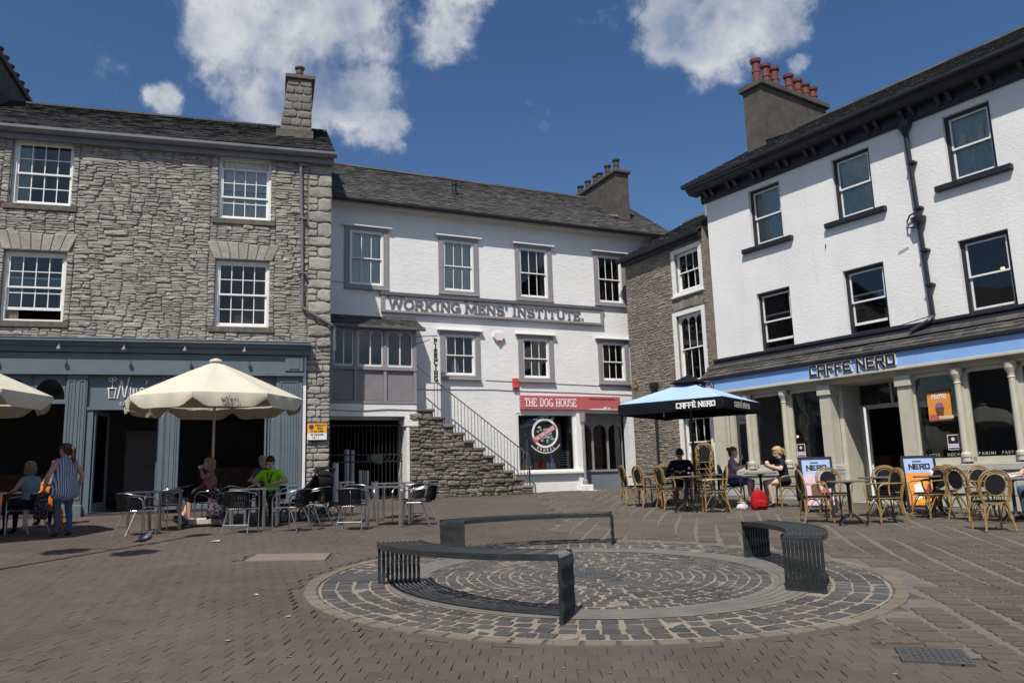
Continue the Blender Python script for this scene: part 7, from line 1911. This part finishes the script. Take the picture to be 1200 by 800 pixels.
for nm, c_ in (('hair_red',(0.075,0.018,0.018)),('hair_grey',(0.30,0.27,0.24)),('hair_dark',(0.02,0.014,0.011)),('hair_blonde',(0.45,0.30,0.13)),('hair_ginger',(0.16,0.06,0.025)),('hair_fair',(0.26,0.17,0.10))):
    m, nt, b_ = newmat(nm); n_ = noise_node(nt, 30.0, 6, 0.6, (1, 1, .25)); nt.links.new(ramp(nt, n_.outputs[0], [(.3, tuple(x*.6 for x in c_)), (.7, tuple(min(1, x*1.4) for x in c_))]), b_.inputs['Base Color']); b_.inputs['Roughness'].default_value = .45; bump(nt, b_, n_.outputs[0], .6, .02); M[nm] = m
M['stripe'] = cloth('striped cotton', (0.46,0.48,0.56), (0.10,0.13,0.24), stripes=('X', 9.0)); M['denim'] = cloth('denim', (0.07,0.11,0.19)); M['mauve'] = cloth('mauve blouse', (0.30,0.15,0.14)); M['lime'] = cloth('lime shirt', (0.30,0.72,0.02))
M['lilac'] = cloth('lilac top', (0.42,0.30,0.40)); M['pale_blue_cloth'] = cloth('pale blue top', (0.22,0.34,0.44)); M['shoe_brown'] = paint('brown leather', (0.10,0.05,0.035), .5); M['shoe_black'] = paint('black shoe', (0.02,0.02,0.02), .5); M['burgundy'] = cloth('burgundy cloth', (0.16,0.03,0.035)); M['grey_cloth'] = cloth('grey cloth', (0.14,0.15,0.16)); M['blue_cloth'] = cloth('blue denim skirt', (0.05,0.10,0.22))

def sitting(lean=.04, kx=.11, ky=.43, **k):
    J = dict(pelvis=(0,0,.555), chest=(0,lean*.6,.87), neck=(0,lean,1.055), head=(0,lean+.03,1.19),
             elbowL=(-.25,.08,.80), elbowR=(.25,.08,.80), wristL=(-.16,.30,.80), wristR=(.16,.30,.80),
             kneeL=(-kx,ky,.53), kneeR=(kx,ky,.53), ankleL=(-kx,ky-.02,.10), ankleR=(kx,ky-.02,.10), toeL=(-kx-.02,ky+.13,.035), toeR=(kx+.02,ky+.13,.035))
    J.update(k); return J
# standing woman
J = dict(pelvis=(0,0,.89), chest=(0,.01,1.19), neck=(0,0,1.37), head=(0,.035,1.505), elbowL=(-.30,.03,1.05), elbowR=(.30,-.04,1.06), wristL=(-.27,.16,.84), wristR=(.29,.06,.84),
         kneeL=(-.10,.05,.48), kneeR=(.10,.02,.48), ankleL=(-.10,-.02,.09), ankleR=(.11,-.05,.09), toeL=(-.12,.11,.03), toeR=(.13,.08,.03), hdirL=(0,.05,-1), hdirR=(0,.1,-1), palmL=(1,0,0), palmR=(-1,0,0))
t, T = person('standing person in striped sleeveless tunic and jeans with long red hair', at(-8.1, 14.43), 300, J, M['stripe'], M['denim'], M['shoe_brown'], 'skin', 'hair_red', 'ponytail', sleeves='none', yaw=R(25), curl=(1.1, .5))
pr = []
for a, b_, r0, r1 in (((-.06,0,1.28),(-.09,.0,.98),.11,.125),((.06,0,1.28),(.09,0,.98),.11,.125),((-.09,0,.98),(-.13,-.01,.78),.125,.14),((.09,0,.98),(.13,-.01,.78),.125,.14),((0,0,.98),(0,-.04,.76),.13,.15),((0,.03,1.2),(0,.06,.8),.12,.13)): pr.append((a, b_, r0, r1, 0))
queue('tunic', pr, [M['stripe']], t, .014)
tb = thing('shopping_bag', 'dark patterned shopping bag held by the standing person', 'bag', at(-8.1, 14.43), bearing(300))
mb = MB(); vs = []; n = 14
for i, (w_, d_, z) in enumerate(((.10,.03,.74),(.17,.06,.66),(.20,.08,.52),(.19,.08,.36),(.16,.06,.31))):
    for k in range(n): a = 2*math.pi*k/n; vs.append((-.30+d_*math.cos(a)*(1+.1*math.sin(k*3+i)), .17+w_*math.sin(a), z))
mb.add(vs, [tuple(range(n))]+[(i*n+(k+1) % n, i*n+k, (i+1)*n+k, (i+1)*n+(k+1) % n) for i in range(4) for k in range(n)]+[tuple(range(5*n-1, 4*n-1, -1))]); mb.build('bag_body', M['floral'], tb, smooth=True)
mb = MB(); mb.tube(smooth_path([(-.30,.10,.72),(-.285,.14,.79),(-.275,.165,.80),(-.285,.20,.79),(-.30,.25,.72)], 4), .010, 5); mb.build('handles', M['dark_cloth'], tb)
# left group
person('seated person in pale blue top at the left table', at(-9.05, 14.98), 285, sitting(.0, wristL=(-.1,.33,.76), wristR=(.2,.3,.68)), M['pale_blue_cloth'], M['navy_cloth'], M['shoe_black'], 'skin', 'hair_fair', 'bob', sleeves='none', yaw=R(-20))
person('seated person with red-brown hair behind the left table', at(-9.6, 16.78), 175, sitting(.02), M['grey_cloth'], M['navy_cloth'], M['shoe_black'], 'skin', 'hair_red', 'bob')
person('seated person with bare lower legs at the left edge of the picture', at(-9.92, 14.55), 330, sitting(.02), M['burgundy'], M['grey_cloth'], M['shoe_brown'], 'skin', 'hair_grey', 'short', woman=False, leg_bare=True, leg_cut=.85)
# woman with cup
t, T = person('seated person in mauve blouse drinking from a white cup', at(-6.0, 15.92), 258, sitting(.05, elbowL=(-.26,.14,.93), wristL=(-.09,.22,1.10), elbowR=(.26,.16,.80), wristR=(.06,.30,.72), palmL=(1,0,.2), hdirL=(.5,.0,.8), kneeR=(.06,.44,.58), ankleR=(-.10,.52,.22), toeR=(-.13,.66,.20)), M['mauve'], M['dark_cloth'], M['shoe_brown'], 'skin', 'hair_fair', 'bob', sleeves='long', leg_bare=True, leg_cut=.97, curl=(1.2, .6))
c = thing('coffee_cup', 'white cup raised to the mouth of the person in mauve', 'cup', at(-6.0, 15.92), bearing(258))
mb = MB(); mb.lathe([(.022,-.04),(.034,-.02),(.042,.035),(.038,.035),(.03,-.015)], 14, (-.02, .245, 1.135)); mb.build('bowl', M['white_plastic'], c, smooth=True)
mb = MB(); mb.tube([(-.06-.022*math.sin(a*.5), .245, 1.14+.024*math.cos(a*.5)) for a in range(7)], .006, 5); mb.build('handle', M['white_plastic'], c)
# man in lime
J = sitting(.14, elbowL=(-.33,.16,.82), elbowR=(.33,.18,.82), wristL=(-.16,.38,.785), wristR=(.18,.40,.785), palmL=(0,0,-1), palmR=(0,0,-1))
t, T = person('seated person in bright lime polo shirt with dark lanyard', at(-4.96, 16.40), 182, J, M['lime'], M['dark_cloth'], M['shoe_black'], 'skin', 'hair_dark', 'short', woman=False, yaw=R(28), tilt=R(-22))
mb = MB(); mb.tube([(-.06,.08,1.10),(-.05,.17,1.0),(-.02,.235,.86),(.0,.24,.78)], .010, 5); mb.tube([(.07,.08,1.10),(.055,.17,1.0),(.02,.235,.86),(.0,.24,.78)], .010, 5); mb.build('lanyard', M['dark_cloth'], t)
person('seated grey haired person in the shade behind the man in lime', at(-5.62, 17.9), 190, sitting(.03), M['grey_cloth'], M['dark_cloth'], M['shoe_black'], 'skin', 'hair_grey', 'short', woman=False)
place('alu', make_alu_chair, -5.62, 17.85, 190, 'aluminium chair in the cafe shade under the grey haired person', AG)
# terrace of the coffee shop
person('seated person in black hooded top with bowed head under the blue parasol', at(3.86, 18.80), 195, sitting(.16, head=(0,.24,1.17), elbowL=(-.3,.2,.80), elbowR=(.3,.2,.80), wristL=(-.1,.40,.785), wristR=(.1,.40,.785)), M['dark_cloth'], M['navy_cloth'], M['shoe_black'], 'skin', 'hair_dark', 'short', woman=False, sleeves='long', tilt=R(-35))
t, T = person('seated person in lilac top with ginger hair tied up', at(4.95, 18.50), 118, sitting(.03, elbowL=(-.27,.12,.86), wristL=(-.10,.20,1.02), elbowR=(.27,.14,.82), wristR=(.12,.34,.88), hdirL=(.2,.2,.9), hdirR=(-.1,.4,.8)), M['lilac'], M['blue_cloth'], M['shoe_black'], 'skin_pale', 'hair_ginger', 'bun', curl=(.9, .9), leg_bare=True, leg_cut=.8)
c = thing('dark_tablet', 'dark tablet held upright by the person in lilac', 'tablet', at(4.95, 18.50), bearing(118))
mb = MB(); mb.bbox(-.02,.20,.36,.372,.80,.98,.006); mb.build('casing', M['dark_cloth'], c)
mb = MB(); mb.box(-.005,.185,.3585,.3595,.815,.965); mb.build('screen', M['iron'], c)
t, T = person('seated blonde person in navy shirt and black skirt looking at a phone', at(6.0, 17.97), 272, sitting(.10, elbowL=(-.24,.16,.82), elbowR=(.24,.16,.82), wristL=(-.06,.36,.90), wristR=(.07,.36,.88), palmL=(1,0,.3), palmR=(-1,0,.3), hdirL=(0,.4,.8), hdirR=(0,.4,.8), ankleL=(-.11,.34,.10), toeL=(-.12,.48,.035)), M['navy_cloth'], M['dark_cloth'], M['shoe_black'], 'skin_pale', 'hair_blonde', 'tail', leg_bare=True, leg_cut=.45, tilt=R(-18), curl=(1.0, 1.0))
c = thing('mobile_phone', 'dark phone in the hands of the blonde person', 'phone', at(6.0, 17.97), bearing(272))
mb = MB(); T4 = Matrix.Translation((0, .43, .965)) @ Matrix.Rotation(R(-35), 4, 'X'); mb.bbox(-.037,.037,-.005,.005,-.07,.08,.004,M=T4); mb.build('casing', M['iron'], c)
mb = MB(); mb.box(-.032,.032,-.0066,-.0056,-.062,.072,M=T4); mb.build('screen', M['dark_cloth'], c)
J = sitting(.12, elbowL=(-.26,.22,.80), elbowR=(.26,.30,.785), wristL=(-.2,.42,.79), wristR=(.12,.56,.79), palmL=(0,0,-1), palmR=(0,0,-1))
person('person seated at the right edge, bare forearm resting on the table', at(9.34, 14.22), 268, J, M['burgundy'], M['denim'], M['shoe_black'], 'skin_pale', 'hair_fair', 'short', woman=False, curl=(.5, .8))
t = thing('crumpled_napkin', 'white paper napkins on the table at the right edge', 'napkin', (8.62, 13.98, gz(8.45, 13.8)+.746), 0)
rr = random.Random(3); mb = MB(); vs = [(x*.05+rr.uniform(-.015,.015), y*.04+rr.uniform(-.01,.01), .012+rr.uniform(0,.035)) for y in range(-2, 3) for x in range(-3, 4)]
mb.add(vs, [(j*7+i, j*7+i+1, (j+1)*7+i+1, (j+1)*7+i) for j in range(4) for i in range(6)]); mb.build('paper', M['white_cloth'], t)
for (x, y, z, lab) in ((3.42, 19.1, .744, 'glass and cups left on the leftmost terrace table'), (3.5, 19.25, .744, 'second cup left on the leftmost terrace table'), (7.78, 15.1, .744, 'small cup on the table by the orange menu board')):
    t = thing('table_cup', lab, 'cup', (x, y, gz(3.42, 19.1)+z if x < 5 else gz(7.85, 15.2)+z), 0)
    mb = MB(); mb.lathe([(.03,0),(.04,.01),(.045,.10),(.041,.10),(.035,.02)], 14); mb.build('bowl', M['white_plastic'], t, smooth=True)
    mb = MB(); mb.lathe([(.03,-.0),(.07,.002),(.075,.008)], 14); mb.build('saucer', M['white_plastic'], t)
# pigeon
t = thing('pigeon', 'grey pigeon walking on the brick paving near the left cafe chairs', 'pigeon', at(-5.92, 12.9), bearing(65))
M['pigeon'] = paint('pigeon grey', (0.075,0.082,0.10), .7, .35, 30, 60, .2); M['pigeon_pale'] = paint('pigeon pale feather', (0.20,0.22,0.25), .7, .3, 40, 60, .2)
queue('body', [tuple((*p[:2], p[2]-.028) for p in q[:2])+q[2:] for q in (((0,-.05,.12),(0,.06,.15),.055,.058,0),((0,.06,.16),(0,.10,.21),.042,.026,0),((0,.10,.22),(0,.115,.235),.024,.022,0),((0,-.06,.115),(0,-.17,.085),.04,.014,0),((0,.135,.235),(0,.155,.228),.007,.003,0),((-.045,.03,.14),(-.035,-.11,.11),.028,.012,1),((.045,.03,.14),(.035,-.11,.11),.028,.012,1))], [M['pigeon'], M['pigeon_pale']], t, .008)
for s in (-1, 1):
    mb = MB(); mb.tube([(s*.025,.0,.06),(s*.027,.005,.01)], .005, 5)
    for a in (-30, 0, 30): mb.tube([(s*.027,.005,.006),(s*.027+.03*math.sin(R(a)), .005+.03*math.cos(R(a)), .004)], .003, 4)
    mb.build('leg', M['red_sign'], t)
for i, (x, y, lab) in enumerate(((-4.86, 13.1, 'white paper scrap beside the chair before the man in lime'), (-2.02, 7.2, 'small white scrap on the brick paving front left'), (-2.65, 8.3, 'tiny pale scrap on the brick paving left of the circle'), (-2.25, 6.35, 'white scrap low on the left of the brick paving'))):
    t = thing('paper_scrap', lab, 'litter', at(x, y), i*1.3)
    s = .07 if i == 0 else .022; mb = MB(); rr = random.Random(i); vs = [(a*s+rr.uniform(-.3,.3)*s, b_*s*.7+rr.uniform(-.2,.2)*s, .006+rr.uniform(0,.35)*s) for b_ in (-1, 0, 1) for a in (-1, 0, 1)]
    mb.add(vs, [(0,1,4,3),(1,2,5,4),(3,4,7,6),(4,5,8,7)]); mb.build('paper', M['white_cloth'], t)
finish_queue()
# ================================================================== the rest of the square, behind and beside the viewer
def plain_house(label, loc, rot, W, Hh, mat, seed):
    t = thing('terrace_house', label, 'building', loc, rot, 'houses behind the viewer')
    holes = []; n = int(W/2.6)
    for i in range(n):
        x = 0.9+i*(W-1.6)/n
        for z in (0.9, 3.9, 6.6): holes.append((x, x+1.15, z+0.2, z+1.9))
    mb = MB(); wall_faces(mb, 0, W, -1.5, Hh, holes, 0.0, 0.3); mb.box(0, 0.3, 0.301, 7, -1.5, Hh-0.05); mb.box(W-0.3, W, 0.301, 7, -1.5, Hh-0.05); mb.box(0.301, W-0.301, 6.7, 7, -1.5, Hh-0.05); mb.box(0.301, W-0.301, 1.5, 1.6, -1.5, Hh-0.05)
    raw_build(mb, 'wall', mat, t)
    for h in holes: sash(t, *h, 0.09, 2, (1, 1))
    mb = MB(); mb.xprism([(-0.35, Hh), (3.4, Hh+2.2), (7.3, Hh), (7.3, Hh-0.1), (-0.35, Hh-0.1)], -0.1, W+0.1); mb.build('roof', M['slate'], t)
plain_house('grey rendered terrace closing the left side of the square, outside the picture', (-17.5, -9, 0), R(90), 21, 9.0, paint('grey render', (0.30,0.29,0.27), 0.9, 0.15, 2.0, 30.0, 0.3), 1)
plain_house('pale rendered terrace behind the viewer, outside the picture', (18, -15, -0.6), R(180), 34, 9.5, paint('buff render', (0.38,0.35,0.30), 0.9, 0.15, 2.0, 30.0, 0.3), 2)
# weeds at the foot of the steps and in the paving joints
wd = MB(); rr = random.Random(12)
def tuft(x, y, n, h):
    for _ in range(n):
        a = rr.uniform(0, 6.28); l = h*rr.uniform(.5, 1.1); px, py = x+rr.uniform(-.05, .05), y+rr.uniform(-.03, .03); z = gz(px, py)-0.005; w = l*.16
        dx, dy = math.cos(a)*l*.5, math.sin(a)*l*.5; sx, sy = -math.sin(a)*w, math.cos(a)*w
        wd.add([(px-sx*.4, py-sy*.4, z), (px+sx*.4, py+sy*.4, z), (px+dx*.5+sx, py+dy*.5+sy, z+l*.55), (px+dx, py+dy, z+l*.8), (px+dx*.5-sx, py+dy*.5-sy, z+l*.55)], [(0,1,2,3,4)])
c25, s25 = math.cos(R(25)), math.sin(R(25))
for k in range(120):
    u = rr.uniform(-5.8, -1.5); v = -0.66-abs(rr.gauss(0, .05)); x, y = 2.042+u*c25-v*s25, 25.897+u*s25+v*c25
    tuft(x, y, rr.randint(2, 7), rr.uniform(.03, .14) if -4.6 < u < -2.6 else rr.uniform(.02, .07))
for k in range(46):
    a = R(rr.choice((rr.gauss(262, 6), rr.gauss(300, 8), rr.gauss(285, 20)))); r = 3.01+rr.gauss(0, .012); tuft(CX+r*math.cos(a), CY+r*math.sin(a), rr.randint(3, 8), rr.uniform(.008, .022))
tag(raw_build(wd, 'weeds', paint('weed leaves', (0.075,0.105,0.03), 0.8, 0.4, 9.0, 30.0, 0.0), None), 'low green weeds along the foot of the stone steps and paving joints', 'weeds', kind='stuff')
scene.cycles.max_bounces = 6; scene.cycles.transparent_max_bounces = 10; scene.cycles.diffuse_bounces = 2; scene.cycles.glossy_bounces = 2

# street lamp with two hanging baskets, left of the picture; its shadow lies across the paving
lx, ly = -7.05, 9.0
t = thing('street_lamp', 'tall street lamp outside the left edge, its thin shadow on the paving', 'street lamp', at(lx, ly), R(-15))
mb = MB(); mb.lathe([(.14,0),(.14,.5),(.10,.6),(.06,.9),(.05,4.0),(.04,7.6)], 12); mb.build('post', M['iron'], t)
for s in (-1, 1):
    mb = MB(); mb.tube(smooth_path([(0,0,5.0),(s*.3,0,5.2),(s*.62,0,5.12)], 5), .018, 6); mb.build('arm', M['iron'], t)
mb = MB(); mb.lathe([(.05,7.6),(.16,7.7),(.2,8.0),(.08,8.15),(.02,8.25)], 10); mb.build('lantern', M['iron'], t)
M['basket_green'] = paint('basket leaves', (0.06,0.10,0.03), 0.8, 0.4, 12.0, 30.0, 0.3)
for s, lab in ((-1, 'left'), (1, 'right')):
    b_ = thing('hanging_basket', lab+' hanging basket on the street lamp outside the left edge', 'basket', at(lx, ly), R(-15), 'hanging baskets on the lamp')
    mb = MB(); rr = random.Random(40+s)
    for _ in range(220):
        a, e, r_ = rr.uniform(0, 6.28), rr.uniform(-1.2, 1.4), .34*rr.uniform(.6, 1); c_ = Vector((s*.62+r_*math.cos(a)*math.cos(e), r_*math.sin(a)*math.cos(e), 4.62+r_*math.sin(e)*.8)); d_ = Vector((rr.gauss(0,1), rr.gauss(0,1), rr.gauss(0,1))).normalized()*.07; f_ = d_.orthogonal().normalized()*.05
        mb.quad(c_-d_, c_-f_, c_+d_, c_+f_)
    raw_build(mb, 'leaves', M['basket_green'], b_)
    mb = MB(); mb.lathe([(.05,-.26),(.2,-.18),(.27,0)], 12, (s*.62, 0, 4.6)); mb.tube([(s*.62,0,4.6),(s*.62,0,5.12)], .006, 4); mb.build('pot', M['iron'], b_)

# trodden gum, bird droppings and specks on the paving
gm = MB(); rr = random.Random(77)
for _ in range(300):
    y = 5.1+abs(rr.gauss(0, 4.5)); x = rr.uniform(-.64, .64)*y
    if y > 16 or (math.hypot(x-CX, y-CY) < 3.1 and rr.random() < .8): continue
    r_ = rr.uniform(.006, .016)*(1.6 if rr.random() < .08 else 1); n = 7; a0_ = rr.uniform(0, 6)
    gm.add([(x+r_*rr.uniform(.6, 1.2)*math.cos(a0_+k*2*math.pi/n), y+r_*rr.uniform(.6, 1.2)*math.sin(a0_+k*2*math.pi/n), gz(x, y)+.0045) for k in range(n)], [tuple(range(n))])
tag(raw_build(gm, 'gum_spots', paint('trodden gum', (0.19,0.172,0.152), 0.9, 0.5, 3.0, 30.0, 0.0), None), 'pale trodden gum spots and specks scattered over the paving', 'gum', kind='stuff')
